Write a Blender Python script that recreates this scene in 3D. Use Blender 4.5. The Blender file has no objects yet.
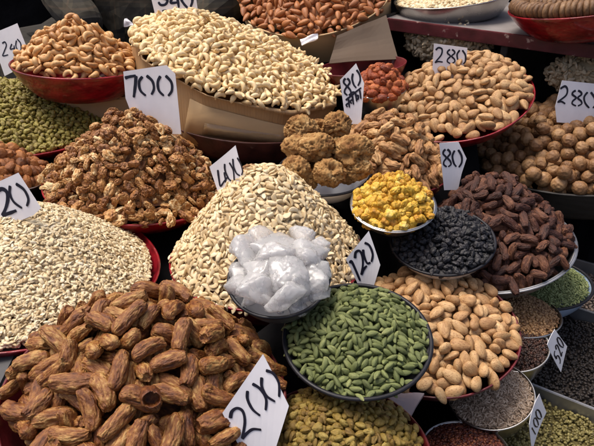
# Market stall of nuts, dried fruit and spices heaped in bowls, with hand-written price cards.
import bpy, bmesh, math, random
import numpy as np
from mathutils import Vector, Matrix, Quaternion, noise
# loose layers of pieces that came to rest in a box: side, then x, y, height (1/40 piece length) and turn (x, y, z of a quaternion, 1/50)
PACK = {
 'date': (9.3, [
  [87,-178,63,-53,57,178,-82,-119,184,89,-178,177,-184,-179,-179,138,-10,74,156,34,-86,170,-24,150,131,-139,35,123,-68,109,-28,184,20,-91,26,-60,-141,-7,107,-141,27,124,-151,-184,-169,118,126,184,-169,183,-182,-85,-172,-95,174,-166,184,126,1,-18,159,28,-144,-184,-15,8,-90,33,59,16,170,71,18,-100,-146,27,-118,-183,-20,109,-125,-19,-69,181,58,-85,82,182,183,-77,167,-114,-183,-131,-83,-120,-98,-54,-55,-42,114,-167,-80,124,71,122,-52,56,-151,37,-76,65,-165,-121,123,3,87,34,-120,184,-73,-45,-146,29,-81,172,-115,53,-114,73,-50,139,-21,-17,4,-42,93,-34,115,-99,-23,-101,90,-120,51,8,70,-120,-163,-66,143,81,96,160,172,148,-151,62,91,-179,119,-107,-51,26,182,183,57,-169,145,-183,-155,140,5,154,105,141,-180,143,70,43,-116,141,-177,90,-179,3,-139,48,-14,-61,-4,-18,111,-167,-32,168,-177,-21,-174,-155,-8,-113,87,-26,156,177,-133,180,29,182,88,-75,71,-179,167,-137,-48,-69,-61,-147,-65,-149,-28,77,56,-181,98,90,-123,-24,43,40,109,106,147,102,-22,-174,20,172,4,-41,-22,-116,159,70,-175,142,-169,-91,73,175,-99,19,15,-148,-38,177,-47,-107,175,-173,174,172,-1,66,-163,-57,-3,29,-171,-37,179,-81,107,25,131,-59,-4,-122,66,-77,-164,-13,118,-23,120,-28,-2,163,-146,176,155,-71,-142,38,-173,-41,-71,-55,29,-161,137,-158,176,126,139,-173,-82,-77,-173,15,140,130,29,50,172,-165,55,8,109,-5,167,-108,80,-132,172,52,99,11,17,-92,-171,128,19,-148,-131,51,-128,104,-67,4,126,-85,172,-63,27,134,37,158,-170,-170,149,85,-30,57,162,-63,32,43,-31,-172,-138,158,29,104,169,-161,-172,114,61,-39,-112,-126,-168,79,-99,-144,-5,-148,-48,124,129,46,100,37,28,-108,-43,-64,-109,-78,26,22,-85,151,-43,-6,55,-115,-76,-165,-126,-125,-30,-119,-37,-68,-135,88,127,159,-132,-12,59,-15,-1,-103,70,-98,-15,70,80,-11,87,100,-98,-100,-98,164,169],
  [-176,144,172,-69,-44,-172,-122,-13,169,177,-88,-34,-139,-71,-109,72,12,84,-29,142,-68,40,96,-182,105,113,181,142,182,-35,-36,-109,122,-173,10,-102,-19,-166,54,-56,161,-155,-161,14,-133,184,-178,84,112,23,156,-17,184,175,-143,174,171,173,-118,174,127,69,19,66,-138,-33,90,-161,-90,90,-119,-145,-177,113,183,-93,-173,-172,-70,-86,169,184,-170,-75,107,12,-81,-87,139,67,85,-184,-9,-89,122,70,40,30,-20,-2,26,14,-183,-11,-2,-132,141,-15,57,113,150,-46,-45,-71,-53,40,-184,184,183,-22,184,80,-127,-62,-184,168,135,-139,-31,47,-169,-106,152,-110,-71,119,-19,-184,90,-122,124,-159,75,24,6,172,-184,-183,-13,51,-183,184,-103,-84,-7,-14,173,33,-130,171,183,-64,179,-126,172,23,-169,85,31,-90,-179,-64,-132,50,131,-132,132,14,-117,-183,90,150,107,35,31,111,153,72,-56,-42,-8,56,-123,38,181,-57,129,37,-180,-90,85,-134,109,-82,171,-177,-142,118,44,87,-43,-70,113,-50,28,-116,163,-152,112,-177,-123,94,-159,153,126,64,17,143,0,80,-32,-92,-69,158,-154,-169,-173,-54,146,61,20,-86,-28,42,176,-67,-116,117,-162,160,-173,-156,-101,-84,72,-26,-121,121,-176,173,-72,-27,-45,51,177,59,-145,86,131,-50,40,59,144,-53,107,-153,39,6,-173,103,172,98,-111,-176,-156,-131,-176,19,152,101,46,-141,71,167,174,-116,-27,-156,-135,-111,-35,136,92,65,-116,76,-94,57,-97,-28,82,-23,168,-36,98,173,6,-172,-21,-169,73,-146,172,63,-10,72,-66,-97,1,-113,10,168,84,-82,51,145,123,151,-103,-164,66,79,-169,86,-165,-87,34,1,9,-167,105,173,163,122,42,30,-49,25,167,58,-74,-129,-41,144,-66,-21,-5,-1,-149,48,76,-40,-78,-61,18,-149,-43,-158,-50,-72,119,-11,129,-161,-158,116,-21,-22,-140,41,18,-3,-166,172,17,-138,-16,-78,-146,-167,-169,160,-18,-147,140,171,100,130,12,-168,18,-121,156,-108,-59,165,40,-59,162,42,107,-120,-92,4,48,-38,127,-147,75,71,-27],
  [52,48,42,43,50,39,42,46,50,42,36,41,35,31,38,44,42,44,41,44,46,49,43,38,39,39,38,38,38,45,43,28,48,48,38,39,48,38,44,41,40,50,42,34,50,25,48,32,41,30,22,38,28,45,40,51,25,42,49,37,36,45,40,45,46,40,40,40,40,48,35,46,25,43,9,48,37,8,48,43,41,23,42,43,48,36,40,11,37,39,39,25,18,37,37,44,40,37,37,36,40,43,33,39,37,46,37,46,47,51,40,35,37,43,39,40,28,21,33,22,9,38,43,41,12,39,36,39,34,45,37,41,37,40,38,42,39,18,39,42,34,40,41,38,36,34,13,8,38,35,19,13,39,40,35,33,40,37,38,39,8,39,23,33,8,8,37,40,42,8,35,32,33,32,31,39,15,32,40,20,41,39,25,40,8,35,35,39,36,36,32,29,37,43,8,38,37,32,28,33,36,39,35,37,35,20,36,8,37,13,32,31,37,30,32,33,32,28,28,12,34,37,36,35,33,28,27,33,36,23,37,36,35,34,36,40,25,9,33,22,30,29,29,34,8,27,8,30,32,33,39,25,32,36,34,35,25,24,9,24,26,24,8,9,8,34,35,24,25,31,24,21,16,31,23,23,25,26,23,33,25,27,30,9,35,30,27,30,24,25,31,13,27,25,25,25,8,27,24,23,23,23,29,32,8,25,29,15,24,26,8,24,29,23,37,8,23,8,27,10,28,23,24,28,23,32,8,26,20,28,25,14,24,26,16,18,25,23,24,8,23,23,8,18,8,21,24,24,24,25,8,17,11,24,20,22,23,24,24,26,22,22,25,24,24,26,10,22,18,18,28,22,26,23,8,27,19,19,22,25,22,20,21,25,24,35,14,19,14,16,22,21,8,8,19,22,20,27,23,22,24,8,20,22,20,8,15,24,25,10,16,22,19,23,16,24,13,17,8,21,23,24,25,13,26,21,24,10,23,8,9],
  [-27,-12,21,25,-20,19,-16,-7,-25,-34,-7,2,-29,40,0,-48,-39,-14,-1,14,-28,-3,-28,-6,-15,1,34,-33,31,-32,7,11,-38,-21,22,-43,-21,-26,-22,2,-10,10,-21,-13,-1,-1,8,29,13,15,-23,26,-7,-4,-9,-39,27,19,-12,-9,25,-33,6,35,7,4,-3,-32,7,-14,-13,4,16,-40,-10,1,-4,-4,21,-11,20,3,12,-28,0,-23,-10,-28,21,16,31,-18,-37,-41,11,1,22,-11,33,5,2,11,-24,29,20,2,-34,36,-9,14,-20,-5,-29,13,19,7,-8,-23,-3,31,22,10,-3,-23,11,26,20,-27,-4,-10,-8,5,-4,46,37,21,-4,44,49,-25,-3,13,-12,-48,-3,-8,-10,-3,-2,-3,2,10,32,-30,18,14,10,-14,-16,-2,0,-24,-10,-14,32,-17,14,45,41,-38,18,-2,48,30,12,3,-40,44,12,19,-23,-8,15,-21,16,33,8,24,29,-5,11,47,40,-16,47,9,0,-45,-40,-41,-34,-38,-22,6,9,43,-4,-16,14,-26,-14,1,18,7,20,5,-33,-47,-7,28,47,4,28,15,-31,-18,-1,-20,37,47,-8,21,47,27,-11,-2,39,-21,-6,30,-40,-19,-31,-20,-14,-20,0,-29,-1,27,14,12,26,-2,-28,40,-15,43,-19,34,-13,19,5,-3,10,4,-15,1,-4,-2,-7,-13,24,3,34,-31,8,19,30,-25,-6,-19,-5,10,-31,-45,-11,-15,48,7,24,-41,37,29,48,15,48,20,0,-36,15,25,3,28,-27,-30,-5,-7,10,-28,-20,27,34,1,11,0,0,0,-12,-26,-14,-1,-6,-6,20,2,-10,28,-24,-22,21,35,-41,16,-42,21,-34,-10,26,12,2,-23,-32,30,0,7,-48,-7,-2,-2,45,20,-15,0,8,-12,2,7,-1,-6,11,-3,5,5,0,-44,-1,46,5,13,-36,-41,-5,-21,-15,-20,44,-19,-8,1,24,45,34,-23,-20,7,-33,-8,8,-27,-36,3,-38,11,-4,-13,-3,-28,21,-5,1,48,28,38,22,-29,-12,-4,-3,-13,29,16,10,-44,-17,48,29,-25,-15,-47,8,10,46,-36,-5,43,-4,-9,2,-2,47],
  [37,8,-16,-18,44,12,20,-45,-28,9,41,10,33,-5,-21,-5,19,-3,-5,-11,36,-25,29,49,-10,-7,3,37,-7,37,42,-2,-30,30,-34,23,12,15,-33,0,-44,-39,14,-23,3,-40,-44,33,-41,29,11,-42,20,39,-42,-18,27,-12,12,46,29,37,13,32,8,-2,9,23,-40,-21,-31,-6,24,25,-2,-2,-12,4,44,-28,37,-38,40,41,14,44,0,38,-23,-4,38,3,11,11,1,12,30,6,-33,-4,-21,12,1,23,-25,4,-3,-28,-12,-39,24,12,20,30,36,-4,-1,3,43,31,0,-5,48,4,8,-26,-22,-12,5,8,32,-26,22,19,31,21,25,3,-12,26,-2,20,0,11,8,-2,-22,0,4,-13,0,31,9,-38,-6,-47,5,-47,20,13,-15,-30,-41,21,-25,-20,10,-11,17,-32,-43,-6,-13,-7,19,1,12,-23,-13,-33,-3,25,-17,30,-26,24,43,41,8,-48,44,6,29,24,6,-40,-4,-4,-2,23,9,31,36,0,6,13,16,24,44,-6,-11,-10,15,14,-34,26,-26,8,-25,19,-11,7,-39,-27,-22,-3,-41,41,5,-1,32,-34,-11,30,-8,-6,-30,-7,20,0,-19,8,38,14,6,-13,0,-34,-45,-42,28,-38,-11,3,33,28,47,-21,46,35,-8,-46,-15,50,-27,10,1,12,26,23,-47,-2,42,-5,20,-36,-30,-31,40,37,-47,-16,-16,27,14,-7,-12,14,12,8,-20,-19,16,40,-8,-13,-13,10,-19,-28,19,34,40,13,11,13,39,42,44,-6,-43,-31,32,37,31,0,-48,0,-39,30,9,24,-8,22,20,-24,49,32,-21,-22,-42,-29,10,-46,6,38,-35,47,-7,-8,27,26,-25,-30,0,-7,5,-47,-3,13,-22,41,-38,25,-40,1,16,37,-26,1,-3,45,-11,41,0,13,-29,-13,48,-4,-29,25,-36,45,24,-23,-1,-21,-1,9,39,-15,-35,-43,-24,5,-23,28,40,-14,16,25,-30,-47,13,-40,40,-26,44,47,50,12,-20,-10,43,0,-14,14,-1,-10,17,29,-18,20,-26,11,37,-10,48,16,8,-17,-4,17,3,-20,-9,-46,13,-15,18],
  [9,-44,-29,-22,-9,29,-27,15,22,-31,17,18,-11,24,-15,-2,-16,-45,25,44,-17,43,-24,3,-2,-29,0,-3,-1,-9,-26,35,-10,-28,-19,-10,-30,-28,25,-37,15,30,-38,27,-12,-30,-20,13,24,20,-28,2,45,-28,-23,16,23,3,-16,-17,29,-8,38,-14,30,-13,-42,-13,-21,-4,28,42,39,-17,3,25,48,-38,12,40,27,33,22,2,-37,-2,30,-6,-28,0,8,1,-31,-7,-22,8,32,-10,0,-28,-45,-22,-2,26,-33,24,18,-17,29,-27,-24,-40,-22,29,19,16,-1,2,9,16,0,-42,4,2,-48,-25,-34,23,-50,17,-24,42,-41,-1,-10,39,-40,-23,-1,-18,-11,0,-43,-4,-47,-37,-43,1,15,-48,0,-37,2,-6,-34,3,25,11,-37,-22,48,26,25,-12,-18,33,31,-6,-7,5,17,-26,0,7,-5,-45,-23,2,-23,17,10,-29,-13,-28,-34,20,17,10,24,12,18,-16,9,-9,2,-28,-45,19,15,-8,-20,-2,-2,46,35,17,44,-34,12,30,45,-49,32,-21,-27,-41,-5,-1,18,8,11,-12,12,-34,24,-28,-27,7,9,-6,0,-26,2,28,25,49,7,14,22,5,2,-24,-6,-16,-18,14,18,-2,-19,4,10,27,-17,17,-23,-9,10,-4,-9,-10,26,0,-45,0,-38,-43,-47,-47,-36,-44,-13,15,-12,50,11,15,36,31,-4,23,-14,43,-4,37,-9,19,-26,29,-3,1,1,-6,1,-4,2,-13,0,37,46,4,-25,-26,18,-10,-16,-24,-13,-25,17,20,14,-26,17,30,-38,25,-12,31,25,-18,-31,44,34,42,22,-38,0,7,-28,-39,-6,-21,-5,-2,-4,-15,6,-14,-11,-27,42,-27,18,13,49,49,-3,13,-45,42,0,-16,27,43,-22,-26,-47,33,42,-38,-28,21,-34,-26,50,-14,-40,-6,-13,17,-18,5,-34,2,-35,39,-6,-17,4,-30,12,-1,-10,-6,30,-26,0,-17,-26,-13,-22,43,8,-14,47,22,-29,28,9,14,0,1,-21,2,12,0,-12,-40,-46,41,36,38,-3,-4,-38,1,-18,-25,0,-2,48,-38,8,3,9,1,38,13,-22,47,-2],
 ]),
 'almond': (10.4, [
  [61,75,-109,66,-20,186,90,-3,-139,201,154,8,151,-153,-9,-140,171,67,-47,108,-74,127,29,91,156,164,114,-87,139,160,-96,10,-127,-40,-166,-101,175,-46,124,28,108,34,-164,30,-75,-173,-45,-102,149,189,3,108,48,183,-75,-77,-38,-84,-126,43,-60,-191,-144,58,-87,83,-195,-189,-53,-201,46,12,-135,-176,43,110,-118,-62,183,128,-183,-122,83,-116,38,94,38,-63,-11,150,1,-14,-30,81,-176,-92,153,-202,197,170,124,152,-41,87,22,-185,86,-158,124,-67,-40,-6,201,179,-50,-70,-61,66,-106,123,-119,18,-154,-133,10,-152,-110,77,38,133,-135,206,3,93,24,65,-17,-135,-94,-195,196,190,-163,40,56,195,-134,196,-188,-129,-164,-27,5,147,-164,118,-38,-25,-77,112,117,169,-93,-61,172,-43,-2,-207,169,91,199,135,-104,79,198,46,141,-45,97,105,18,-134,-162,161,-195,-189,-31,-159,-187,-126,109,30,181,-203,103,76,-48,-171,-25,7,-178,2,-156,-3,197,-16,61,9,14,146,-106,55,106,-98,42,2,93,206,-149,-31,43,51,-28,-125,-185,145,186,102,-156,-201,108,42,165,-89,59,9,49,144,173,-58,97,139,-112,-189,-81,137,-156,-23,-122,41,79,-15,-52,-147,96,202,-31,-67,129,-53,155,-67,-96,-168,-112,-168,77,-13,-83,199,161,-104,-192,-77,71,-38,71,-41,179,-62,78,-83,-81,-151,197,-173,-45,156,-88,47,-142,-130,71,-146,191,-99,130,90,-24,175,23,61,116,187,86,-127,-181,-33,-35,202,-13,126,139,125,-185,20,18,150,-140],
  [39,73,-88,-40,92,-195,-135,54,140,-89,87,-144,42,-23,-192,-196,-124,-174,11,4,-184,134,-22,-194,162,7,-75,197,200,-161,-15,15,17,180,-170,-56,-50,-82,33,-99,112,-169,78,191,-93,183,-23,-161,-41,195,-62,68,125,148,-38,144,-46,24,95,13,-156,-184,-101,-9,66,179,101,6,-204,137,81,-119,174,126,167,167,-188,54,33,-8,-123,-118,147,50,-63,-107,-195,111,129,-101,103,172,-94,-13,32,83,-189,41,58,-24,-195,-71,-142,205,89,-90,-162,-83,-42,182,46,-24,-5,-80,134,-136,-67,-81,107,-113,137,-79,-141,46,-46,163,182,104,41,-147,-66,134,-203,-82,152,-153,19,-40,132,-38,-145,93,6,-121,147,14,203,-125,94,-165,-63,190,0,175,100,80,113,-167,-108,-159,189,198,-131,88,-164,-116,-97,-142,74,-1,-33,119,9,-42,113,-90,-125,158,-56,53,181,-13,-121,112,161,-68,-59,52,47,-201,-131,-149,137,-10,-25,52,-178,-42,65,66,132,-151,28,146,164,-192,17,118,-173,57,-186,188,34,159,62,-129,125,-188,133,132,97,-138,35,-89,-149,21,-54,-185,-163,195,140,-110,156,51,169,39,-47,85,48,199,89,-169,-61,70,-2,145,66,-12,-140,-2,-123,-114,-12,87,13,-74,-138,168,-66,19,-45,-156,180,-183,75,-8,36,-70,-82,-104,-6,-94,-198,-188,82,-35,-182,-78,-178,58,180,-45,107,116,70,187,78,-135,208,-182,-128,16,117,191,-200,-42,49,164,97,-97,20,204,-89,-17,-107,60,149,154,-197,-163,194,21,138,-20,-31,-104,-176,-102,-204],
  [42,41,41,46,42,39,44,41,43,47,41,49,48,36,47,46,45,52,39,42,43,44,33,46,45,42,42,47,37,45,37,39,40,43,42,39,46,46,40,47,41,45,40,41,41,40,41,34,45,40,37,45,34,45,39,40,47,36,33,45,46,41,38,45,43,40,48,42,34,40,41,46,41,44,41,41,47,41,40,34,38,31,36,37,39,39,41,32,39,40,36,34,33,41,42,35,31,42,39,32,30,39,37,29,32,33,36,33,33,41,39,27,32,41,38,32,32,29,30,42,32,35,33,29,25,28,39,33,35,34,27,33,31,34,31,35,29,25,27,32,30,27,35,39,28,34,38,31,32,33,32,30,27,32,27,31,37,24,30,31,27,28,27,29,28,26,31,30,34,27,30,27,30,30,30,36,34,30,26,29,26,28,26,23,25,26,30,32,27,30,28,33,27,28,29,23,24,24,29,23,24,28,30,25,28,26,25,26,31,29,26,22,16,31,25,29,23,29,28,24,26,26,27,19,27,29,27,28,25,24,31,19,24,28,23,25,28,23,27,24,28,22,18,22,24,28,18,18,17,29,21,17,25,16,11,23,21,26,25,21,24,23,24,26,22,19,9,17,23,26,24,17,22,23,22,26,16,16,14,16,13,24,15,12,19,21,18,24,27,23,13,21,14,26,16,9,14,22,23,27,18,11,19,13,9,10,9,9,12,14,12,17,9,12,10,26,10,21,18],
  [13,-18,-30,10,-47,2,22,-3,-6,22,-6,12,25,-48,49,47,-27,-47,-32,-19,4,4,-47,3,-48,-3,-19,0,-4,-16,1,-23,-3,-10,-31,10,-13,43,6,1,5,-48,-48,-8,-4,2,47,12,27,5,-41,-33,44,1,33,-46,-37,-12,23,29,27,34,-25,13,10,16,1,-17,12,29,1,8,-45,-4,-20,-46,-13,-1,-47,-7,-34,49,-6,31,-14,4,-12,39,28,-4,-30,13,-9,18,17,-6,-28,-39,0,-10,-45,-3,45,-3,14,-2,0,-4,10,-8,40,-45,38,-5,-19,20,-31,8,10,-3,-21,43,1,-32,0,3,14,-44,15,-10,14,-12,15,-47,-42,22,-38,-10,24,-16,-6,-3,9,43,-4,11,5,30,-3,-16,5,7,49,13,13,27,-18,32,-4,-21,-3,-36,9,-12,20,41,-36,34,-7,-35,-1,-8,-7,-26,43,-17,12,-32,-12,1,45,-11,-4,-11,13,9,8,-5,13,-31,12,-26,-5,7,-35,49,-29,13,-18,-48,-1,48,-18,10,4,13,-8,-4,46,-20,43,13,34,-31,11,-22,16,35,48,4,7,12,12,-37,3,-29,12,-47,-8,50,39,11,-5,1,-17,-50,-17,-50,1,16,-12,-48,33,11,14,-9,20,8,14,-48,10,6,-47,25,-1,20,-12,-8,22,48,12,-1,7,32,-37,46,45,-20,-47,6,14,37,11,-5,17,0,21,19,27,22,-24,-6,-35,-47,0,25,3,5,-3,14,46,17,45,-11,-22,-31,-46,-3,9,-13,-31,-3,29,5,-42,-3,-39,-1,-36,13,-23,26,0,-9,23,-36,41,-5,3],
  [11,-42,37,-6,3,-13,42,48,7,-41,-1,-1,41,8,6,-11,-26,15,-34,22,-1,-1,3,7,-11,2,-44,47,-48,-7,-7,-41,-3,-2,10,-2,-4,17,9,49,2,14,-13,5,-44,0,16,18,-40,2,-4,19,-1,50,-36,-13,2,-48,-20,-37,31,-32,27,-14,-31,-39,-9,15,6,29,12,10,20,46,-7,0,-33,-5,-12,1,28,-5,38,-9,-22,17,-2,-27,-37,3,36,-30,47,44,-7,19,-41,27,5,-48,-14,-3,20,-28,-13,18,7,38,27,8,5,0,-15,-11,20,-43,36,1,-4,29,44,1,30,-26,6,-6,45,1,7,20,16,-3,-44,-12,-20,5,0,49,44,45,-39,6,31,5,-13,35,-42,0,-11,27,30,4,-6,13,-14,34,30,-36,17,10,1,33,12,11,-25,6,-24,12,41,35,41,-6,-2,-16,0,4,45,0,48,12,21,-31,2,-3,10,9,-34,40,-3,-36,-44,-40,3,48,-9,8,35,-47,43,15,-2,4,-7,-2,-47,-1,12,47,11,-39,-25,20,-31,15,-3,8,47,-34,9,3,-2,-4,-30,-2,7,-37,36,-12,-12,2,-20,11,11,49,39,3,-47,6,0,-1,20,11,34,-10,-14,48,14,-23,42,12,49,22,-16,-2,-50,42,47,3,45,-14,7,5,-2,29,-34,-17,21,-7,11,44,-47,24,1,49,46,-4,3,-37,36,39,41,-8,-13,-10,10,-42,-23,-12,50,7,12,-45,14,-47,6,39,13,25,-8,-8,-13,47,23,34,28,4,31,1,-26,-11,-13,-34,2,43,-43,30,-27,5,11],
  [37,-21,-15,-42,0,8,4,-14,-36,-16,23,-6,13,-3,6,13,25,-3,15,-23,-36,45,-12,-48,9,-14,14,-17,-6,21,11,16,-46,44,-11,-21,39,-7,-41,-3,49,3,-5,-38,22,50,-2,44,-12,40,-2,-13,-3,-1,0,13,14,5,-16,-4,28,-10,-28,-40,-38,-22,-40,-12,39,-10,2,-16,4,16,30,10,33,-44,-1,33,-23,0,3,-35,42,-46,-7,8,-17,-48,7,-37,-4,8,-45,-46,0,-1,-18,-9,9,-46,9,41,-34,-39,24,-20,41,36,24,18,8,-42,40,15,-3,-37,-17,13,-7,3,-40,20,-49,-21,-14,23,-3,41,-28,-47,-18,10,18,19,23,-1,2,-5,30,47,37,23,46,-29,26,-15,-38,-17,-25,-42,-4,5,-40,24,26,-11,43,35,15,-9,30,44,-31,-20,25,18,-19,3,-23,-4,-47,23,-14,47,-10,21,-6,35,-3,38,-46,36,-47,-18,-34,20,-4,13,-18,-14,-45,13,26,-2,-11,11,17,-3,32,-8,-16,-27,12,27,48,15,-11,16,5,-24,8,2,-22,1,-2,7,-9,-49,-42,-43,-32,31,31,8,-32,3,46,7,-10,-47,-41,-10,27,3,1,2,-45,-42,-29,3,15,-11,-46,-4,-40,32,-4,3,2,-20,6,-39,5,-18,12,-48,0,-2,37,17,-49,-22,3,-5,-1,-41,7,15,-8,-23,4,0,9,-46,-34,28,2,-4,0,-49,28,-5,46,0,5,-48,-5,-21,11,10,-17,10,33,1,-3,-43,-40,31,-13,16,-33,-37,1,-22,1,42,17,47,26,26,9,23,-12,-16,-6,-32,-21],
 ]),
 'ball': (9, [
  [-103,-98,156,48,-122,160,-160,90,100,-46,43,-47,-161,-6,-98,104,-160,160,-124,31,141,62,83,157,-143,-161,-61,13,160,-139,3,-66,-81,-36,-25,-47,-64,161,-38,-161,-160,42,16,-155,160,-121,144,-161,-160,161,-138,-122,69,-160,86,122,-24,81,16,91,-118,161,-147,161,160,160,8,-136,-23,160,146,6,45,-25,48,120,128,-68,-8,103,-81,94,-73,85,8,-121,-44,158,161,24,-137,124,123,-117,63,45,-112,-155,133,-41,-159,-160,-63,132,86,-158,46,130,125,152,-107,87,-21,152,-84,157,-21,15,-99,6,15,-80,45,-79,70,-119,-100,58,-86,-53,67,-19,29,124,-17,-62,27,-19,-13,111,-117,112,22,64,-64,68,73,31,73,-12,22,112,-66,110,-116,104,-22,62,-116,-110,-111,112,-67,23,-57,-119],
  [-158,133,42,131,-24,-42,-161,152,-108,-141,-109,121,88,-139,160,-160,160,-144,-131,22,158,-160,-143,118,-55,160,-26,-161,-81,129,160,75,-86,-85,-160,160,-160,158,56,10,-17,160,-26,48,63,-92,-160,-123,-64,24,-141,88,19,129,160,160,-16,122,121,86,11,103,-100,158,-19,-99,-85,160,161,-117,-160,84,95,-122,44,122,43,158,-49,-161,12,-9,-160,-85,46,-54,17,60,-76,-161,-19,-39,159,49,-161,-46,-156,-70,-123,94,26,111,-119,85,-46,72,-87,3,-84,19,159,43,-153,-21,-56,-59,132,157,-23,6,-123,125,-6,47,-122,126,-119,145,85,-69,70,18,68,-130,63,-29,-66,-23,105,65,-105,20,-113,-26,-115,-67,109,18,12,-74,-21,-60,113,-20,27,-98,-112,-111,-67,110,-18,106,20,118,67,72],
  [57,84,91,75,84,87,20,78,76,84,77,70,55,85,56,57,76,85,78,70,91,56,85,54,88,19,57,57,85,86,56,67,63,48,56,50,55,58,50,55,19,50,65,49,58,70,56,19,55,56,44,55,61,54,41,58,57,55,56,45,62,19,44,19,57,51,51,47,20,18,19,45,41,55,41,51,45,19,47,19,55,51,19,49,43,56,50,19,19,20,49,49,19,50,19,46,19,18,67,43,18,20,57,44,44,19,45,47,47,19,19,39,19,19,38,52,44,19,53,46,55,52,46,44,55,52,51,19,36,18,19,20,18,30,19,19,19,19,19,19,20,19,19,19,19,19,20,19,19,19,18,19,19,19,19,19,19,18,20,18,18,19,19,19,19,20],
  [-20,5,-23,18,0,-47,19,43,13,0,-16,-21,27,-16,-28,-6,4,6,26,10,-33,-42,-21,27,20,19,-7,4,36,-39,-39,-12,-11,-17,27,17,-4,-14,-5,36,-5,-19,1,-38,-4,-36,-30,-9,45,-32,11,-23,2,-16,12,1,0,-8,-8,-1,13,-41,-15,-31,-20,41,7,42,35,3,-6,33,39,-8,-4,36,20,-34,-29,-7,12,9,28,-43,8,-39,3,-16,-1,35,-23,19,8,-3,40,11,38,14,27,-33,0,-30,31,-11,-13,-14,8,6,37,16,-2,-22,9,43,6,-17,8,11,-1,29,-6,-4,14,14,-33,-35,-22,-5,18,-16,-39,7,-40,-28,19,20,-36,2,13,-25,29,35,10,43,12,-27,36,-18,26,35,-5,-29,16,-9,-15,-30,-19,0,11,47,0,3,-28,-16,4,29],
  [37,-49,-24,16,12,-13,-24,5,-31,5,13,14,-41,17,-24,-26,21,50,-42,-34,-18,-26,11,13,9,0,25,-26,-18,5,31,40,34,-41,-30,-2,3,38,-18,18,-49,25,27,31,39,32,-35,-5,-15,-24,25,-41,39,-14,13,-10,17,13,-14,-2,-19,21,25,2,-16,5,-28,-21,15,50,40,-15,4,-13,9,32,22,-32,25,29,23,-22,-8,-24,22,27,-25,12,18,-22,18,8,-30,11,-3,-4,12,4,-40,-7,0,-25,20,28,13,24,36,-13,23,-47,12,38,-48,19,-41,-25,-17,21,8,-37,-45,13,-28,-4,9,-24,30,9,3,-45,0,23,-26,-22,-19,21,34,24,47,-40,-10,17,39,-15,13,11,-8,1,40,17,-50,-28,43,16,10,3,36,0,-36,9,0,10,-29,6,-7,6],
  [14,-5,-15,-15,42,-10,30,24,-5,-31,-39,-8,0,-41,29,41,-32,-2,-10,33,-32,-8,-18,38,43,-27,-30,26,-28,13,-5,-27,-34,10,-29,36,-46,-21,20,5,-1,-3,1,11,-31,-12,18,-42,-5,-26,16,15,-13,-27,25,0,47,-12,43,15,-9,-16,18,-32,-16,-1,-24,-17,32,0,-29,-34,-31,-6,-16,-13,-16,2,-32,-35,-21,1,-17,5,-43,-6,-20,37,38,11,16,16,-16,-41,-15,-42,-4,13,-9,37,-38,-24,29,-13,7,-39,30,34,9,2,30,7,2,14,-16,33,4,2,-28,-13,-20,23,39,-3,35,-26,-20,24,20,14,25,2,8,-34,-40,29,-3,17,-3,-17,38,-14,28,19,47,-21,-30,26,-9,-13,0,22,-7,46,1,-21,-26,-28,16,3,-11,-16,10,-41,25,40],
 ]),
 'cashew': (9.6, [
  [-180,69,8,14,171,-20,-74,126,94,147,129,-124,163,99,191,-170,-32,-71,-38,19,138,-22,138,148,-75,-8,90,-51,177,176,26,84,-130,-154,-159,4,-43,-57,5,-150,98,17,-108,-152,-88,-122,113,-20,-75,-103,61,77,-96,-49,-95,-133,166,-30,-86,41,-109,-150,-112,172,-155,-25,26,76,18,-154,133,-134,133,-11,180,117,-97,45,-165,179,-130,120,-150,27,-187,54,-62,2,42,182,-46,-148,-60,-46,-147,143,-112,44,137,-17,-171,-12,25,-25,138,45,109,174,144,-69,56,-86,-179,-172,55,95,-152,-142,32,70,187,106,62,164,86,87,-62,-97,42,147,106,-63,67,-104,119,84,7,-83,68,-144,-48,8,-58,85,159,5,108,-143,-88,103,-134,53,185,-184,-106,-60,-78,-178,-36,8,116,-13,-129,34,-96,-110,34,-174,-4,10,143,-15,119,-176,-189,165,-72,162,-191,182,25,-4,-84,-149,153,158,-186,111,169,-19,-177,-18,190,-51,-127,107,131,64,-25,122,-183,73,12,109,164,-182,190,-83,-95,131,73,65,38,79,-140,95,82,-49,49,-71,-31,139,-94,-186,36,7,-10,134,-104,143,-58,-92,20,-121,51,155,-80,-154,15,-160,-163,-59,143,-138,108,131,62,-35,52,180,-73,-93,105,82,188,-132,-156,-69,113,-185,146,-124,-46,-70,151,-109,-62,33,48,-131,136,5,57,-59,-42,138,28,29,-106,94,-33,-120,146,-44,95,-26,79,175,97,-120,-117,190,-5,-27,-14,56,55,-96,-187,-174,150,-164,-144,-33,-49,-179,-107,100,-131,-129,-79,183,63,-118,-182,101,172,153,59,5,-111,-98,-156,-186,-19,172,-123,-32,14,87,99,-162,-87,88,-33,-146,20,-8,69,-52,-191,-134,36,53,-9,-81,-145,91,-85,86,104,-48,-36,-35,-164,-70,16,149,149,-179,-116,-5,-154,-24,-139,4,114,144,127,-131,68,-106,15,-151,-135,-178,-13,159,-161,36,-100,-102,175,-54,-37,40,-178,124,139,150,191,150,37,5,-180,125,149,124,138,-170,117,32,-29,105,-13,150,191,-149,150,39,-188,168,-3,32,164,-3,32,-151,-11,-151,-32,-142,5,12,137,94,-108,83,122,16,62,-108,-159,-102,-102,14,-68,82,148,-29,59,-154,-113,3,114,-64,76,-91,-106,-80,-139,53,-58,47,-97,16,121,177,-148,175,-3,40,36,180,60,181,-72,81,-86,-122,152,103,-122,176,86,-174,84,50,-179],
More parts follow.
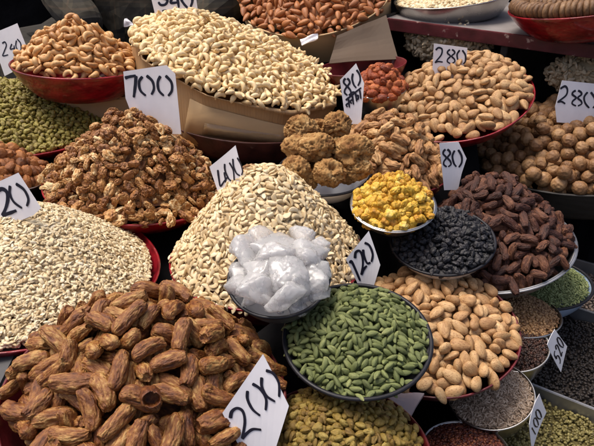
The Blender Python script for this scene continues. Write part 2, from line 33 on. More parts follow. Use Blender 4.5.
  [155,157,-18,-115,-114,-78,73,119,2,20,100,-106,90,-118,52,18,60,-150,1,25,165,-48,-62,-42,117,7,-51,35,108,161,-73,134,-46,87,184,-176,151,-100,139,-134,49,55,-14,-172,-8,166,190,146,-191,-180,27,78,49,174,-116,-158,-22,96,158,150,31,-190,-80,35,74,-136,-6,-152,176,-76,85,35,-15,76,-5,-182,70,50,42,-164,73,53,-95,-162,92,-172,192,-50,69,-69,-176,-39,-52,-94,113,-188,147,-83,-134,98,131,28,-190,-19,-116,-124,-15,-131,-100,9,-22,136,-66,-11,136,165,143,9,-46,-109,140,-147,109,156,-92,-17,-16,-47,86,-78,111,65,190,107,152,100,-149,-64,-2,175,121,120,-30,-169,54,94,27,-12,-90,-176,103,-50,15,30,180,-130,47,-172,-154,6,-97,189,134,104,-157,47,189,-97,158,-134,133,-169,-156,-190,111,80,-165,125,-28,-54,-105,50,-179,-154,187,5,141,-53,-180,-120,-127,-91,38,87,-129,12,-41,-136,128,-76,177,58,68,94,-141,57,81,182,-132,38,-171,-79,126,-54,-114,62,185,-64,-146,-74,-187,10,31,-47,35,-90,-68,-168,-61,-169,-146,86,144,15,-104,-90,107,-63,-48,55,-34,147,-145,-91,-35,185,11,189,-6,180,-107,-34,130,33,-89,58,13,96,-124,85,-131,-51,-45,127,100,-106,19,3,190,-190,82,-16,23,168,-113,157,-127,-36,-164,-108,33,-28,52,-186,-85,117,-27,-73,-130,86,124,-34,-109,180,1,96,163,127,-4,118,32,150,-73,149,51,-137,-1,-46,-144,0,-15,136,40,177,-153,73,-41,64,68,-159,108,9,-118,191,-154,148,-87,77,94,-63,156,-151,-120,10,14,121,58,116,-64,-4,-102,181,-77,-30,-38,152,-142,132,3,88,51,-80,-124,-54,176,41,184,-54,177,-14,143,-177,-98,-19,33,43,138,-30,-94,142,123,-184,-71,-26,-171,-91,39,-19,-122,177,157,-140,-100,-156,159,-21,-38,-57,-191,161,58,1,-164,180,178,55,-170,-17,-5,102,10,-189,55,178,149,148,165,82,-74,-143,104,43,-11,90,16,78,145,0,179,98,-11,158,145,16,125,-148,-76,66,182,-172,-183,59,-61,78,-91,131,-52,-122,-112,-143,173,26,33,-139,-153,68,-43,-108,133,76,66,-49,-29,19,-20,-4,161,104,-183,3,-52,-100,-56,-167,-99,58,115,164,103,-137,-140,0,-111,-149,105,-57,-26,-120,78],
  [45,43,47,41,41,41,45,38,40,46,46,42,45,42,39,48,39,44,34,27,48,37,38,36,47,47,44,35,44,44,41,39,41,41,38,44,40,47,43,41,39,44,39,42,42,38,40,43,34,46,39,39,48,39,45,36,39,40,41,36,42,42,42,42,34,38,36,39,37,49,37,34,39,38,41,43,36,35,41,31,38,37,43,41,43,41,39,37,39,36,35,38,38,36,41,46,39,37,41,35,43,39,41,39,41,42,31,34,40,33,40,41,35,38,38,36,36,41,40,38,43,34,35,41,36,37,37,37,35,39,37,38,36,39,33,33,45,39,38,34,37,30,41,42,39,31,33,38,40,41,34,33,38,39,33,38,32,36,36,35,36,33,39,31,34,32,37,39,35,36,33,36,37,35,41,32,38,39,38,33,32,36,43,28,35,37,35,31,26,32,30,33,34,34,36,33,29,30,34,29,37,31,34,28,21,33,32,33,34,37,36,29,26,33,36,30,33,33,34,38,32,33,32,33,26,33,28,34,37,21,32,32,28,34,33,31,36,35,34,27,32,30,31,32,26,30,29,34,29,28,35,35,29,26,27,23,37,33,27,28,34,31,27,34,33,35,23,16,33,34,21,32,22,31,29,34,31,30,28,29,26,30,21,21,25,27,27,25,27,28,24,30,22,29,31,25,29,27,33,33,32,26,22,25,24,22,28,27,22,27,27,29,28,29,21,22,23,18,31,26,19,22,25,25,22,25,23,28,23,15,21,13,30,22,22,28,26,19,15,20,27,18,28,19,22,27,12,23,23,21,26,26,22,23,24,22,19,18,26,23,26,22,30,19,19,24,22,22,23,27,21,29,21,22,24,19,22,19,11,23,22,19,21,21,19,20,20,15,30,22,16,26,25,21,19,18,10,16,21,19,22,23,20,22,24,21,15,23,25,18,21,19,21,21,26,25,20,19,19,19,21,18,21,7,26,21,19,21,19,29,22,20,17,16,21,17,20,19,32,21,20,22,15,20,17,20,12,21,12,19,16,19,18,6,19,21,12,27,20,26,21,25,24,6,24,10,21,21,19,10,18,15,16,10,14,22,13,20,16],
  [10,-1,37,-5,4,43,17,-3,22,-7,36,23,41,9,30,17,-45,27,2,25,6,5,2,-10,8,-12,-2,49,-22,7,-19,2,17,42,5,11,42,-13,20,47,7,50,-1,13,1,-4,10,11,-1,-19,7,35,16,-10,-5,32,7,-43,36,35,1,45,7,34,49,17,-31,-25,-37,32,-2,-5,40,50,-23,4,4,-10,-49,1,34,33,38,-10,2,39,16,21,8,-9,-6,5,11,6,16,30,-17,37,3,4,-13,4,-3,40,29,-11,7,29,31,-5,45,14,6,9,-34,-15,4,7,27,14,23,6,-24,36,-13,5,-16,-10,15,8,5,-15,36,-37,39,4,1,25,-9,13,5,24,-29,11,20,21,17,-16,7,-38,17,35,-20,-18,19,-7,34,-9,3,22,35,32,-6,17,19,1,-10,-45,6,41,40,-50,15,39,11,-47,-25,-44,2,4,18,35,-25,-6,25,46,30,35,-9,-20,5,-12,10,36,48,-10,-5,15,3,7,21,19,18,36,26,-32,-23,34,2,-20,-36,47,47,-8,-10,20,-9,7,13,-17,36,10,-5,10,-10,-10,10,-5,9,17,-2,11,16,5,21,-50,5,9,18,33,39,0,2,31,-22,11,36,8,45,36,4,-30,38,23,46,39,-32,-44,15,43,23,1,24,2,12,-15,3,39,-8,-5,36,16,32,19,24,-5,6,-13,39,14,43,7,30,6,10,-26,9,46,35,-36,-21,9,33,-35,29,21,-7,6,-11,20,-8,5,7,24,33,5,14,-38,26,36,-18,-47,15,-23,48,7,28,21,27,-16,48,-6,43,18,38,20,11,-42,29,42,24,-27,-44,6,6,50,-22,42,7,-13,37,18,-17,20,38,-10,42,-39,-36,33,-5,-35,41,16,37,49,32,7,-1,5,-35,2,42,44,1,37,9,37,4,0,11,-3,28,30,6,19,19,13,-47,-39,30,14,4,46,2,-29,10,26,-1,21,17,-39,-10,17,39,11,-9,46,8,19,-26,-11,2,-13,29,-3,38,-11,16,19,10,37,-33,30,-25,-29,40,5,-39,16,-21,-3,18,6,-7,-25,-4,7,-12,-41,35,-23,25,12,-15,-24,27,-15,-21,41,-25,20,-8,25,20,24,37,25,25,43,-4,-1,31,17,36,16,-26,46,2,45,-2,-35,-4,4,-14,-8,33,12,20,-34,-36,18,-18,-15,44,-13,48,1,46],
  [-47,-8,-24,15,-35,-16,-42,5,-20,-46,7,26,27,-49,-16,27,4,-11,-2,13,-7,3,-27,-40,6,48,4,7,-44,-23,46,-6,-46,-9,9,16,-24,-27,6,-16,4,-1,9,-14,-40,41,-21,-31,1,30,-24,5,-7,-49,-18,35,-4,24,-20,-29,10,16,-33,-18,-7,-4,-35,-6,32,-14,3,-19,-13,3,-43,4,18,38,5,-5,31,34,-17,-14,-38,-18,-6,21,-8,-27,-9,-46,24,48,3,7,-42,8,28,-13,-1,-2,-22,5,-4,-16,-4,-31,-8,-11,11,-43,-18,-27,-37,47,-21,23,33,22,40,-47,-6,-25,47,16,21,-34,10,-10,24,22,-26,-13,-17,-16,-17,-26,15,17,4,-9,-1,-41,-35,-24,46,43,46,29,5,-19,6,-24,21,-3,11,4,-12,39,-33,-17,49,-44,37,40,1,-11,-10,-20,5,-2,-27,11,13,-2,24,-10,5,-29,-6,-26,-19,7,-40,8,-36,-23,4,-42,-12,39,24,33,4,-11,-10,-1,-7,46,0,-8,-39,-26,25,-38,-24,17,20,24,16,0,-5,-45,-6,-1,7,9,15,-3,33,-48,-10,9,2,-26,22,11,-6,-12,-41,7,-25,34,-22,-5,22,-16,-13,-23,-25,20,14,-13,14,-46,16,-20,-19,25,-46,2,-29,27,13,9,35,-19,43,2,44,-7,11,-48,40,47,37,-4,5,15,25,15,8,-41,10,-2,-1,-45,-15,5,18,-20,-11,11,48,0,12,-11,-2,9,10,42,-14,19,-40,38,1,1,37,38,-45,-37,1,-27,-21,14,13,27,43,34,1,-16,-36,19,-10,49,-7,-8,-41,16,2,-32,-13,-32,23,19,-14,25,39,19,26,8,-7,6,27,-1,-22,23,-40,46,29,27,44,17,-6,32,-22,-8,-19,6,26,-1,7,-10,28,9,31,-19,44,-15,27,-6,24,13,-4,31,-15,25,0,-14,41,-30,30,-6,-6,-14,-29,41,8,-12,-31,-47,9,-15,-48,26,1,-30,-49,-2,10,-28,-5,19,14,36,-6,-12,21,-28,-42,-5,11,-24,-40,-5,25,47,-1,39,4,4,-34,39,-36,-40,26,-31,-14,22,-3,14,8,-3,2,-42,41,-25,-20,-28,-4,-42,22,9,-40,-14,5,47,4,16,-43,43,42,-5,-25,-15,-14,-1,-15,-1,-45,-10,-12,-1,-2,26,-15,2,-11,21,-11,32,-20,-22,-1,5,32,18,17,-35,34,19,-11,-1,7,-3,4,-8,2],
  [-8,-22,-16,45,-30,6,-17,48,-20,-19,10,20,8,-4,-4,34,-8,2,-37,34,-45,-13,-42,-28,1,2,-48,2,1,-14,4,7,-6,-9,24,45,13,34,17,1,-49,-2,44,-46,-23,24,-42,-28,-43,-32,-41,-11,-16,-4,46,8,-20,8,17,-16,46,-7,-37,-2,-4,1,14,6,-3,-12,11,-45,-10,1,1,-30,41,30,2,-33,9,7,-7,-46,-29,-14,25,33,15,-41,-6,-10,27,9,18,15,-20,14,35,-9,26,49,-38,19,1,41,-2,-6,-3,47,-10,-16,-44,-31,-1,-8,-36,17,24,34,13,-16,6,-6,7,31,6,-35,-5,-46,42,42,-22,13,-9,-9,47,-32,-47,34,-45,-15,6,-4,30,-1,-5,-18,-17,-12,8,-15,-14,34,41,-3,0,20,-48,14,-13,-5,6,14,26,20,29,18,-33,-7,-7,3,-40,6,-10,-4,12,9,28,-41,13,-6,-13,-42,-6,-3,-12,-26,28,12,-10,-26,42,8,6,45,38,-3,-12,18,-25,42,-25,-6,22,-7,30,26,43,-36,4,5,3,16,-49,28,-41,-49,46,-32,-7,-9,49,-48,48,23,44,44,49,-28,-28,-33,-32,23,-25,-5,31,-39,-22,-9,-13,39,43,-19,-15,-13,-12,9,-11,18,15,-1,-15,14,-10,1,-7,-15,21,8,-1,-48,31,11,27,-9,30,14,-41,-41,0,40,10,19,-1,47,33,13,-14,4,16,41,-20,48,7,16,37,-11,-12,-24,38,25,-12,-29,0,-24,45,-45,-21,-24,-10,-28,4,-35,-24,48,-43,14,2,-3,-44,-6,24,-22,9,5,-9,-12,-10,-3,-2,17,-4,-32,1,15,40,-7,5,-12,-1,-34,-13,27,-40,3,36,2,-23,15,17,33,17,-29,1,-25,-15,25,21,8,-32,2,-8,-36,8,-6,20,-46,-23,-41,-20,-36,-11,10,-31,2,-20,15,48,29,24,36,17,-5,-49,-29,-32,2,11,26,-9,-10,42,-4,-11,23,13,-9,-10,3,-21,15,45,32,15,29,4,-3,24,-33,0,3,49,38,-4,-49,21,14,-14,17,19,29,9,-9,-3,-1,14,-39,26,-8,17,-24,16,-4,44,9,29,40,39,-6,-4,1,1,-29,-25,24,14,-3,-8,13,6,4,25,-7,-33,-32,0,-3,-33,26,-12,-2,-5,-2,-3,32,38,-19,47,-5,-48,-14,45,-44,-25,31,1,37,30,-2,7,5,-32,25,17,24,14,-49,14],
 ]),
 'pod': (10.6, [
  [-62,161,192,-38,86,132,-13,124,133,-40,121,173,9,-176,-18,-38,57,-102,181,-103,-115,147,-112,-88,22,111,-157,198,-27,-164,-4,24,-21,211,-169,-33,-199,22,77,204,-27,-71,33,-117,-127,22,150,-32,-104,57,-92,-139,150,209,-144,80,4,28,82,97,55,-142,148,195,-162,-70,120,-208,-155,132,-190,-201,154,-68,73,-181,31,90,83,203,-183,-3,-133,123,179,-63,41,-83,-181,179,14,181,157,54,-111,-212,23,-114,-197,72,56,90,80,-201,-185,50,-29,143,87,-173,-84,148,-166,186,65,-59,34,-173,107,99,-61,104,-153,-132,14,-169,-91,6,13,50,80,26,-57,199,103,-64,124,32,-2,-116,-24,-119,-122,-92,-152,-145,-136,158,139,-24,-149,122,-53,-206,178,112,14,-137,-3,-5,-191,-107,-75,201,164,-204,-37,111,203,-55,77,44,-104,-178,-178,-37,-85,51,135,166,116,97,-165,-146,162,-22,-205,181,-151,-22,169,57,-164,-24,34,-3,-87,93,-172,-103,-74,-58,164,-28,-144,100,-205,-5,38,14,172,-13,205,-51,207,-67,-63,-155,209,210,115,-10,-75,198,-72,11,-115,-190,-209,-102,-81,153,-64,172,-199,-133,122,172,-5,109,-38,36,141,-61,-196,75,-109,195,-43,-3,40,70,167,-118,60,-57,120,-120,205,182,75,-38,60,184,-130,-105,205,52,-100,114,1,-18,-129,151,85,81,-25,-89,-53,14,99,91,72,20,153,113,45,-59,-143,192,79,-51,194,-161,-11,-128,133,-29,-128,122,159,158,-171,-77,32,-4,60,140,107,-96,-31,197,31,-156,190,68,-159,145,78,183,-184,125,211,-90,56,181,139,-88,-133,-195,-7,20,-106,207,-45,9,-36,-64,21,-173,145,-85,-99,151,-186,-76,-93,171,-111,58,-100,185,-145,-72,-164,192,-42,-175,-21,90,35,-194,-80,-83,168,-19,-179,198,160,-193,20,-33,24,-135,149,129,118,-130,46,30,-58,-124,-149,86,49,-186,-92,129,61,-130,97,21,85,196,-50,-204,-50,67,-73,-163,-104,-42,8,-152,-202,-156,-160,102,5,-143,66,75,62,-49,-178,-190,-46,165,29,-62,-207,-73,-174,114,138,-21,-113],
  [105,-15,-116,-96,123,-188,-11,-122,90,-39,-140,201,-208,-5,77,25,44,132,100,-136,86,18,161,-7,-73,62,187,150,169,-36,24,-90,103,172,82,-202,87,-143,-161,22,-135,194,-128,15,-192,19,-44,198,-115,-188,60,-20,201,94,-64,-81,105,-34,-136,110,137,-90,152,209,10,-69,-52,164,-128,126,204,-187,-157,-194,-53,-162,141,-99,6,-156,117,54,56,191,-74,63,56,167,-127,36,201,-147,47,-31,-46,-114,35,-165,-16,183,17,-200,209,-87,52,-174,121,-97,87,-78,20,-78,-177,-205,-112,-131,160,148,-98,-47,-171,-162,41,165,-169,41,-174,149,67,101,-23,124,-104,-32,153,170,2,182,172,186,-40,-98,210,114,-194,-119,87,-63,70,-170,-166,40,49,-138,57,173,-52,148,-90,127,153,-71,-58,59,131,-54,132,12,-202,-37,73,-2,-191,-203,-51,-159,-204,-63,-114,187,-30,194,171,-146,80,-112,9,-31,135,-67,151,168,110,153,87,-51,-34,34,-106,101,-18,211,-138,62,15,-74,36,-146,-206,-113,-96,-188,112,-78,3,152,-151,201,-78,-53,92,-211,123,176,-92,-9,-24,184,58,148,-155,-177,91,97,126,108,-158,16,10,110,-13,-162,183,20,-33,26,45,-100,93,-119,-116,57,114,129,86,-9,-203,-154,81,-172,159,-116,-193,132,-66,76,-177,122,21,137,82,-17,-3,-3,136,-175,185,211,145,109,-131,-8,-145,-186,162,-179,-99,191,-47,72,-68,-190,20,61,32,-112,-13,9,36,-85,-34,-196,9,-108,-16,-169,197,29,56,-130,-87,-143,-53,90,-43,-39,-81,132,105,-6,82,63,-123,-75,-85,-58,110,-95,-192,-150,184,9,1,-19,163,-28,38,77,48,-187,-53,68,169,-127,-87,107,192,-116,-89,-3,-160,178,185,48,-15,119,-52,134,111,159,-138,-105,13,-145,167,90,25,155,-164,3,96,200,75,204,-31,162,-119,-139,-165,193,110,-207,-194,-118,-26,-167,39,-144,-146,73,-195,-80,56,140,-173,-65,205,178,-126,-50,-17,74,165,31,166,-133,-28,-35,131,-17,-64,-132,75,-145,-139,104,123,205,-153,-41,198,-23,-73,-68,-169,164,61],
  [39,32,36,37,34,33,41,39,36,39,35,38,36,37,35,33,30,35,38,31,34,31,39,35,37,30,33,38,33,34,40,36,38,35,33,35,29,36,32,38,34,36,36,37,35,35,35,36,28,38,27,33,35,38,34,35,38,34,34,39,29,27,32,23,37,37,29,35,33,35,32,25,32,33,37,27,28,32,29,34,32,29,32,31,30,27,19,30,27,28,20,32,27,36,26,25,24,36,35,25,27,27,26,28,26,29,36,27,30,30,31,25,27,31,30,23,25,31,25,25,33,31,33,31,30,27,33,22,23,25,25,31,25,34,25,37,24,22,22,29,27,26,20,27,32,19,26,29,23,26,26,25,26,23,26,25,28,24,26,22,30,24,24,28,27,23,24,26,24,26,25,28,23,24,24,28,22,24,26,22,22,26,25,23,22,27,24,28,24,25,24,22,26,23,22,24,24,21,23,24,26,27,26,24,28,25,20,26,27,24,26,25,25,30,26,26,26,23,24,23,24,26,24,22,24,28,25,29,25,26,26,25,24,22,22,22,23,22,28,25,26,25,25,24,24,20,22,23,24,22,25,21,27,21,23,24,23,21,26,24,19,22,22,22,22,21,22,20,23,20,19,25,27,19,19,22,20,20,18,19,22,19,24,23,17,23,21,22,23,18,22,22,22,24,24,12,16,21,22,14,23,20,21,17,22,19,18,17,13,16,22,24,21,21,18,22,20,24,23,17,22,15,26,15,14,16,22,13,19,16,9,20,23,21,17,20,18,10,9,10,18,8,19,16,13,9,22,20,13,17,23,9,17,12,23,11,20,19,22,10,20,14,13,11,8,23,8,20,14,9,8,11,8,9,8,12,16,8,9,9,12,9,12,12,16,8,9,15,8,12,11,20,8,8,10,8,8,8,8,12,11,11,8,14,19,13,9,8,8,13,9,13,8,8,9,12,8,8,10,9,19,8,8,9,8,8,9],
  [-45,-1,12,-35,-14,2,2,-5,-9,18,22,6,18,18,-49,-47,-32,2,5,0,18,-38,29,-7,-5,-37,35,12,13,-3,-16,-37,18,-20,38,-8,-37,-4,8,7,-25,22,32,-10,23,-37,-48,-43,17,-47,-3,20,13,26,39,11,-30,15,4,-35,39,15,-42,-27,-1,-8,-5,-47,0,18,38,27,-16,-30,20,-1,24,-45,1,15,39,-39,-39,15,35,-2,1,-32,-14,-49,-29,-26,-4,29,-3,5,2,17,-11,-10,-10,15,-31,40,-34,-12,-47,-31,38,41,-30,-10,9,24,43,10,24,-36,34,-41,-20,-12,20,29,-44,21,-17,0,38,5,-3,19,-21,38,-3,-1,25,-48,-49,39,-27,12,-32,18,-16,41,-15,16,-41,-12,-1,-3,11,-26,48,47,-16,37,27,47,-10,-24,-49,10,20,1,-11,-24,40,-12,10,-19,-37,4,-36,-16,30,-4,-12,42,-5,30,48,-2,2,25,30,-23,-41,-12,-9,40,23,-5,26,-36,8,-37,14,-45,16,3,-33,-31,-32,-39,-10,5,-12,26,-31,-36,-17,-44,-39,32,-34,-4,-43,45,-7,25,-15,9,35,-2,-15,20,-49,-8,-27,5,0,0,-20,32,40,-5,-46,38,26,-1,7,0,-21,-11,40,32,5,-5,3,-3,8,-7,-38,14,49,-2,41,9,-16,21,-17,13,-37,-3,-23,-14,36,24,38,-15,-15,21,-9,8,-13,40,-2,-6,-41,-21,34,6,-30,46,-8,-19,-5,38,0,-30,-31,-14,2,1,-21,-5,8,30,-14,48,1,4,-32,20,39,-38,13,-24,-1,17,-34,-13,40,-2,15,34,21,1,24,-12,-13,19,-23,19,-24,0,-37,16,3,10,-22,-39,-3,11,21,32,34,-21,-39,-33,29,-39,-18,-20,-19,46,-38,-23,27,-18,-5,-16,-15,-19,-27,-25,-6,5,3,-9,-6,9,-30,-8,0,-6,-16,9,7,33,-15,-12,12,11,33,-29,7,-1,25,-25,-39,23,-37,0,-37,30,-48,28,16,14,0,-5,8,0,35,-48,-47,11,9,-43,0,16,36,48,2,0,-23,30,-40,12,5,2,-3,-21,6,-22,26,29,2,-3,14,29,-11,-14,-5],
  [-12,-20,-4,-32,39,-36,-49,27,38,14,-4,30,-46,39,0,9,-22,-26,19,48,-25,13,-38,3,-23,15,0,42,-48,-13,-40,-4,-31,14,31,7,20,-4,9,3,-9,-12,-5,1,29,7,8,25,-17,-13,17,-7,35,-39,13,-19,-5,1,20,-18,14,2,13,35,10,25,22,-12,7,-10,-7,-38,-35,0,39,47,-7,-22,-3,-48,-24,20,-26,-14,-12,38,-3,-36,-2,0,-7,17,16,20,3,46,7,-6,-12,-38,5,46,-39,-13,-33,14,-16,9,14,21,39,-1,45,-20,25,28,-5,22,33,0,42,16,20,-19,-21,-2,-40,10,26,-12,-48,30,44,3,43,22,13,-10,-1,7,-42,10,-39,45,38,-28,11,-6,28,39,8,-5,-48,-5,-15,-13,23,-3,15,-15,1,-4,6,15,29,5,46,39,-18,38,-25,9,-2,49,-34,-2,22,3,-9,9,-3,29,-5,48,6,-15,39,3,20,-48,48,-29,-28,47,-18,33,8,14,47,19,41,-37,-37,-26,-26,-24,-49,-49,-8,-30,-25,-4,-6,-6,-8,25,25,0,4,20,27,11,-42,-48,16,48,-20,18,-10,1,-41,45,4,-1,-21,0,-15,-8,-19,11,30,-10,-25,1,-20,4,31,11,-7,8,-5,-4,0,9,-5,-1,0,7,-25,22,34,21,2,-9,32,7,-44,3,-20,-42,24,-19,-27,42,8,5,-8,-11,28,28,-28,-3,-3,37,33,4,-48,1,-6,-11,-13,-1,35,45,-9,-16,4,14,-19,-27,-47,2,-23,22,-38,-1,3,-23,-3,-27,48,-1,-33,-10,-19,25,-24,-6,5,-30,13,-40,3,-13,-7,45,9,-37,-24,18,16,-49,10,12,-40,49,8,19,33,4,26,35,38,-19,-42,21,-46,-14,-13,-10,23,20,50,5,45,41,38,10,-28,4,-19,-46,28,4,-37,48,0,-9,8,-40,-47,-23,3,10,-10,35,33,-40,-40,41,-16,-7,29,34,-26,0,17,-29,13,-38,4,-9,0,-50,1,0,32,13,9,-7,46,-8,0,4,31,-5,8,-2,-42,35,-6,-7,-14,48,4,41,14,-42,11,-2,-31,15,-7,4,-10,-48,28],
  [3,-46,8,10,-28,-35,6,33,-31,39,-11,37,2,20,0,0,5,42,46,1,-20,-3,12,14,44,-18,3,24,-8,46,24,-2,-35,-23,7,-49,-25,-14,-48,26,5,-4,-8,-39,25,-15,4,-4,-42,5,-20,-16,24,18,11,-44,18,-17,38,5,-2,46,-14,-10,42,-40,-24,-1,-44,-12,-14,-6,30,-15,22,-14,-43,-4,-48,-2,-12,-17,13,3,-25,-29,-36,-2,39,-12,-1,-30,30,21,-50,20,48,-43,-46,-31,48,11,1,0,-14,13,-3,-18,-11,14,4,-19,-7,-18,-7,40,-13,-27,1,10,16,36,21,-15,10,37,-17,-48,14,-3,-15,-33,-6,-22,-25,37,19,-8,-6,18,-3,-26,1,4,-28,2,-46,47,-2,-25,47,-48,-7,18,0,6,-23,-14,22,7,25,18,3,-14,-6,-12,-16,-19,-19,-29,41,35,2,-8,5,23,7,-46,42,11,-14,5,8,14,-8,-30,6,-33,-6,-3,-7,2,-32,17,37,-7,-25,-7,-8,-6,-23,33,-1,26,12,6,2,9,-30,-21,29,-2,15,9,21,12,-7,0,2,-4,-36,18,22,11,-3,-3,20,-6,3,-9,-9,-20,44,-2,32,-13,-15,-18,7,14,30,27,-36,48,35,-12,1,11,-35,28,48,-8,-49,-47,7,-32,5,15,-3,36,23,30,-14,-44,-13,13,3,1,-28,11,17,38,26,17,9,8,19,-8,20,41,2,-6,-13,-32,16,-8,10,-25,20,-21,-47,-8,-14,15,-49,-26,-43,-47,-28,-29,-10,0,43,3,0,23,-6,-22,47,4,12,32,16,26,22,43,-29,-22,-15,38,29,23,-28,-44,-18,-6,-21,-28,17,-42,-47,-1,-16,7,14,0,8,10,14,10,-3,-11,14,21,7,-28,4,-6,-7,-27,19,-30,5,-43,-16,21,-16,-2,41,-39,-46,7,37,-48,12,2,-18,0,-10,-28,-15,-26,-6,-21,-32,25,0,0,-29,29,-22,14,5,29,-21,28,-11,-27,0,-3,37,-1,-21,3,-45,-11,10,0,-2,38,-17,13,29,-46,10,-13,47,49,13,1,6,41,-45,15,-10,18,44,14,3,-5,39,-47,-24,4,34,0,-40],
 ]),
 'chip': (10.4, [
  [29,49,-164,-182,-162,-17,80,-119,-72,-118,175,-147,164,36,9,119,-195,-63,157,144,54,153,-98,33,-173,-60,-73,-86,-25,-181,-189,52,-95,-179,189,92,-118,121,-24,-139,-6,132,158,-144,70,-74,-96,-18,18,13,158,70,-104,149,-103,75,2,45,100,-4,185,108,5,104,191,-20,-128,-47,-43,186,-116,4,122,-155,173,109,-122,98,-77,-5,-12,82,6,8,-84,23,70,-194,168,-176,-123,166,-44,12,-167,205,-47,134,-127,-75,173,140,27,92,43,-201,191,61,-134,-200,-77,-21,-173,-192,-89,59,-55,101,-53,-50,-44,123,-194,78,-65,-32,129,-115,-202,-119,34,-139,-168,207,-97,-160,184,-63,-25,-28,201,-32,-133,79,-195,198,44,-72,118,48,-86,44,-176,46,135,-107,165,-37,-91,49,146,-157,168,32,-149,-133,-153,-183,196,12,70,128,-55,206,164,116,-161,71,96,91,-71,139,-186,147,140,-199,64,203,-3,-1,-19,-65,198,-5,-38,62,-204,-3,-63,9,-112,-170,144,-8,125,43,-198,-183,91,22,94,-117,59,177,107,62,-80,190,-157,-129,185,-175,10,158,180,-20,-111,118,37,-134,98,176,-46,105,-114,83,72,106,80,77,-118,112,152,141,-128,68,53,45,100,206,33,63,-50,162,108,204,-126,-133,-28,-99,-133,-89,176,-152,82,-58,-38,196,7,-159,24,-107,70,-6,-109,-15,109,-144,-137,194,18,196,-49,-195,-26,-154,-57,-173,-96,15,122,-162,149,-123,-168,-183,-83,69,-152,72,152,35,92,-43,71,124,61,191,164,-12,-145,121,-174,-54,-190,-75,-166,78,191,53,-45,-122,-70,-182,36,-15,-92,-184,187,-86,-98,-19,162,205,-205,-30,153,89,145,-69,136,165,-98,-19,-171,128,40,107,-85,-132,164,109,191,139,110,-176,84,-144],
  [-201,198,-115,-67,183,185,-24,171,164,-45,-118,63,198,-173,-121,-9,11,-53,154,-141,134,39,77,-13,-190,-195,-169,-31,-4,158,103,-100,-115,67,-27,30,-85,85,-36,119,-55,173,68,-34,-56,71,13,42,31,167,-77,-181,-158,-185,154,60,203,-142,-49,-151,35,-80,-191,182,196,-177,-164,196,-155,-190,-17,-7,-29,-11,7,-153,23,120,-109,132,18,157,70,99,108,-97,176,-91,-21,-44,50,135,138,-35,-172,-106,-73,130,80,139,-55,-92,123,-109,10,-45,-90,-151,-99,-9,-146,-119,24,188,-75,19,28,7,112,47,4,13,-142,-84,-15,169,-55,132,156,111,187,-145,109,135,30,-158,-179,195,64,128,159,-113,-182,-205,140,-141,71,-91,-110,109,188,-85,-28,153,93,-121,-164,76,-187,42,-3,160,102,-71,187,6,34,52,-34,53,72,106,-104,21,180,-135,-68,-119,65,-173,32,34,-113,-113,-178,-191,-118,64,164,-109,-76,84,-69,108,-42,-12,-161,-66,-130,143,-71,79,63,65,-190,-141,112,133,198,93,84,-207,108,122,166,-153,166,164,76,-59,115,-77,-152,192,76,-151,-129,107,-136,151,-25,-135,-195,154,113,-138,84,55,33,138,-199,-167,-27,192,170,204,-49,-45,33,-4,-24,-70,158,-53,-83,81,-106,-207,103,-6,201,64,-100,-113,-36,4,195,51,-71,11,-73,35,-15,82,178,-100,190,126,-65,-152,20,111,-159,195,-16,84,-33,-37,141,-43,37,-89,88,81,-138,-153,-184,22,-192,100,-167,75,-180,-85,10,-166,-190,197,-193,50,43,-23,-195,76,-17,-152,116,157,24,165,-122,10,128,29,192,-6,-75,160,156,29,-38,-173,36,77,71,157,145,-130,-81,51,-114,3,-96,-133,199,64,167,-190,-26,-27,162,125,-106,-50,-100,-113,-58,178],
  [31,29,30,37,32,27,35,33,37,26,30,32,31,30,34,34,27,29,31,29,30,30,22,32,29,24,28,25,35,31,32,29,32,31,26,33,30,33,29,29,29,30,25,27,27,28,26,27,27,30,27,28,28,34,25,32,25,36,27,29,26,27,29,31,27,25,27,28,25,28,23,28,29,26,23,30,28,25,30,26,26,35,34,30,21,30,31,29,24,33,20,25,29,25,33,28,21,26,20,26,21,29,27,24,27,28,23,31,26,23,26,31,24,27,24,26,26,16,26,25,24,26,23,20,20,24,22,22,27,21,27,22,26,20,26,29,30,25,31,25,31,22,24,27,30,26,25,25,23,25,19,27,26,23,32,28,26,23,17,24,22,19,18,24,26,21,21,23,26,26,29,29,20,22,28,22,25,22,26,25,17,25,21,24,30,19,21,23,22,30,16,24,12,24,21,21,21,24,20,23,24,25,24,28,25,28,25,16,24,26,19,31,21,18,28,19,25,23,21,19,18,26,22,25,12,19,12,22,21,16,16,21,19,18,16,15,18,22,24,21,11,24,16,21,19,18,16,20,21,18,23,20,23,18,22,18,17,19,15,12,20,15,20,19,25,9,18,15,13,16,22,15,12,15,14,8,20,14,17,17,20,11,16,20,16,13,15,20,13,18,14,14,14,11,12,16,12,12,18,12,15,18,18,12,7,16,13,12,20,15,16,19,16,16,12,21,12,21,15,19,14,16,15,15,20,23,14,20,10,7,10,16,16,3,19,12,15,11,18,12,14,14,18,11,18,14,14,7,13,15,19,14,9,13,13,12,13,8],
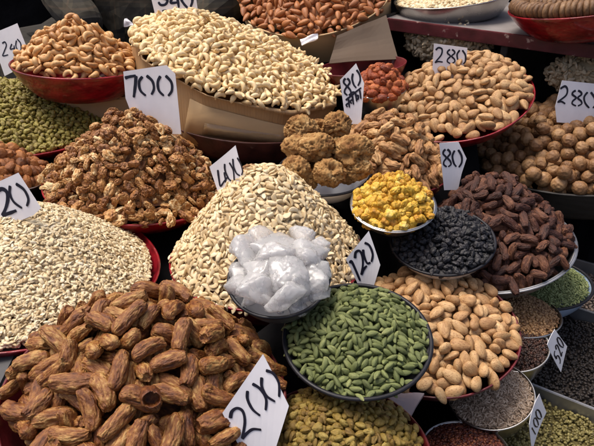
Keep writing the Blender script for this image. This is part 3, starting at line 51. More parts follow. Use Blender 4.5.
  [-46,-11,-28,-43,10,15,50,16,12,-2,-6,-41,-5,-49,-49,42,-13,48,41,-17,-43,3,-19,-6,9,-8,15,2,43,-12,-32,-14,-28,6,-18,48,-49,12,-7,34,45,-2,11,-34,6,5,5,4,-1,-8,46,-3,-26,7,-4,1,-4,22,5,1,9,1,-49,2,-42,3,0,1,-7,-7,7,24,-4,-50,-16,-2,35,-47,10,-10,50,-34,-39,-2,15,2,-12,-8,6,0,-4,-2,-38,-9,-45,32,-1,-42,-1,0,4,-2,47,3,-5,20,12,46,36,3,-2,32,-3,2,-3,-48,40,21,19,-10,46,-3,-7,-10,0,-15,-4,-10,-11,4,-3,35,-43,28,-32,30,-46,38,44,21,-13,-7,48,23,-5,18,10,38,1,-8,4,-25,2,10,-35,-3,5,-3,15,2,-4,3,-3,22,42,0,2,11,-4,6,-42,-46,-5,-7,-6,50,-31,30,-10,1,-3,-35,-8,6,16,8,15,41,2,-38,-14,48,3,47,6,1,5,47,23,3,-40,14,36,-29,-3,-35,-44,-6,22,48,-20,-24,-7,-14,22,48,-3,29,1,-13,32,-47,2,-18,-18,-47,-3,-41,32,43,-25,-28,-7,-8,-41,6,7,-48,-47,6,4,-49,-8,-3,48,-7,25,-41,-47,1,1,-21,-33,23,-8,-2,34,1,3,-12,30,-4,3,-39,-43,-5,-42,47,40,4,-45,17,-1,7,2,1,-20,-10,-36,31,-36,40,-15,-13,3,3,1,-17,-38,37,2,39,0,-1,15,-3,-45,-1,-19,-1,-43,1,3,-23,-46,-34,0,48,-2,50,46,-36,35,1,2,1,-1,-34,21,-48,-42,-46,5,-41,10,46,-32,46,3,-3,40,5,-40,0,3,3,47,33,49,4,-6,-50,-41,9,-35,-2,48,-10,-4,-29,26,-26,1,-4,-7,-1,2,-4],
  [-11,-2,-41,23,-7,47,0,45,47,21,-49,20,18,6,0,5,-43,-13,-26,3,19,7,-10,2,-6,-9,-2,-8,-25,8,-38,23,-33,8,-19,-12,5,-2,4,36,-12,15,7,-30,-4,2,5,20,6,4,10,-9,41,-4,47,-6,-16,18,9,-2,0,-2,-6,50,26,-12,2,1,9,18,-2,-44,50,6,-47,-5,-33,-14,-13,-5,0,36,27,-1,-4,5,3,6,-46,-4,-18,-1,-33,-2,-19,-32,1,24,0,2,14,10,12,-17,-7,46,5,8,35,0,2,-35,-8,2,4,-4,29,5,-46,3,19,48,6,19,9,-1,-2,20,4,-2,7,36,-23,-40,-37,39,9,-27,-15,32,-46,7,-5,-44,49,-46,10,27,-1,10,3,28,1,0,-33,-48,-1,10,5,12,0,-7,-47,6,26,0,-3,-46,44,19,-26,-13,-8,2,-46,-1,36,33,-3,-5,7,34,0,9,-46,14,-17,2,-2,-30,7,14,2,17,-6,-3,49,6,-7,49,-26,-8,-30,-37,-47,-24,-22,-6,-37,11,44,-43,48,-2,-43,5,49,-40,-12,4,36,9,-5,7,7,-14,-6,23,-33,23,-43,-40,4,7,29,-10,6,-6,17,2,-2,11,0,-48,1,-7,0,-11,-8,-10,-4,44,-37,-43,49,-49,36,2,6,-1,36,5,2,-30,-26,14,-25,12,-30,-50,-13,47,-1,3,11,9,44,7,-33,36,34,-28,7,-47,-50,-3,4,-47,32,-33,4,9,41,0,-9,-11,18,-1,-46,-6,-25,8,-50,44,19,36,-5,13,3,0,-20,-35,-34,50,2,-50,-1,36,45,13,-27,20,-2,-27,-49,18,-37,-20,3,-7,-29,13,30,0,-3,-2,-10,36,-2,48,-4,-2,-28,7,-34,9,2,-2,1,40,43,42,-13,1,1,1,0,5],
  [17,-32,3,-2,-40,-10,5,-11,9,44,-10,19,38,0,6,5,-22,7,10,2,1,-28,25,45,-9,10,-11,3,-1,-14,-4,-32,23,-49,31,-2,9,2,-49,3,7,-30,40,1,-48,-49,-33,-45,-44,-33,-12,-3,3,49,16,48,46,11,-39,-32,-48,-42,4,-6,-6,44,-25,-40,-29,-44,15,-4,2,-2,5,-48,-3,1,-27,23,-3,-7,14,-12,-36,-21,45,-26,1,49,-45,14,1,49,-10,-22,42,-1,-49,-12,13,43,9,-4,43,-3,47,11,-7,49,-11,-14,47,-46,-39,-6,-10,-44,6,-28,-2,0,46,-43,49,-38,49,44,30,-48,36,-2,-8,8,-6,9,14,-16,-18,6,5,-43,-3,0,-10,-1,27,12,49,42,-4,-26,-37,21,-9,9,46,-28,-21,-35,-31,-29,13,36,0,-11,-5,14,-2,-37,-4,5,-38,-44,19,-1,-5,11,49,-12,-30,9,19,43,-1,18,-37,-10,-48,5,-31,3,-39,1,40,38,-2,-3,5,-5,-2,-39,-18,6,15,10,-2,-22,-22,0,-7,-3,-8,18,12,7,8,0,23,-46,-5,-9,-38,3,-32,-8,-12,14,-19,-4,2,13,49,37,-4,-21,-48,-12,0,-12,-14,-3,-49,5,-9,30,29,10,-15,-48,16,-4,-1,-11,-1,9,3,-49,24,26,7,50,32,0,-4,-48,2,-2,3,4,16,4,-44,48,37,5,10,-21,8,-13,-3,7,-39,-3,2,-22,29,-2,-5,7,-48,-3,27,-46,13,20,2,-38,-2,15,8,22,2,6,0,2,46,-4,7,-1,0,0,-9,-1,26,4,-4,5,0,7,-7,-2,39,5,5,-6,-10,4,35,14,-4,-45,2,42,3,-1,-12,7,0,9,38,4,-3,-49,9,-48,-13,1,32,5,-1,-7,-38,-40,22,18,-50,0],
 ]),
 'kernel': (12, [
  [-90,-110,-79,69,211,93,68,19,63,9,-101,151,-167,160,-120,159,101,68,17,-25,15,179,218,58,187,-48,22,-76,-220,218,-209,6,97,-117,102,32,138,182,-143,-136,240,185,-232,223,169,-186,-233,-30,137,54,240,139,176,-66,131,-226,-132,147,107,-196,-153,217,59,-218,-53,-146,-147,162,-42,188,-129,-34,-34,85,83,-159,189,-210,-38,63,-217,-95,-94,-113,-14,201,-238,114,13,88,223,20,121,-163,197,130,-159,102,-11,-199,-67,112,-190,-200,-30,-20,-154,-45,-113,17,-49,-111,228,36,126,93,167,167,197,-195,-97,-38,62,-172,-75,10,6,-92,-217,-27,217,-199,-95,-212,119,166,-124,-198,-132,85,-35,-162,56,176,-118,-167,-20,39,-72,146,-218,165,-198,50,49,-128,-200,-170,2,-12,-167,-136,-73,-182,56,199,-123,21,-145,208,231,-96,204,-196,-141,-60,153,-170,3,-9,-24,43,133,-54,69,-56,-234,-65,-124,137,82,-100,119,-91,55,222,192,-6,87,-64,-191,202,-3,-212,40,-230,73,49,84,207,10,116,216,-154,234,24,162,14,109,138,-51,33,41,94,-206,-157,-236,169,221,227,119,-38,-236,-82,-224,-84,107,161,-69,-52,147,-103,-85,88,78,7,6,-183,237,-47,76,-91,206,-122,176,-224,121,-187,-95,127,164,223,-90,143,225,215,-40,-183,-58,98,27,236,186,109,-113,114,-128,-212,102,55,-63,59,114,196,-229,-38,-42,87,161,-179,186,-160,75,-212,210,125,-174,-78,-70,-173,-73,70,166,-112,-35,-28,-237,-115,-18,-16,22,-238,-210,151,41,-192,124,-118,-130,82,-66,62,-109,31,170,-7,26,135,-164,204,-19,57,-69,-122,200,117,-169,220,30,-117,-15,7,-163,-33,30,81,-17,-114,-28,29,19,60,-89,156,151,225,69,-138,-164,-26,35,183,11,202,-153,-180,-148,-27,56,180,-23,-224,-70,-200,178,-215,160,-148,209,-211,180,-209,-216,-152,-210,101,216,-9,72,-135,-191,13,157,-156,211,23,-2,111,-205,-121,20,145,-119],
  [-178,153,40,127,112,-63,-194,43,-12,216,92,148,194,219,-106,-47,27,47,-34,96,-193,-74,232,-115,-197,116,-73,-90,57,-73,-119,-160,-102,-34,234,174,-75,101,102,42,129,183,25,55,137,151,218,-81,-228,-79,-127,-110,45,-161,-173,-219,222,20,92,-14,71,-138,-154,147,237,-109,-76,-13,-216,17,-228,163,-111,120,-171,-39,-44,-35,-20,-238,190,218,-234,82,12,-19,-6,-148,-3,-203,-177,123,156,-196,-115,126,127,-36,-187,-136,-1,-12,-65,-199,42,187,-141,83,-67,-134,144,-9,147,92,207,168,-156,-126,-229,96,180,-47,-44,103,-54,62,157,-199,119,-186,9,39,-118,-165,51,-221,-197,67,13,219,-153,169,-209,61,-165,-105,-131,200,221,57,-68,-182,-233,116,227,169,-105,33,-214,90,-160,140,122,6,11,171,205,-240,-175,197,36,19,-148,238,-16,-225,108,232,-86,131,215,52,97,30,-120,186,74,60,-132,182,90,119,-215,50,144,73,233,-62,-220,-175,185,48,-24,10,-100,-116,197,172,24,-205,29,181,-86,-219,-222,-166,172,-112,-183,-6,-133,-209,-60,64,211,202,-45,-97,-52,100,-35,71,-204,-144,167,175,-65,77,89,-102,-199,-89,138,-151,156,108,200,-26,-153,-61,-79,-18,-179,60,208,-237,-122,-213,-47,225,231,-121,-174,-142,189,154,4,-142,158,-99,-9,215,127,114,27,8,-46,-188,205,220,-15,80,149,83,38,115,224,-6,-24,-72,-72,2,-130,-85,117,-83,-181,-211,211,55,-111,57,8,193,-205,201,211,122,59,-220,80,-166,92,-170,-238,124,68,156,92,-184,61,24,-128,-183,164,-141,-140,28,-29,-103,-111,-161,-79,-14,-7,-166,84,-34,41,-215,-52,12,150,-168,-92,-34,174,229,27,-33,178,-206,92,198,137,-198,115,-149,115,-85,121,-39,146,215,-65,203,34,-24,-10,-143,144,137,25,159,33,190,-70,181,-159,227,-199,-26,-133,221,62,37,23,230,-64,-101,-106,-215,-119,-118,-231,215,-178,-201,25,-179,-63,-226,-71],
  [47,42,45,46,43,43,54,45,39,45,46,46,45,41,44,30,42,41,37,53,48,43,39,47,44,47,45,35,48,47,49,40,40,41,41,37,31,26,38,30,40,44,45,49,29,33,45,40,39,46,49,32,40,31,44,38,43,32,32,47,28,49,34,35,40,41,33,33,37,34,28,32,38,28,38,34,40,38,31,31,43,41,27,28,32,35,43,32,37,41,45,33,33,30,36,30,30,29,48,32,31,32,32,29,33,36,33,42,35,34,33,31,29,30,34,26,32,30,31,34,33,34,30,34,28,26,33,29,28,30,28,34,31,25,28,31,32,35,32,28,32,28,37,24,31,28,35,29,31,28,36,31,26,30,38,29,31,28,41,29,26,29,34,31,32,24,29,33,33,35,33,27,32,36,31,24,19,29,29,33,34,28,19,28,29,21,31,36,30,29,26,29,30,18,25,27,30,31,22,12,28,30,24,29,31,31,11,12,26,29,28,21,28,14,30,27,30,23,28,15,19,27,26,25,30,28,30,20,28,24,10,25,15,12,25,15,19,11,27,24,19,23,14,20,11,19,26,27,32,17,29,15,26,11,27,17,10,10,18,18,17,26,18,19,17,11,17,12,10,14,20,14,11,10,11,19,17,10,12,17,10,12,11,10,23,29,16,15,10,15,22,13,10,14,15,10,11,10,11,13,11,15,15,11,11,12,22,10,10,23,10,11,15,11,15,15,12,11,10,14,11,11,11,11,10,16,10,12,11,10,12,12,11,10,10,10,12,12,10,10,12,10,10,10,12,10,14,10,10,12,14,11,10,11,10,13,11,12,10,16,10,16,10,10,12,11,11,10,12,12,12,11,10,11,10,12,11,10,10,10,10,14,10,10,11,10,11,17,11,14,12,10,10,11,10,10,12,10,10,10,11,10,10],
  [42,-5,-30,23,26,-10,-6,48,23,42,-6,12,-2,-18,-15,10,-11,-4,9,43,-43,-50,24,47,0,-24,-23,-27,5,21,-45,44,1,16,45,-7,2,19,7,5,19,-17,-4,-3,0,-19,12,49,-8,-33,11,28,24,-16,39,49,34,49,-16,7,7,-20,37,-44,-13,38,26,-23,-28,16,-28,6,-43,-32,-8,18,23,-17,-3,-12,47,-24,28,39,-26,-35,12,3,41,37,35,20,-47,-6,18,41,0,10,3,-7,1,-6,9,-2,8,30,-18,-2,-11,15,3,-6,11,39,14,-26,-5,-15,-48,20,27,-19,42,12,-6,-37,-48,-47,15,32,-48,30,46,-2,-37,-30,45,-43,-2,33,10,-12,3,17,-13,-6,-17,28,-5,38,-25,32,-33,-5,0,41,0,-45,-13,30,22,-23,-45,-23,-3,-22,40,-31,38,20,10,-42,-22,-21,32,7,-26,-41,-32,-18,45,42,-6,-13,49,-25,-47,19,7,4,-12,-8,3,10,-41,-3,10,20,-5,38,-43,-9,39,1,49,3,45,4,-43,-10,-11,-10,-49,11,23,-15,40,-48,-5,23,22,-35,9,-31,-3,5,13,4,-5,2,0,19,38,-22,-11,31,5,-8,-14,18,-19,18,48,-24,27,40,16,8,-1,33,-48,-2,11,4,-2,-2,-33,0,-25,22,-40,-37,-40,-39,33,1,-41,7,0,-15,44,-39,-45,-44,4,10,-19,0,-10,41,-44,9,-8,0,34,-10,16,-5,-13,-45,7,-5,14,-43,23,-23,-2,-13,43,-6,8,14,-44,0,-31,-11,28,0,6,-2,0,-39,-12,-1,-9,13,2,-2,0,0,29,0,1,40,0,31,-49,-44,0,-46,1,42,-2,0,-49,40,9,11,34,0,-3,5,-47,0,11,-10,15,12,49,-4,-12,2,0,0,0,49,0,-12,0,-8,0,-25,-44,21,34,0,21,0,-13,-14,-3,-49,5,45,-50,0,0,0,-6,0,0,10,0,0,-6,0,9,-32,6,-19,-9,-45,0,22,19,0,-38,0,39,13,5,-14,-4],
  [-20,24,-39,42,41,-7,18,-4,-4,22,9,-2,-12,-6,6,-13,5,8,12,21,-20,-1,-14,10,41,42,-43,33,38,-45,-21,2,-3,3,-10,5,50,-11,26,12,-7,-47,-9,5,6,14,47,-4,-43,26,-18,-12,-2,6,-5,8,-25,8,-37,35,-47,-35,31,-5,18,-26,41,-7,14,23,-41,40,0,-35,37,3,43,-47,46,-46,-14,36,28,-29,29,-3,16,-9,-16,33,-33,-29,12,9,-32,-18,12,0,22,-7,17,-24,-13,8,-45,5,-43,11,43,3,36,-3,2,-19,30,-37,-17,-47,-3,12,38,24,-20,33,25,31,11,-5,-10,-38,1,-17,-16,-12,33,36,-2,13,27,34,22,4,18,5,-48,-2,25,1,-8,-6,-6,10,26,2,-18,27,-11,3,-9,34,-40,-29,-10,9,45,3,28,32,8,41,47,23,-40,22,28,-46,-19,-25,10,-37,-19,-27,26,-1,0,-32,-7,-6,47,35,19,9,12,37,21,12,14,-5,5,31,-22,-27,-28,3,-3,-8,-22,-12,25,45,-3,-40,5,14,-2,-10,29,12,0,-35,-16,-33,7,16,45,2,-29,-41,-50,25,0,43,-19,43,46,33,40,-49,-46,12,-27,6,7,-38,42,11,43,-13,-17,29,13,-18,-2,0,-9,29,37,0,-37,8,-22,-33,21,13,26,1,-7,8,0,-18,4,-28,-22,24,-50,-24,14,0,9,-22,24,-48,49,0,-36,-6,-44,16,48,14,2,-15,-48,-9,14,44,1,48,-25,14,-49,-9,6,-1,-39,-4,-37,0,-50,6,0,-31,-41,3,13,-22,-49,50,0,14,-41,5,-5,29,0,20,-7,-21,-2,19,9,-25,50,0,9,-30,0,6,37,0,11,-50,17,0,1,-49,45,-49,-8,-49,-7,-1,0,0,0,-2,0,-4,0,-18,0,-37,-24,-45,35,0,-45,0,-1,47,-9,12,50,-21,5,-8,6,0,50,0,0,-46,0,0,2,0,-49,25,0,7,-4,22,0,45,-46,0,-30,0,-31,48,-1,48,50],
  [9,-8,-9,4,-4,-26,46,4,-8,-7,-12,-48,38,14,-26,-30,-38,25,3,-12,17,-5,41,5,-6,-10,9,-19,-10,4,-6,22,50,-31,-11,-22,-5,-44,-18,47,33,3,-48,-41,-46,-30,-10,1,2,-16,-20,-33,26,31,-21,8,25,3,17,26,-3,29,-3,-3,-2,-17,13,-16,-29,22,-5,21,12,15,-32,40,10,1,-18,16,6,-14,23,-10,-5,-12,41,31,22,-3,-12,-15,9,5,-30,21,47,-13,19,4,46,41,-34,-47,15,-3,16,47,-23,-20,34,-5,32,-1,-34,20,47,0,-7,44,15,24,-7,31,-39,2,5,-17,11,-3,6,-12,6,-43,1,-18,7,-7,-42,4,44,46,15,13,-2,-42,38,-22,-23,-29,21,-2,-3,-17,-45,-8,-5,-15,-41,16,-4,34,14,39,22,19,1,-10,-31,8,-10,12,21,39,26,-1,-39,-13,29,-13,-10,0,-1,-35,6,-25,11,8,1,8,18,-27,0,16,7,49,43,25,-20,7,2,25,-6,-46,-10,38,4,-35,3,17,1,2,3,44,43,13,2,4,49,-21,36,3,41,-35,22,-47,-8,23,-1,-42,-27,-12,-19,13,11,8,-20,-1,5,41,-36,13,14,-8,-1,-28,11,-37,1,-24,1,20,11,50,-48,32,0,-48,-12,-34,-2,-4,-11,8,27,-44,-17,19,50,33,9,-12,0,0,0,15,15,37,-33,18,0,-11,-1,43,3,24,16,17,0,-17,36,45,0,5,22,0,-15,0,0,-48,1,38,-13,-21,-4,5,-9,46,0,-43,22,3,25,17,33,-37,-9,-1,-2,19,2,3,-48,3,49,17,0,5,-8,0,49,-6,-1,-41,0,0,2,-4,0,48,-47,0,0,43,5,0,-14,0,0,11,-26,49,3,48,-5,11,-43,-12,-49,-39,-38,2,0,0,8,-29,2,23,28,-10,-43,0,0,3,0,-49,-3,-25,0,47,-37,-10,-12,-22,-19,48,-5,2,-2,-17,21,0,2,-2,0,-41,7,-50,0,0,49,0,0],
 ]),
 'raisin': (11.6, [
  [30,68,-61,-101,-52,179,-64,191,166,-92,-193,139,90,-24,-192,-143,48,204,-229,-149,-208,-150,199,133,108,109,19,-22,-144,215,211,-129,-208,-177,-123,36,20,153,-194,88,-174,-96,-16,193,178,-110,-62,176,161,-159,-134,121,-98,75,-7,27,196,-66,32,50,227,101,-132,-102,111,193,47,-104,-203,19,-72,-52,3,-195,75,-205,105,54,131,89,62,-6,-39,205,-216,-53,99,4,-1,-214,-86,36,218,-31,-151,166,47,-230,-67,-145,-67,149,144,17,-181,-116,-143,155,-177,-19,-39,-145,2,-89,184,128,-12,129,-199,139,99,76,53,100,133,-116,191,-57,-123,-87,165,-50,168,41,-194,-116,-118,-232,-133,187,31,201,-28,-158,185,52,99,54,-31,-121,174,-10,-192,212,26,10,-165,63,-37,76,-12,-49,-184,76,-147,-223,69,218,-69,168,-175,-226,150,-193,144,-102,-98,135,101,-219,-4,102,-65,-146,-168,-31,215,228,-87,-172,-78,213,-20,-50,156,-28,-97,-87,-173,-187,15,105,210,-25,73,-200,148,-182,187,156,1,112,52,-157,99,75,13,184,113,91,-22,-93,5,118,-139,97,-115,-21,-231,71,-104,26,-113,-51,104,-112,-179,-144,-34,193,-224,87,-78,-106,42,-151,-77,-47,159,-69,72,-192,128,128,-79,-31,-6,-139,76,209,164,-102,118,-190,-48,69,131,-69,22,132,140,-103,-130,116,-226,45,68,227,-104,-74,-155,169,-224,-97,211,4,-130,15,40,-160,-31,-49,115,16,145,-113,-168,216,220,-194,-213,-159,-31,-202,197,16,-84,49,-218,204,-107,159,-210,58,82,32,73,75,-23,226,-66,-220,-175,-58,175,153,138,40,-167,108,12,30,-77,-206,-91,-81,-114,147,205,92,-41,-138,223,205,-145,188,129,191,39,106,-45,-220,-119,40,-182,-194,188,-1,4,171,-207,-51,95,150,131,-218,-211,226,100,-186,-136,-14,-228,-85,-109,59,166,3,-163,-10,212,26,26,-116,-87,-173,96,-187,201,-119,-128,-156,17,85,-69,-183,72,-69,158,-201,0,-29,177,148,94,146,223,55,-140,125,-63,187,-56,63,-9,-7,-45,180,-143,-174,-154,-20,128,-219,84,182,184,-226,117,-130,191,185,146,-138,-15,95,55,182,219,32],
  [-49,8,55,83,-224,71,213,158,25,36,200,192,-28,156,81,-178,-175,211,93,-69,-185,1,55,152,-217,214,161,-115,-89,-215,-102,-147,-114,42,-217,53,216,-116,-29,-63,-232,228,27,122,-126,-45,154,-227,210,82,105,-151,169,-99,-202,100,-20,78,-15,-99,99,-193,208,-187,98,-77,-217,153,-60,24,129,-120,83,-156,-180,116,125,96,-72,99,167,-29,-80,-156,58,-12,-95,-222,-68,-140,-211,131,-41,-145,-121,151,-146,-211,181,126,-85,53,-51,-118,163,11,156,-174,-105,205,-170,19,-97,-37,6,22,115,79,-92,-23,-139,-154,200,180,-193,-103,-198,-150,124,-166,123,21,90,-194,7,-127,61,-16,-41,-51,199,88,67,-195,169,-71,-5,29,-32,231,-100,-140,136,144,-89,3,139,126,224,25,182,-58,-181,182,180,214,71,11,34,-14,-48,-70,-226,217,101,209,-88,-110,21,17,61,156,-39,69,-17,125,-185,-88,96,14,-193,-120,-188,93,177,-217,-145,61,193,-210,-179,83,40,1,-223,169,-143,104,29,-83,225,-80,-33,-148,58,-123,-138,-171,-119,38,-55,20,133,-21,47,201,-62,88,41,-15,42,175,86,-190,-37,187,-78,229,42,198,-103,-205,-148,4,-128,-33,229,177,-200,111,-47,-135,175,63,-12,154,158,-168,142,117,-37,132,-166,57,134,231,130,-218,-35,206,6,104,-8,-210,-140,-2,48,161,-129,-66,104,-141,137,-106,-15,-161,-196,60,71,210,-109,-134,29,109,42,-33,38,193,61,31,89,-224,104,195,-231,-209,172,151,-218,172,-214,19,-119,-193,-169,-228,96,208,-75,-66,-101,167,76,202,58,72,-38,219,-174,-2,204,-153,144,-26,-79,12,-164,-12,-49,229,70,28,218,-81,-68,228,-64,-147,98,-186,-41,-4,-189,42,-227,0,152,-5,86,203,121,7,-59,221,-219,-189,51,38,140,148,145,20,206,197,-15,-141,-62,-54,-91,45,-133,-62,153,166,-37,180,-231,230,-102,-83,-214,162,27,-105,55,-153,-73,77,149,-68,-229,-150,180,-115,-136,-157,-232,-165,-100,100,-197,78,221,169,-33,117,-168,-116,-134,60,-9,-179,156,-162,119,131,-28,-56,227,72,6,105,-183,191,203,177,13,-193,-170,-186],
  [39,45,48,45,47,42,42,50,43,50,42,45,43,45,46,41,43,38,42,44,33,45,41,35,45,39,45,39,32,34,44,37,41,43,44,32,45,42,36,34,42,42,36,38,32,43,34,30,31,46,37,37,40,35,40,37,35,31,36,37,34,33,33,34,35,32,28,27,33,32,29,29,37,32,33,36,30,27,35,28,34,34,33,30,40,25,37,36,37,38,43,31,30,43,29,34,34,30,41,39,30,36,33,34,33,40,33,29,31,36,35,30,36,30,31,29,36,34,35,34,33,33,26,35,29,32,29,32,20,29,28,30,27,32,34,30,36,28,34,26,35,29,34,32,33,29,32,29,27,28,33,33,28,38,29,29,29,27,36,28,34,34,31,25,29,32,19,20,37,30,30,27,23,28,26,25,29,28,30,27,29,27,25,32,29,23,27,32,27,37,30,30,31,19,29,31,25,39,30,27,25,17,25,24,15,25,26,32,27,24,35,28,32,25,11,24,26,21,26,18,26,27,26,20,22,25,25,26,26,30,30,29,27,27,18,22,28,14,28,25,23,17,10,22,22,24,27,29,19,12,26,22,30,11,19,21,31,18,20,25,22,14,19,29,12,17,18,25,22,27,18,10,24,24,15,24,13,19,11,17,28,15,12,12,12,18,29,15,13,19,19,11,10,19,15,23,19,16,21,17,28,22,10,18,16,22,19,18,11,17,26,15,15,14,12,13,10,10,16,16,11,10,27,25,25,15,10,13,12,11,17,16,11,14,10,10,12,11,11,14,17,10,11,12,20,11,12,12,10,10,10,10,12,12,10,11,16,11,13,12,11,11,11,12,11,12,11,11,11,10,13,14,10,10,10,11,12,17,14,12,11,14,14,11,10,10,10,10,18,11,10,11,10,12,23,11,13,10,11,11,12,22,12,11,11,11,13,16,12,11,11,12,10,11,10,11,10,12,11,10,10,11,10,12,10,12,13,10,11,12,10,11,10,11,14,10,11,10,10,10],
  [-6,18,-25,-34,2,-3,-14,-12,-7,-41,-29,-49,-17,14,-24,-30,-4,-15,-2,2,37,0,-6,15,9,13,0,-15,-49,3,7,-6,47,-22,36,-18,-34,-36,-6,-19,26,-13,18,-30,-3,-28,4,-34,9,-1,19,1,-32,26,-18,-43,-40,-3,-9,-22,-12,-9,-1,32,16,-48,-18,-3,-42,4,-21,43,6,-44,-23,16,2,0,-24,33,-38,19,39,-2,-27,-9,27,-5,1,27,-2,4,11,-26,5,14,13,-30,-2,15,9,-24,-22,44,5,34,44,42,38,-4,0,4,-8,0,4,16,-29,-25,21,-13,-21,-12,-25,24,17,21,-10,22,14,-30,-5,47,40,46,42,-8,-8,20,16,-36,-25,36,42,19,7,-4,-20,26,-43,-8,-13,-16,-36,-35,28,-4,-3,-9,17,27,48,31,30,-3,-19,-39,19,-1,-11,-2,-14,14,29,17,-30,-4,-43,-26,-35,-2,17,-16,-32,-29,-6,12,-13,36,-40,-34,-38,-8,-38,-12,-2,29,7,17,-3,4,-40,44,-17,18,-15,5,42,11,-15,-15,20,11,17,-45,17,25,-28,-2,-40,-39,-24,20,-40,-28,11,-19,-18,-31,42,-1,-3,9,-14,13,33,-15,-18,-25,-18,-20,-7,-31,-32,41,22,-25,-7,21,-28,5,-6,44,-13,1,-3,-23,-13,-23,11,-13,5,19,18,4,-33,13,11,5,0,30,36,-50,5,-14,13,3,-9,-4,-5,44,-14,23,-19,-2,-34,-41,-48,25,-7,26,-5,45,-16,29,-9,4,14,21,25,43,25,-11,-11,17,-9,-48,-28,-36,11,-42,-1,3,-25,-30,-14,29,1,50,26,-28,-9,50,-48,5,5,-13,-49,5,-33,-5,-26,21,24,-24,0,0,13,1,9,-17,-39,-50,6,40,16,-50,28,-10,0,5,0,0,-10,-25,-49,-38,45,-2,-28,5,25,10,-14,4,47,-12,-15,-3,0,0,-28,47,0,-20,0,-7,-39,-10,-21,27,-35,-44,-36,49,0,2,0,43,-34,26,-21,13,-40,-29,7,1,-33,18,20,34,41,9,-27,-37,-12,-4,18,-3,34,34,-21,-4,2,12,0,7,0,-41,6,0,0,19,0,6,0,-28,33,-13,-2,-11,0,-16,50,11,-14,0,0,0,-2,31],
  [-46,-2,3,-24,-27,-14,3,46,-11,25,40,-2,-33,33,3,-1,-8,-43,-10,-15,-33,-40,13,-23,42,46,-34,2,-2,-28,49,-43,-9,-13,31,-5,-11,-28,5,38,39,47,16,-14,0,22,45,36,-2,3,-27,-20,10,-39,21,-1,26,-5,37,-15,45,-8,36,-32,-44,1,-3,-45,25,28,28,-17,-48,-3,-42,14,-11,-1,-42,-36,16,31,12,-48,14,27,4,-13,-15,-34,30,4,-9,-43,3,15,2,-10,-5,28,5,-42,1,-2,26,28,12,-13,28,49,-49,42,40,0,-3,-9,5,-21,2,-42,-40,-33,-28,-2,30,-13,-49,-18,-4,-13,0,3,30,-10,-21,48,-10,-10,0,34,-3,-17,-17,41,17,-5,43,31,-21,2,-17,-5,33,19,41,-13,-4,-16,-23,34,6,1,36,23,-8,-20,-38,9,5,23,45,6,14,3,-37,0,12,39,-30,1,-28,-1,-38,-10,23,-45,-45,7,-26,-24,-30,-1,-20,39,1,0,24,44,47,-4,-26,-10,-4,31,8,17,-23,-5,-43,48,15,15,-30,9,45,-15,-32,9,21,-19,20,41,11,-27,44,17,-16,35,25,-6,-14,-1,7,27,-5,-44,37,36,21,2,17,-1,38,-19,2,39,3,-20,-31,13,24,4,-46,6,-39,-36,-8,27,-25,-15,23,-19,-4,-18,-25,43,43,19,-1,-25,-21,-7,-14,10,-30,-16,40,-38,0,-6,10,39,42,-28,-33,8,0,-31,-41,7,17,21,47,-6,-43,-21,30,-3,33,-11,36,17,-49,-18,27,-5,38,23,-48,-14,2,-26,-14,37,39,27,0,2,38,3,-10,-6,6,-42,-14,-25,-8,36,-19,13,8,39,-41,41,0,0,25,-13,10,-11,-4,4,-48,-11,33,3,3,-15,0,50,0,0,-20,-33,11,29,-13,-6,-6,-8,-41,-47,3,-45,17,-8,48,-5,-6,0,8,-7,0,46,0,48,15,-22,8,-10,33,-15,-28,6,0,1,0,-26,18,-40,-46,4,-30,8,49,-13,-24,47,-44,-34,-1,9,-7,31,-6,0,37,-34,-24,35,-45,-46,0,47,0,-13,0,3,1,0,0,-44,0,44,0,3,26,48,-3,40,0,-45,6,-7,8,0,-3,0,-50,-39],
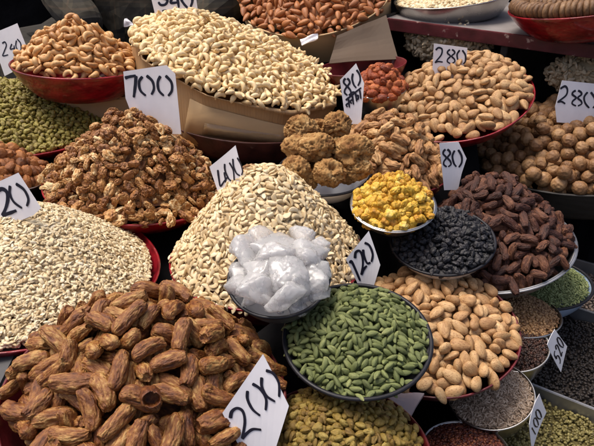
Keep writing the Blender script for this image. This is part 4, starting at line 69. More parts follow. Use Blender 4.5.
  [-19,12,-42,22,-42,-47,24,16,3,2,7,8,24,27,-25,-14,-22,18,-35,-45,9,25,-47,38,-25,-13,31,-35,-2,-36,1,-24,-6,13,14,23,16,4,-33,-6,18,-9,20,29,7,-8,20,0,-48,-46,-31,-38,-5,-1,-41,22,13,1,30,18,-3,-47,-31,-2,6,-7,-46,20,-6,41,-36,-5,12,-2,-13,-45,48,-34,10,-6,-12,31,17,-10,-16,-18,-37,17,35,26,-27,-35,35,3,12,-27,47,19,20,4,27,11,-20,0,-8,7,-11,-4,17,-11,10,24,26,-32,49,-44,7,23,-41,-16,8,-31,8,43,33,18,-3,20,32,-16,49,9,-2,1,-12,9,-5,-16,33,6,-33,-16,-20,16,-46,1,15,19,13,-49,12,36,-6,-19,1,-48,-38,43,7,20,-2,37,-6,39,-4,14,21,1,48,23,-10,-16,9,-21,-15,49,-13,-3,-6,-45,-13,0,-4,29,-38,-4,-14,22,-11,20,-9,-45,5,14,-41,-19,-42,-2,-11,-21,3,18,45,31,39,18,4,19,-20,-1,-27,42,-6,4,13,-15,26,48,-20,-19,26,-19,2,-27,-20,4,-39,5,5,-35,-47,-12,-21,37,-22,17,28,-12,-4,-43,15,-27,0,6,12,-13,-36,-36,-18,29,-42,17,-1,-12,7,26,-17,35,-1,2,27,-15,-5,40,18,-2,-11,-44,49,-22,18,0,-31,45,38,41,-25,-15,3,-22,-33,2,-14,41,15,22,-11,-7,-27,-40,-16,4,0,36,-20,24,-30,-42,-28,19,9,-23,0,39,-21,-3,17,17,1,-18,22,36,-4,9,-26,12,0,0,-9,25,34,0,-3,27,-47,-41,0,-34,16,-45,26,-20,-14,5,-25,-46,37,-48,37,42,26,0,-13,-8,33,5,15,37,21,0,-43,29,40,22,0,-3,18,-16,-3,17,-12,-13,-18,-21,1,44,1,-22,-16,-22,4,13,-1,1,-4,-13,-10,-1,-34,-14,-10,-8,19,-4,0,-44,24,0,6,-7,0,14,0,-11,-3,-48,23,0,-11,-13,-1,47,10,-7,22,-6,28,-31,-16,8,4,19,50,13,-49,-28,-37,-2,-48,-4,20,-12,6,-22,-7,-4,23,0,-30,-27,15,12,0,-26,23,-29,7,-20,0,0],
 ]),
}
KEEP = {  # which pieces of each heap the photo shows: objects of their own, the rest is one mass
 'tan_cashew': [1,2,3,6,7,9,11,12,14,15,17,18,19,21,22,23,24,26,28,30,34,35,39,41,46,47,50,51,52,54,57,65,66,67,68,70,71,72,73,76,77,79,80,81,82,83,84,85,86,87,89,90,93,94,95,96,98,99,100,101,103,109,110,111,114,115,119,120,122,124,125,127,129,133,137,138,140,141,143,145,146,147,148,150,151,152,153,155,160,161,162,163,165,166,168,169,170,171,174,176,177,178,179,182,183,186,187,191,195,196,197,201,203,204,205,208,212,215,216,217,218,220,222,223,225,227,231,233,237,243,245,251,254,255,260,268,270,276,277,278,284,285,291,294,295,300,301,307,313,318,320,328,332,333,335,337,339,341,342,344,348,349,351,362,363,364,365,370,372,374,376],
 'cashew': [0,1,2,3,4,5,6,7,8,9,10,11,12,13,15,16,18,19,20,21,23,24,25,35,36,37,38,40,41,42,43,44,45,47,48,49,50,53,54,55,56,57,58,59,60,61,62,64,65,66,67,68,69,70,71,72,73,74,75,76,77,78,79,81,82,83,84,86,87,88,89,90,91,92,93,95,96,97,98,99,100,101,102,103,104,108,109,111,114,115,117,122,124,125,132,133,136,138,139,141,143,144,148,152,164,166,195,213,215,222,230,245,250,251,254,256,280,281,283,284,285,286,287,288,289,290,294,295,296,297,298,299,300,301,302,303,304,305,306,307,308,309,310,311,312,313,314,315,316,317,318,320,321,322,323,324,326,327,328,329,331,332,333,334,335,336,338,339,341,342,344,347,349,352,354,356,359,361,362,364,366,367,370,372,373,379,381,385,389,394,409,425,439,446,491,492,494,495,498,500,502,504,505,506,507,510,513,514,515,516,519,521,522,524,526,528,531,532,533,538,541,543,544,546,549,550,551,553,554,558,564,569,571,573,574,576,580,581,584,585,586,587,590,591,592,593,594,601,602,606,607,614,615,616,622,625,626,631,632,636,637,638,642,644,646,649,653,656,658,660,662,665,667,671,672,676,679,683,697,703,714,717,722,729,740,760,983,986,993,996,1036,1049,1217,1229,1230,1236,1239,1247,1252,1293],
 'almond_kernel': [0,2,3,4,5,6,10,11,12,13,15,18,20,24,25,26,28,29,30,31,33,34,35,36,37,38,39,40,41,42,43,44,45,46,47,48,49,50,51,52,53,54,55,56,57,58,59,60,61,62,63,64,65,66,67,68,69,75,84,85,87,90,93,104,111,117,130,131,132,138,146,150,151,156,166,170,172,175,176,177,185,192,202,209,219,220,227,232,234,237,252,255,259,266,267,271,275,278,280,292,293,296,297,309,316,324,329,331,339,340,341,344,346,357,358,362,376,377,382,384,386,446],
 'kernel': [0,2,3,4,5,7,8,9,11,12,13,14,15,16,17,18,19,20,21,22,23,24,25,26,28,29,31,32,33,34,36,37,38,39,40,41,43,44,45,46,48,49,50,54,55,57,63,66,72,77,80,82,87,90,91,92,94,95,96,97,98,99,100,101,102,103,104,105,106,107,108,109,110,111,112,113,114,115,116,117,118,119,120,121,122,123,125,127,128,129,130,131,132,133,134,135,136,138,139,140,141,142,143,145,146,147,148,150,152,153,154,155,156,157,158,159,161,163,164,165,166,167,177,179,180,181,184,185,186,187,189,191,193,194,197,198,199,200,202,203,205,206,207,208,209,210,211,212,215,217,218,221,225,226,227,228,229,230,232,233,234,235,238,239,240,241,244,245,247,249,251,253,254,255,256,257,258,261,263,265,266,267,268,269,272,273,277,278,279,281,282,283,285,286,287,288,290,295,296,297,300,302,303,306,308,310,311,312,314,315,316,317,319,321,323,324,325,329,330,331,335,336,337,339,340,346,347,350,351,353,354,357,362,363,366,367,370,371,376,377,378,381,382,383,384,388,389,392,393,394,396,399,400,405,412,418,419,420,422,426,428,429,430,431,434,436,437,440,441,446,455,459,468,475,476,479,483,488,490,492,501,504,507,510,518,519,522,530,568,575,578,581,668,680,681,689,691,700,705,717],
 'brown_apricot': [0,1,4,6,15,16,22,25,26,27,35,41,45,47,48,49,53,56,58,59,60,70,71,75,83,87,88,105,107,108,109,114,118,126,130],
 'date': [0,1,3,5,6,8,9,10,12,13,14,15,17,20,21,22,23,25,26,27,28,29,30,31,32,33,34,35,36,37,38,39,40,41,42,43,44,45,46,49,50,51,53,54,55,57,58,59,60,61,62,63,64,65,66,70,71,72,73,75,78,80,81,82,84,87,89,90,91,92,93,94,95,97,98,100,101,103,105,107,110,111,112,113,115,116,117,118,119,122,123,125,127,128,129,130,131,135,137,138,139,140,142,145,146,149,150,151,153,154,157,162,163,165,168,169,170,171,176,178,179,180,186,187,188,189,190,191,193,195,196,197,199,200,201,202,203,204,208,209,210,212,214,215,216,221,225],
 'chip': [32,87,194,195,197,198,199,200,201,202,203,206,207,208,209,211,212,213,214,215,219,220,224,225,226,227,228,229,230,231,232,233,235,236,237,238,239,240,241,242,246,247,248,250,252,253,258,259,261,262,263,264,265,266,268,269,270,271,272,273,274,275,276,280,281,283,284,285,286,287,288,290,291,292,293,294,296,298,300,303,304,305,306,307,308,309,310,311,312,314,316,317,318,324,327,329,331,333,334,335,336,337,340,343,345,347,348,352,353,354,356,357,360,364,366,368,369,371,377,379,381,383,385,386,389,397,404,416,427,431,433,448,541,542,549,556,562,563,566,568,571,572,573,574,596,618,649,728,731,732,733,734,735,740,741,742,745,747,748,750,755,760,761,763,765,766,770,774,775,777,779,780,781,782,783,784,785,786,790,792,793,803,806,807,808,809,810,816,823,826,828,831,834,835,837,841,842,845,849,851,852,854,860,862,864,868,871,872,873,875,881,883,886,892,907,918,926,1075,1076,1077,1080,1082,1084,1086,1087,1089,1090,1096,1097,1098,1099,1100,1101,1103,1104,1105,1106,1109,1111,1113,1116,1118,1119,1120,1124,1125,1130,1132,1135,1138,1139,1141,1143,1144,1146,1148,1149,1151,1158,1160,1162,1163,1166,1167,1169,1180,1181,1182,1183,1184,1185,1187,1192,1193,1195,1204,1208,1214,1215,1220,1228,1231,1238,1255,1258,1267,1269,1270,1271,1278,1279,1284,1292,1330,1336,1453,1778,1782,1792,1793],
 'pod': [0,1,2,3,4,5,6,7,8,9,10,12,13,14,15,16,17,20,22,23,24,26,27,28,29,30,31,32,33,34,35,36,37,38,39,40,41,42,43,44,45,47,49,50,55,56,57,58,59,60,61,62,63,64,65,66,67,68,69,70,71,72,73,74,75,76,78,79,80,82,83,84,85,86,87,88,89,90,91,92,93,94,96,97,98,99,100,101,102,103,104,105,106,107,108,109,110,111,112,113,115,117,118,119,121,122,123,124,125,126,128,129,130,132,133,135,136,139,140,142,144,145,146,148,149,151,152,154,155,156,157,158,159,160,161,162,163,164,165,168,169,170,171,172,174,175,176,179,180,181,182,183,186,190,191,193,194,195,196,197,198,199,200,201,202,203,204,206,208,211,212,213,215,217,218,220,221,222,223,224,225,226,228,231,232,233,234,235,237,242,243,244,246,247,248,250,251,252,253,254,255,256,257,258,259,261,264,266,267,269,272,273,274,276,278,279,280,283,284,286,288,289,291,292,296,297,298,301,302,303,304,305,307,309,310,312,313,315,318,319,320,322,326,327,328,329,330,332,333,337,338,340,342,344,346,348,350,352,356,357,358,359,362,363,369,370,371,376,379,382,387,391,394,395,397,401,403,408,415,432,435,441,446,460,461,473,476,485,499,500,501,502,504,505,506,507,508,510,511,516],
 'raisin': [125,127,129,130,131,133,136,142,145,147,154,155,157,158,159,165,170,174,177,179,188,191,194,195,196,206,239,243,244,245,246,249,250,252,254,256,259,260,264,266,267,268,269,270,272,278,279,280,282,285,286,287,288,289,290,292,293,294,295,296,297,298,300,301,302,304,305,307,309,310,312,313,314,315,317,319,320,322,323,324,325,326,328,329,330,331,334,336,338,339,341,342,343,346,348,349,350,352,353,354,355,356,359,360,363,364,366,367,368,369,370,371,372,373,374,376,378,379,381,383,385,388,390,391,394,396,397,398,400,403,404,407,409,411,415,418,419,420,423,424,425,426,428,429,431,434,435,436,438,439,440,443,444,446,447,454,455,458,459,460,461,463,464,465,467,468,469,470,473,475,476,478,481,484,485,486,487,489,490,493,495,497,498,499,501,504,505,507,511,514,515,518,522,526,531,533,534,536,538,548,561,563,574,575,577,584,600,604,614,617,620,626,629,644,650,659,672,687,689,693,719,730,752,799,800,801,802,807,809,812,815,819,824,827,845,848,923,924],
 'almond': [0,1,3,4,8,10,11,12,13,15,16,17,18,20,22,25,26,27,29,30,31,32,33,35,36,38,39,40,41,42,45,47,48,49,50,51,52,53,54,56,57,59,60,63,65,66,68,69,71,77,78,79,80,81,83,84,85,87,89,92,93,94,97,98,100,102,103,104,105,106,107,109,111,112,115,116,117,119,121,122,124,125,126,127,129,130,134,136,138,139,141,142,144,146,152,153,155,156,157,158,160,161,164,165,168,169,171,174,176,178,181,183,187,188,189,194,196,197,202,203,204,206,207,208,209,212,213,219,221,223,224,226,227,230,232,234,237,239,245,247,252,256,257,264,265],
 'black_raisin': [0,1,2,3,4,6,7,9,10,11,12,13,14,16,17,18,19,20,21,22,23,25,26,27,29,31,32,33,34,35,36,37,38,39,42,43,44,45,46,47,48,49,51,52,53,55,56,57,58,60,61,62,64,65,67,69,70,71,72,74,75,76,77,79,80,82,83,84,85,86,87,88,89,90,92,93,94,95,96,97,98,99,100,101,103,104,105,106,107,110,111,112,113,114,115,117,118,120,121,122,123,125,127,128,129,130,131,134,135,136,138,140,142,143,144,145,146,147,148,151,152,153,154,155,156,157,158,159,160,161,162,163,164,165,169,170,172,175,176,177,178,181,182,184,185,187,188,189,193,194,195,196,199,200,202,205,206,208,210,213,214,216,217,218,219,221,222,225,227,229,231,233,234,237,238,239,240,241,242,243,244,247,249,250,253,256,261,262,266,271,272,276,277,279,281,282,285,286,290,291,293,294,296,299,307,309,310,316,319,321,322,323,324,333,336,337,338,345,348,355,359,369,375,395,399,405,427,428,429,431],
 'nugget': [0,1,2,3,4,5,6,7,8,9,10,11,12,13,14,15,16,17,18,19,20,21,22,23,27,28,29,30,31,32,33,36,37,38,39,40,41,44,46,47,48,49,50,51,52,53,54,55,58,59,60,61,62,63,64,66,67,68,69,70,71,72,74,76,77,78,79,80,82,83,84,86,87,88,90,91,92,96,98,100,101,102,103,105,109,110,112,113,115,116,118,119,121,122,126,127,128,130,136,141,142,144,148,149,151,154,157,160,164,165,173,180,188,193,199,223,225,231,240],
 'dried': [0,1,2,5,9,12,13,15,16,18,23,26,27,29,30,32,34,35,36,38,39,40,45,46,47,53,57,59,60,62,63,64,68,69,71,77,80,81,86,87,90,94,99,100,101,105,108,109,110,111,118,125,127,130,131,133,134,135,138,142,144,146,148,151,152,156,159,160,165,166,167,171,174,178,180,189,197,200,202,208,209,212,214,218,229,230,237,244,245],
 'dark_date': [0,1,2,3,4,7,9,11,12,40,41,42,43,45,47,48,50,52,54,56,58,61,62,63,66,67,68,71,74,76,78,79,83,84,85,87,88,91,95,98,100,101,105,108,111,112,113,114,115,116,117,118,119,121,122,124,125,126,128,130,131,133,138,139,142,144,145,152,155,157,159,160,163,164,167,169,170,172,173,177,188,190,191,194,195,196,197,198,199,201,204,205,206,207,209,211,216,218,219,221,223,227,230,231,232,242,244,245,249,253,254,257,263,264,267,268,269,273,275,277,278,283,286,288,294,295,297,303,305,314,316,321,325,326,327,331,332,334,336,338,339,341,344,356,372,374,375,379,389,390,391,392,396,403,407,410,412,418,419,423,427],
 'walnut': [0,1,2,3,4,5,6,7,8,9,10,11,13,14,15,17,18,19,20,22,23,24,27,28,29,30,31,32,33,34,35,36,39,41,42,43,44,45,47,49,50,51,53,56,57,58,59,62,63,73,74,75,78,79,87,95,104,125,128,129,131,134,136,137,143,149,151,155,156,157,158,161,163,164,168,170,172,173,175,176,183,185,187,191,196,198,205,207,209,210,211,215,218,221,222,227,239,243,246,248,251,253,260,262,265,281,283,295,301],
 'back_almond': [3,4,7,8,9,10,11,14,16,17,18,19,20,24,26,27,28,29,30,32,34,35,38,40,41,42,43,44,45,47,49,51,52,53,54,55,56,58,61,62,63,64,65,66,67,68,69,70,73,74,76,79,81,82,85,86,88,89,90,91,92,96,97,99,100,106,109,111,114,115,118,119,120,122,123,124,125,126,127,132,134,135,139,140,141,142,144,145,149,150,152,154,156,157,158,161,162,163,164,169,174,178,179,181,182,183,188,191,192,196,197,199,202,209,216,220,224,233,239,243,250,252,254,255,261,262,269,277,278,303],
 'apricot': [0,2,4,5,6,8,9,10,11,14,15,16,17,18,20,21,22,23,24,25,26,27,28,31,32,33,36,37,38,40,42,43,45,46,51,52,55,56,58,63,64,67,69,72,75,78],
}
PI = math.pi
R_ = math.radians
scene = bpy.context.scene
COL = scene.collection

# ------------------------------------------------------------------ camera
FPX, CZ, PIT = 583.0, 1.2, R_(30)
cam_d = bpy.data.cameras.new('camera')
cam = bpy.data.objects.new('camera', cam_d)
COL.objects.link(cam)
cam.location = (0, 0, CZ)
cam.rotation_euler = (R_(90) - PIT, 0, 0)
cam_d.sensor_width = 36
cam_d.lens = FPX / 594 * 36
cam_d.clip_start = 0.02
cam_d.clip_end = 100
scene.camera = cam
RT = Vector((1, 0, 0))
FW = Vector((0, math.cos(PIT), -math.sin(PIT)))
UP = Vector((0, math.sin(PIT), math.cos(PIT)))
EYE = Vector((0, 0, CZ))
ZV = Vector((0, 0, 1))

def ray(u, v):
    return FW + RT * ((u - 297) / FPX) - UP * ((v - 223) / FPX)
def P(u, v, d):
    return EYE + ray(u, v) * d
def on_plane(u, v, c, n):
    r = ray(u, v)
    return EYE + r * ((c - EYE).dot(n) / r.dot(n))
def at_z(u, v, z):
    return on_plane(u, v, Vector((0, 0, z)), ZV)

def rim(cu, cv, a, b, roll, d):
    """centre, radius and axes of a round rim"""
    c = P(cu, cv, d)
    w = (c - EYE).normalized()
    rgt = w.cross(UP).normalized()
    up = rgt.cross(w)
    r = R_(roll)
    upr = up * math.cos(r) + rgt * math.sin(r)
    s = b / a
    n = (-w * s + upr * math.sqrt(1 - s * s)).normalized()
    e1 = (RT - n * RT.dot(n)).normalized()
    e2 = n.cross(e1)
    return c, a * d / FPX, n, e1, e2

# ------------------------------------------------------------------ objects
def tag(o, label=None, cat=None, group=None, kind=None):
    if label: o['label'] = label
    if cat: o['category'] = cat
    if group: o['group'] = group
    if kind: o['kind'] = kind
    return o
def link(name, me, mat=None, parent=None):
    o = bpy.data.objects.new(name, me)
    COL.objects.link(o)
    if mat is not None and me is not None and not me.materials:
        me.materials.append(mat)
    if parent is not None:
        o.parent = parent
    return o
def empty(name, loc):
    o = bpy.data.objects.new(name, None)
    o.location = loc
    o.empty_display_size = .02
    COL.objects.link(o)
    return o
def mesh_np(name, V, F, smooth=True):
    """V (n,3), F list of tuples"""
    me = bpy.data.meshes.new(name)
    me.from_pydata([tuple(map(float, v)) for v in V], [], F)
    if smooth:
        me.polygons.foreach_set('use_smooth', [True] * len(me.polygons))
    me.update()
    return me
def from_bm(name, bm, smooth=True):
    me = bpy.data.meshes.new(name)
    bmesh.ops.recalc_face_normals(bm, faces=bm.faces)
    bm.to_mesh(me)
    bm.free()
    if smooth:
        me.polygons.foreach_set('use_smooth', [True] * len(me.polygons))
    return me

# ------------------------------------------------------------------ materials
def new_mat(name):
    m = bpy.data.materials.new(name)
    m.use_nodes = True
    nt = m.node_tree
    for n in list(nt.nodes):
        nt.nodes.remove(n)
    out = nt.nodes.new('ShaderNodeOutputMaterial')
    bs = nt.nodes.new('ShaderNodeBsdfPrincipled')
    nt.links.new(bs.outputs[0], out.inputs[0])
    return m, nt, bs
def N(nt, t, **kw):
    n = nt.nodes.new(t)
    for k, v in kw.items():
        setattr(n, k, v)
    return n
def mth(nt, op, a, b=None, clamp=False):
    n = nt.nodes.new('ShaderNodeMath')
    n.operation = op
    n.use_clamp = clamp
    for i, x in enumerate((a, b)):
        if x is None: continue
        if isinstance(x, (int, float)): n.inputs[i].default_value = x
        else: nt.links.new(x, n.inputs[i])
    return n.outputs[0]
def ramp(nt, fac, stops):
    r = nt.nodes.new('ShaderNodeValToRGB')
    e = r.color_ramp.elements
    while len(e) < len(stops): e.new(.5)
    for i, (p, c) in enumerate(stops):
        e[i].position = p
        e[i].color = (*c, 1)
    nt.links.new(fac, r.inputs[0])
    return r.outputs[0]
def mixc(nt, fac, a, b):
    n = nt.nodes.new('ShaderNodeMix')
    n.data_type = 'RGBA'
    for s, x in ((0, fac), (6, a), (7, b)):
        if isinstance(x, (int, float)): n.inputs[s].default_value = x
        elif isinstance(x, tuple): n.inputs[s].default_value = (*x, 1)
        else: nt.links.new(x, n.inputs[s])
    return n.outputs[2]
def bump(nt, h, strength, dist, bs):
    b = nt.nodes.new('ShaderNodeBump')
    b.inputs['Strength'].default_value = strength
    b.inputs['Distance'].default_value = dist
    nt.links.new(h, b.inputs['Height'])
    nt.links.new(b.outputs[0], bs.inputs['Normal'])
    return b

def piece_mat(name, stops, nscale=3.0, stretch=(1, 1, 1), nmix=.5, rough=.55, bumpk=.3, bscale=8.0, bdist=.001,
              spots=None, sss=0.0, sssc=(1, .5, .2), spec=.5, gamma_rnd=1.0, dust=None, coat=0.0, trans=0.0, crest=0.0):
    """colour from a per-piece random value and a noise laid along the piece itself"""
    m, nt, bs = new_mat(name)
    at = N(nt, 'ShaderNodeAttribute', attribute_name='pc')
    ar = N(nt, 'ShaderNodeAttribute', attribute_name='rnd')
    oi = N(nt, 'ShaderNodeObjectInfo')
    rnd = mth(nt, 'FRACT', mth(nt, 'ADD', oi.outputs['Random'], ar.outputs['Fac']))
    comb = N(nt, 'ShaderNodeCombineXYZ')
    for i, k in enumerate((37., 17., 53.)):
        nt.links.new(mth(nt, 'MULTIPLY', rnd, k), comb.inputs[i])
    sc = N(nt, 'ShaderNodeVectorMath', operation='MULTIPLY')
    nt.links.new(at.outputs['Vector'], sc.inputs[0])
    sc.inputs[1].default_value = stretch
    ad = N(nt, 'ShaderNodeVectorMath', operation='ADD')
    nt.links.new(sc.outputs[0], ad.inputs[0])
    nt.links.new(comb.outputs[0], ad.inputs[1])
    no = N(nt, 'ShaderNodeTexNoise')
    no.inputs['Scale'].default_value = nscale
    no.inputs['Detail'].default_value = 4
    no.inputs['Roughness'].default_value = .6
    nt.links.new(ad.outputs[0], no.inputs['Vector'])
    nn = mth(nt, 'MULTIPLY', mth(nt, 'SUBTRACT', no.outputs['Fac'], .5), 2.2 * nmix)
    base = mth(nt, 'ADD', mth(nt, 'MULTIPLY', rnd, 1 - nmix), .5 * nmix)
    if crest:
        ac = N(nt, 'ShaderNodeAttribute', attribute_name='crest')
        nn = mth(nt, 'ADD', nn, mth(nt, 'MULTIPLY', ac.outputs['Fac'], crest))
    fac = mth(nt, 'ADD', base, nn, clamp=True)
    col = ramp(nt, fac, stops)
    n2 = N(nt, 'ShaderNodeTexNoise')
    n2.inputs['Scale'].default_value = bscale
    n2.inputs['Detail'].default_value = 5
    n2.inputs['Roughness'].default_value = .65
    nt.links.new(ad.outputs[0], n2.inputs['Vector'])
    if spots:
        sscale, lo, hi, scol = spots
        vo = N(nt, 'ShaderNodeTexVoronoi')
        vo.inputs['Scale'].default_value = sscale
        nt.links.new(ad.outputs[0], vo.inputs['Vector'])
        f = N(nt, 'ShaderNodeMapRange')
        f.inputs[1].default_value = lo
        f.inputs[2].default_value = hi
        f.inputs[3].default_value = 1
        f.inputs[4].default_value = 0
        nt.links.new(vo.outputs['Distance'], f.inputs[0])
        col = mixc(nt, f.outputs[0], col, scol)
        h = mth(nt, 'SUBTRACT', n2.outputs['Fac'], mth(nt, 'MULTIPLY', f.outputs[0], .5))
    else:
        h = n2.outputs['Fac']
    if dust:
        dcol, thr = dust
        f = N(nt, 'ShaderNodeMapRange')
        f.inputs[1].default_value = thr
        f.inputs[2].default_value = thr + .15
        nt.links.new(n2.outputs['Fac'], f.inputs[0])
        col = mixc(nt, mth(nt, 'MULTIPLY', f.outputs[0], .75), col, dcol)
    nt.links.new(col, bs.inputs['Base Color'])
    bs.inputs['Roughness'].default_value = rough
    bs.inputs['Specular IOR Level'].default_value = spec
    bs.inputs['Coat Weight'].default_value = coat
    bs.inputs['Transmission Weight'].default_value = trans
    if sss:
        bs.inputs['Subsurface Weight'].default_value = sss
        bs.inputs['Subsurface Radius'].default_value = sssc
        bs.inputs['Subsurface Scale'].default_value = .004
    if bumpk:
        bump(nt, h, bumpk, bdist, bs)
    return m

def plain(name, col, rough=.5, metal=0.0, var=.25, vscale=30, bumpk=0.0, bscale=60, bdist=.001, coat=0, spec=.5, scratches=None, stretch=None):
    m, nt, bs = new_mat(name)
    tc = N(nt, 'ShaderNodeTexCoord')
    vec = tc.outputs['Object']
    if stretch:
        s = N(nt, 'ShaderNodeVectorMath', operation='MULTIPLY')
        s.inputs[1].default_value = stretch
        nt.links.new(vec, s.inputs[0])
        vec = s.outputs[0]
    no = N(nt, 'ShaderNodeTexNoise')
    no.inputs['Scale'].default_value = vscale
    no.inputs['Detail'].default_value = 5
    nt.links.new(vec, no.inputs['Vector'])
    lo = tuple(max(0, c * (1 - var)) for c in col)
    hi = tuple(min(1, c * (1 + var)) for c in col)
    c = ramp(nt, no.outputs['Fac'], [(.3, lo), (.7, hi)])
    n2 = N(nt, 'ShaderNodeTexNoise')
    n2.inputs['Scale'].default_value = bscale
    n2.inputs['Detail'].default_value = 4
    nt.links.new(vec, n2.inputs['Vector'])
    if scratches:
        scol, thr, amt = scratches
        f = N(nt, 'ShaderNodeMapRange')
        f.inputs[1].default_value = thr
        f.inputs[2].default_value = thr + .06
        nt.links.new(n2.outputs['Fac'], f.inputs[0])
        c = mixc(nt, mth(nt, 'MULTIPLY', f.outputs[0], amt), c, scol)
    nt.links.new(c, bs.inputs['Base Color'])
    r = N(nt, 'ShaderNodeMapRange')
    r.inputs[3].default_value = max(0, rough - .12)
    r.inputs[4].default_value = min(1, rough + .12)
    nt.links.new(no.outputs['Fac'], r.inputs[0])
    nt.links.new(r.outputs[0], bs.inputs['Roughness'])
    bs.inputs['Metallic'].default_value = metal
    bs.inputs['Coat Weight'].default_value = coat
    bs.inputs['Specular IOR Level'].default_value = spec
    if bumpk:
        bump(nt, n2.outputs['Fac'], bumpk, bdist, bs)
    return m

M = {}
M['red'] = plain('red_lacquer', (.23, .005, .012), .33, var=.6, vscale=26, bumpk=.9, bscale=34, bdist=.004, coat=.5, scratches=((.5, .22, .2), .66, .35), stretch=(1, 1, 2.2))
M['dark_red'] = plain('dark_red_lacquer', (.10, .006, .009), .42, var=.5, vscale=18, bumpk=.8, bscale=40, bdist=.003, coat=.25, scratches=((.35, .12, .1), .68, .3))
M['steel'] = plain('steel', (.52, .50, .47), .28, metal=1, var=.15, vscale=14, bumpk=.08, bscale=40)
M['dull_steel'] = plain('dull_steel', (.34, .34, .35), .42, metal=.85, var=.25, vscale=18, bumpk=.1, bscale=40)
M['enamel'] = plain('white_enamel', (.74, .76, .80), .18, var=.06, vscale=10, coat=.4)
M['blue_enamel'] = plain('pale_blue_enamel', (.42, .55, .75), .2, var=.1, vscale=12, coat=.4)
M['navy'] = plain('navy_enamel', (.010, .010, .014), .45, var=.3, vscale=40, spec=.3)
M['card'] = plain('cardboard', (.50, .33, .165), .72, var=.14, vscale=6, bumpk=.25, bscale=22, bdist=.002, scratches=((.6, .48, .33), .72, .3), stretch=(1, 1, 3))
def corrugated():
    m, nt, bs = new_mat('corrugated_cardboard')
    tc = N(nt, 'ShaderNodeTexCoord')
    sep = N(nt, 'ShaderNodeSeparateXYZ')
    nt.links.new(tc.outputs['Object'], sep.inputs[0])
    ang = mth(nt, 'ARCTAN2', sep.outputs[1], sep.outputs[0])
    n1 = N(nt, 'ShaderNodeTexNoise'); n1.inputs['Scale'].default_value = 7; n1.inputs['Detail'].default_value = 5
    nt.links.new(tc.outputs['Object'], n1.inputs['Vector'])
    cv = N(nt, 'ShaderNodeCombineXYZ')
    nt.links.new(mth(nt, 'MULTIPLY', ang, 34), cv.inputs[0]); nt.links.new(mth(nt, 'MULTIPLY', sep.outputs[2], 6), cv.inputs[1])
    n2 = N(nt, 'ShaderNodeTexNoise'); n2.inputs['Scale'].default_value = 1; n2.inputs['Detail'].default_value = 3
    nt.links.new(cv.outputs[0], n2.inputs['Vector'])
    wv = mth(nt, 'SINE', mth(nt, 'MULTIPLY', ang, 260))
    f = mth(nt, 'ADD', mth(nt, 'ADD', mth(nt, 'MULTIPLY', n1.outputs['Fac'], .6), mth(nt, 'MULTIPLY', n2.outputs['Fac'], .14)), mth(nt, 'MULTIPLY', wv, .018))
    nt.links.new(ramp(nt, f, [(.2, (.36, .21, .095)), (.38, (.50, .32, .155)), (.6, (.62, .43, .24))]), bs.inputs['Base Color'])
    bs.inputs['Roughness'].default_value = .6
    bump(nt, mth(nt, 'ADD', n1.outputs['Fac'], mth(nt, 'ADD', mth(nt, 'MULTIPLY', wv, .08), n2.outputs['Fac'])), .6, .003, bs)
    return m
M['corrugated'] = corrugated()
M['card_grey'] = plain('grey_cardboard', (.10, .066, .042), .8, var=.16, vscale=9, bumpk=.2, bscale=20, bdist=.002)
M['black'] = plain('black_cloth', (.008, .0075, .008), .85, var=.5, vscale=9, bumpk=.6, bscale=26, bdist=.006, spec=.04)
M['black_wood'] = plain('blackened_wood', (.018, .015, .013), .6, var=.5, vscale=12, bumpk=.4, bscale=30, bdist=.003, stretch=(1, 1, 4))
M['brown_tray'] = plain('brown_lacquer', (.075, .022, .016), .5, var=.5, vscale=30, bumpk=.6, bscale=45, bdist=.004, scratches=((.25, .16, .12), .66, .4))
M['shelf_red'] = plain('maroon_paint', (.085, .010, .014), .45, var=.4, vscale=25, bumpk=.4, bscale=50, bdist=.002, scratches=((.45, .33, .28), .63, .8))
M['shelf_top'] = plain('worn_white_boards', (.20, .18, .175), .6, var=.25, vscale=15, bumpk=.2, bscale=40)
M['paper'] = plain('card_paper', (.85, .83, .86), .75, var=.05, vscale=30, bumpk=.12, bscale=30, bdist=.001)
M['dark_enamel'] = plain('dark_enamel', (.07, .07, .08), .3, var=.2, vscale=12, coat=.2)
M['paper_pink'] = plain('pinkish_paper', (.22, .18, .19), .8, var=.1, vscale=20, bumpk=.1)
M['ink'] = plain('marker_ink', (.008, .008, .022), .45, var=.3, vscale=60)
M['plastic_clear'] = None
M['ground'] = plain('ground_dust', (.10, .085, .07), .9, var=.3, vscale=5, bumpk=.3, bscale=20, bdist=.01)

# ------------------------------------------------------------------ small pieces
def sph(nu, nv):
    """unit sphere with its poles on x; returns x (cos), ring radius, angle per vertex and faces"""
    X, S, PH = [1.0], [0.0], [0.0]
    for i in range(1, nv):
        t = PI * i / nv
        for j in range(nu):
            X.append(math.cos(t)); S.append(math.sin(t)); PH.append(2 * PI * (j + (i % 2) * .5) / nu)
    X.append(-1.0); S.append(0.0); PH.append(0.0)
    F = []
    last = len(X) - 1
    for j in range(nu):
        F.append((0, 1 + j, 1 + (j + 1) % nu))
        b = 1 + (nv - 2) * nu
        F.append((last, b + (j + 1) % nu, b + j))
    for i in range(nv - 2):
        a, b = 1 + i * nu, 1 + (i + 1) * nu
        for j in range(nu):
            F.append((a + j, b + j, b + (j + 1) % nu, a + (j + 1) % nu))
    return X, S, PH, F

def nz(x, y, z): return noise.noise(Vector((x, y, z)))
def ridg(x, y, z): return 1 - 2 * abs(noise.noise(Vector((x, y, z))))

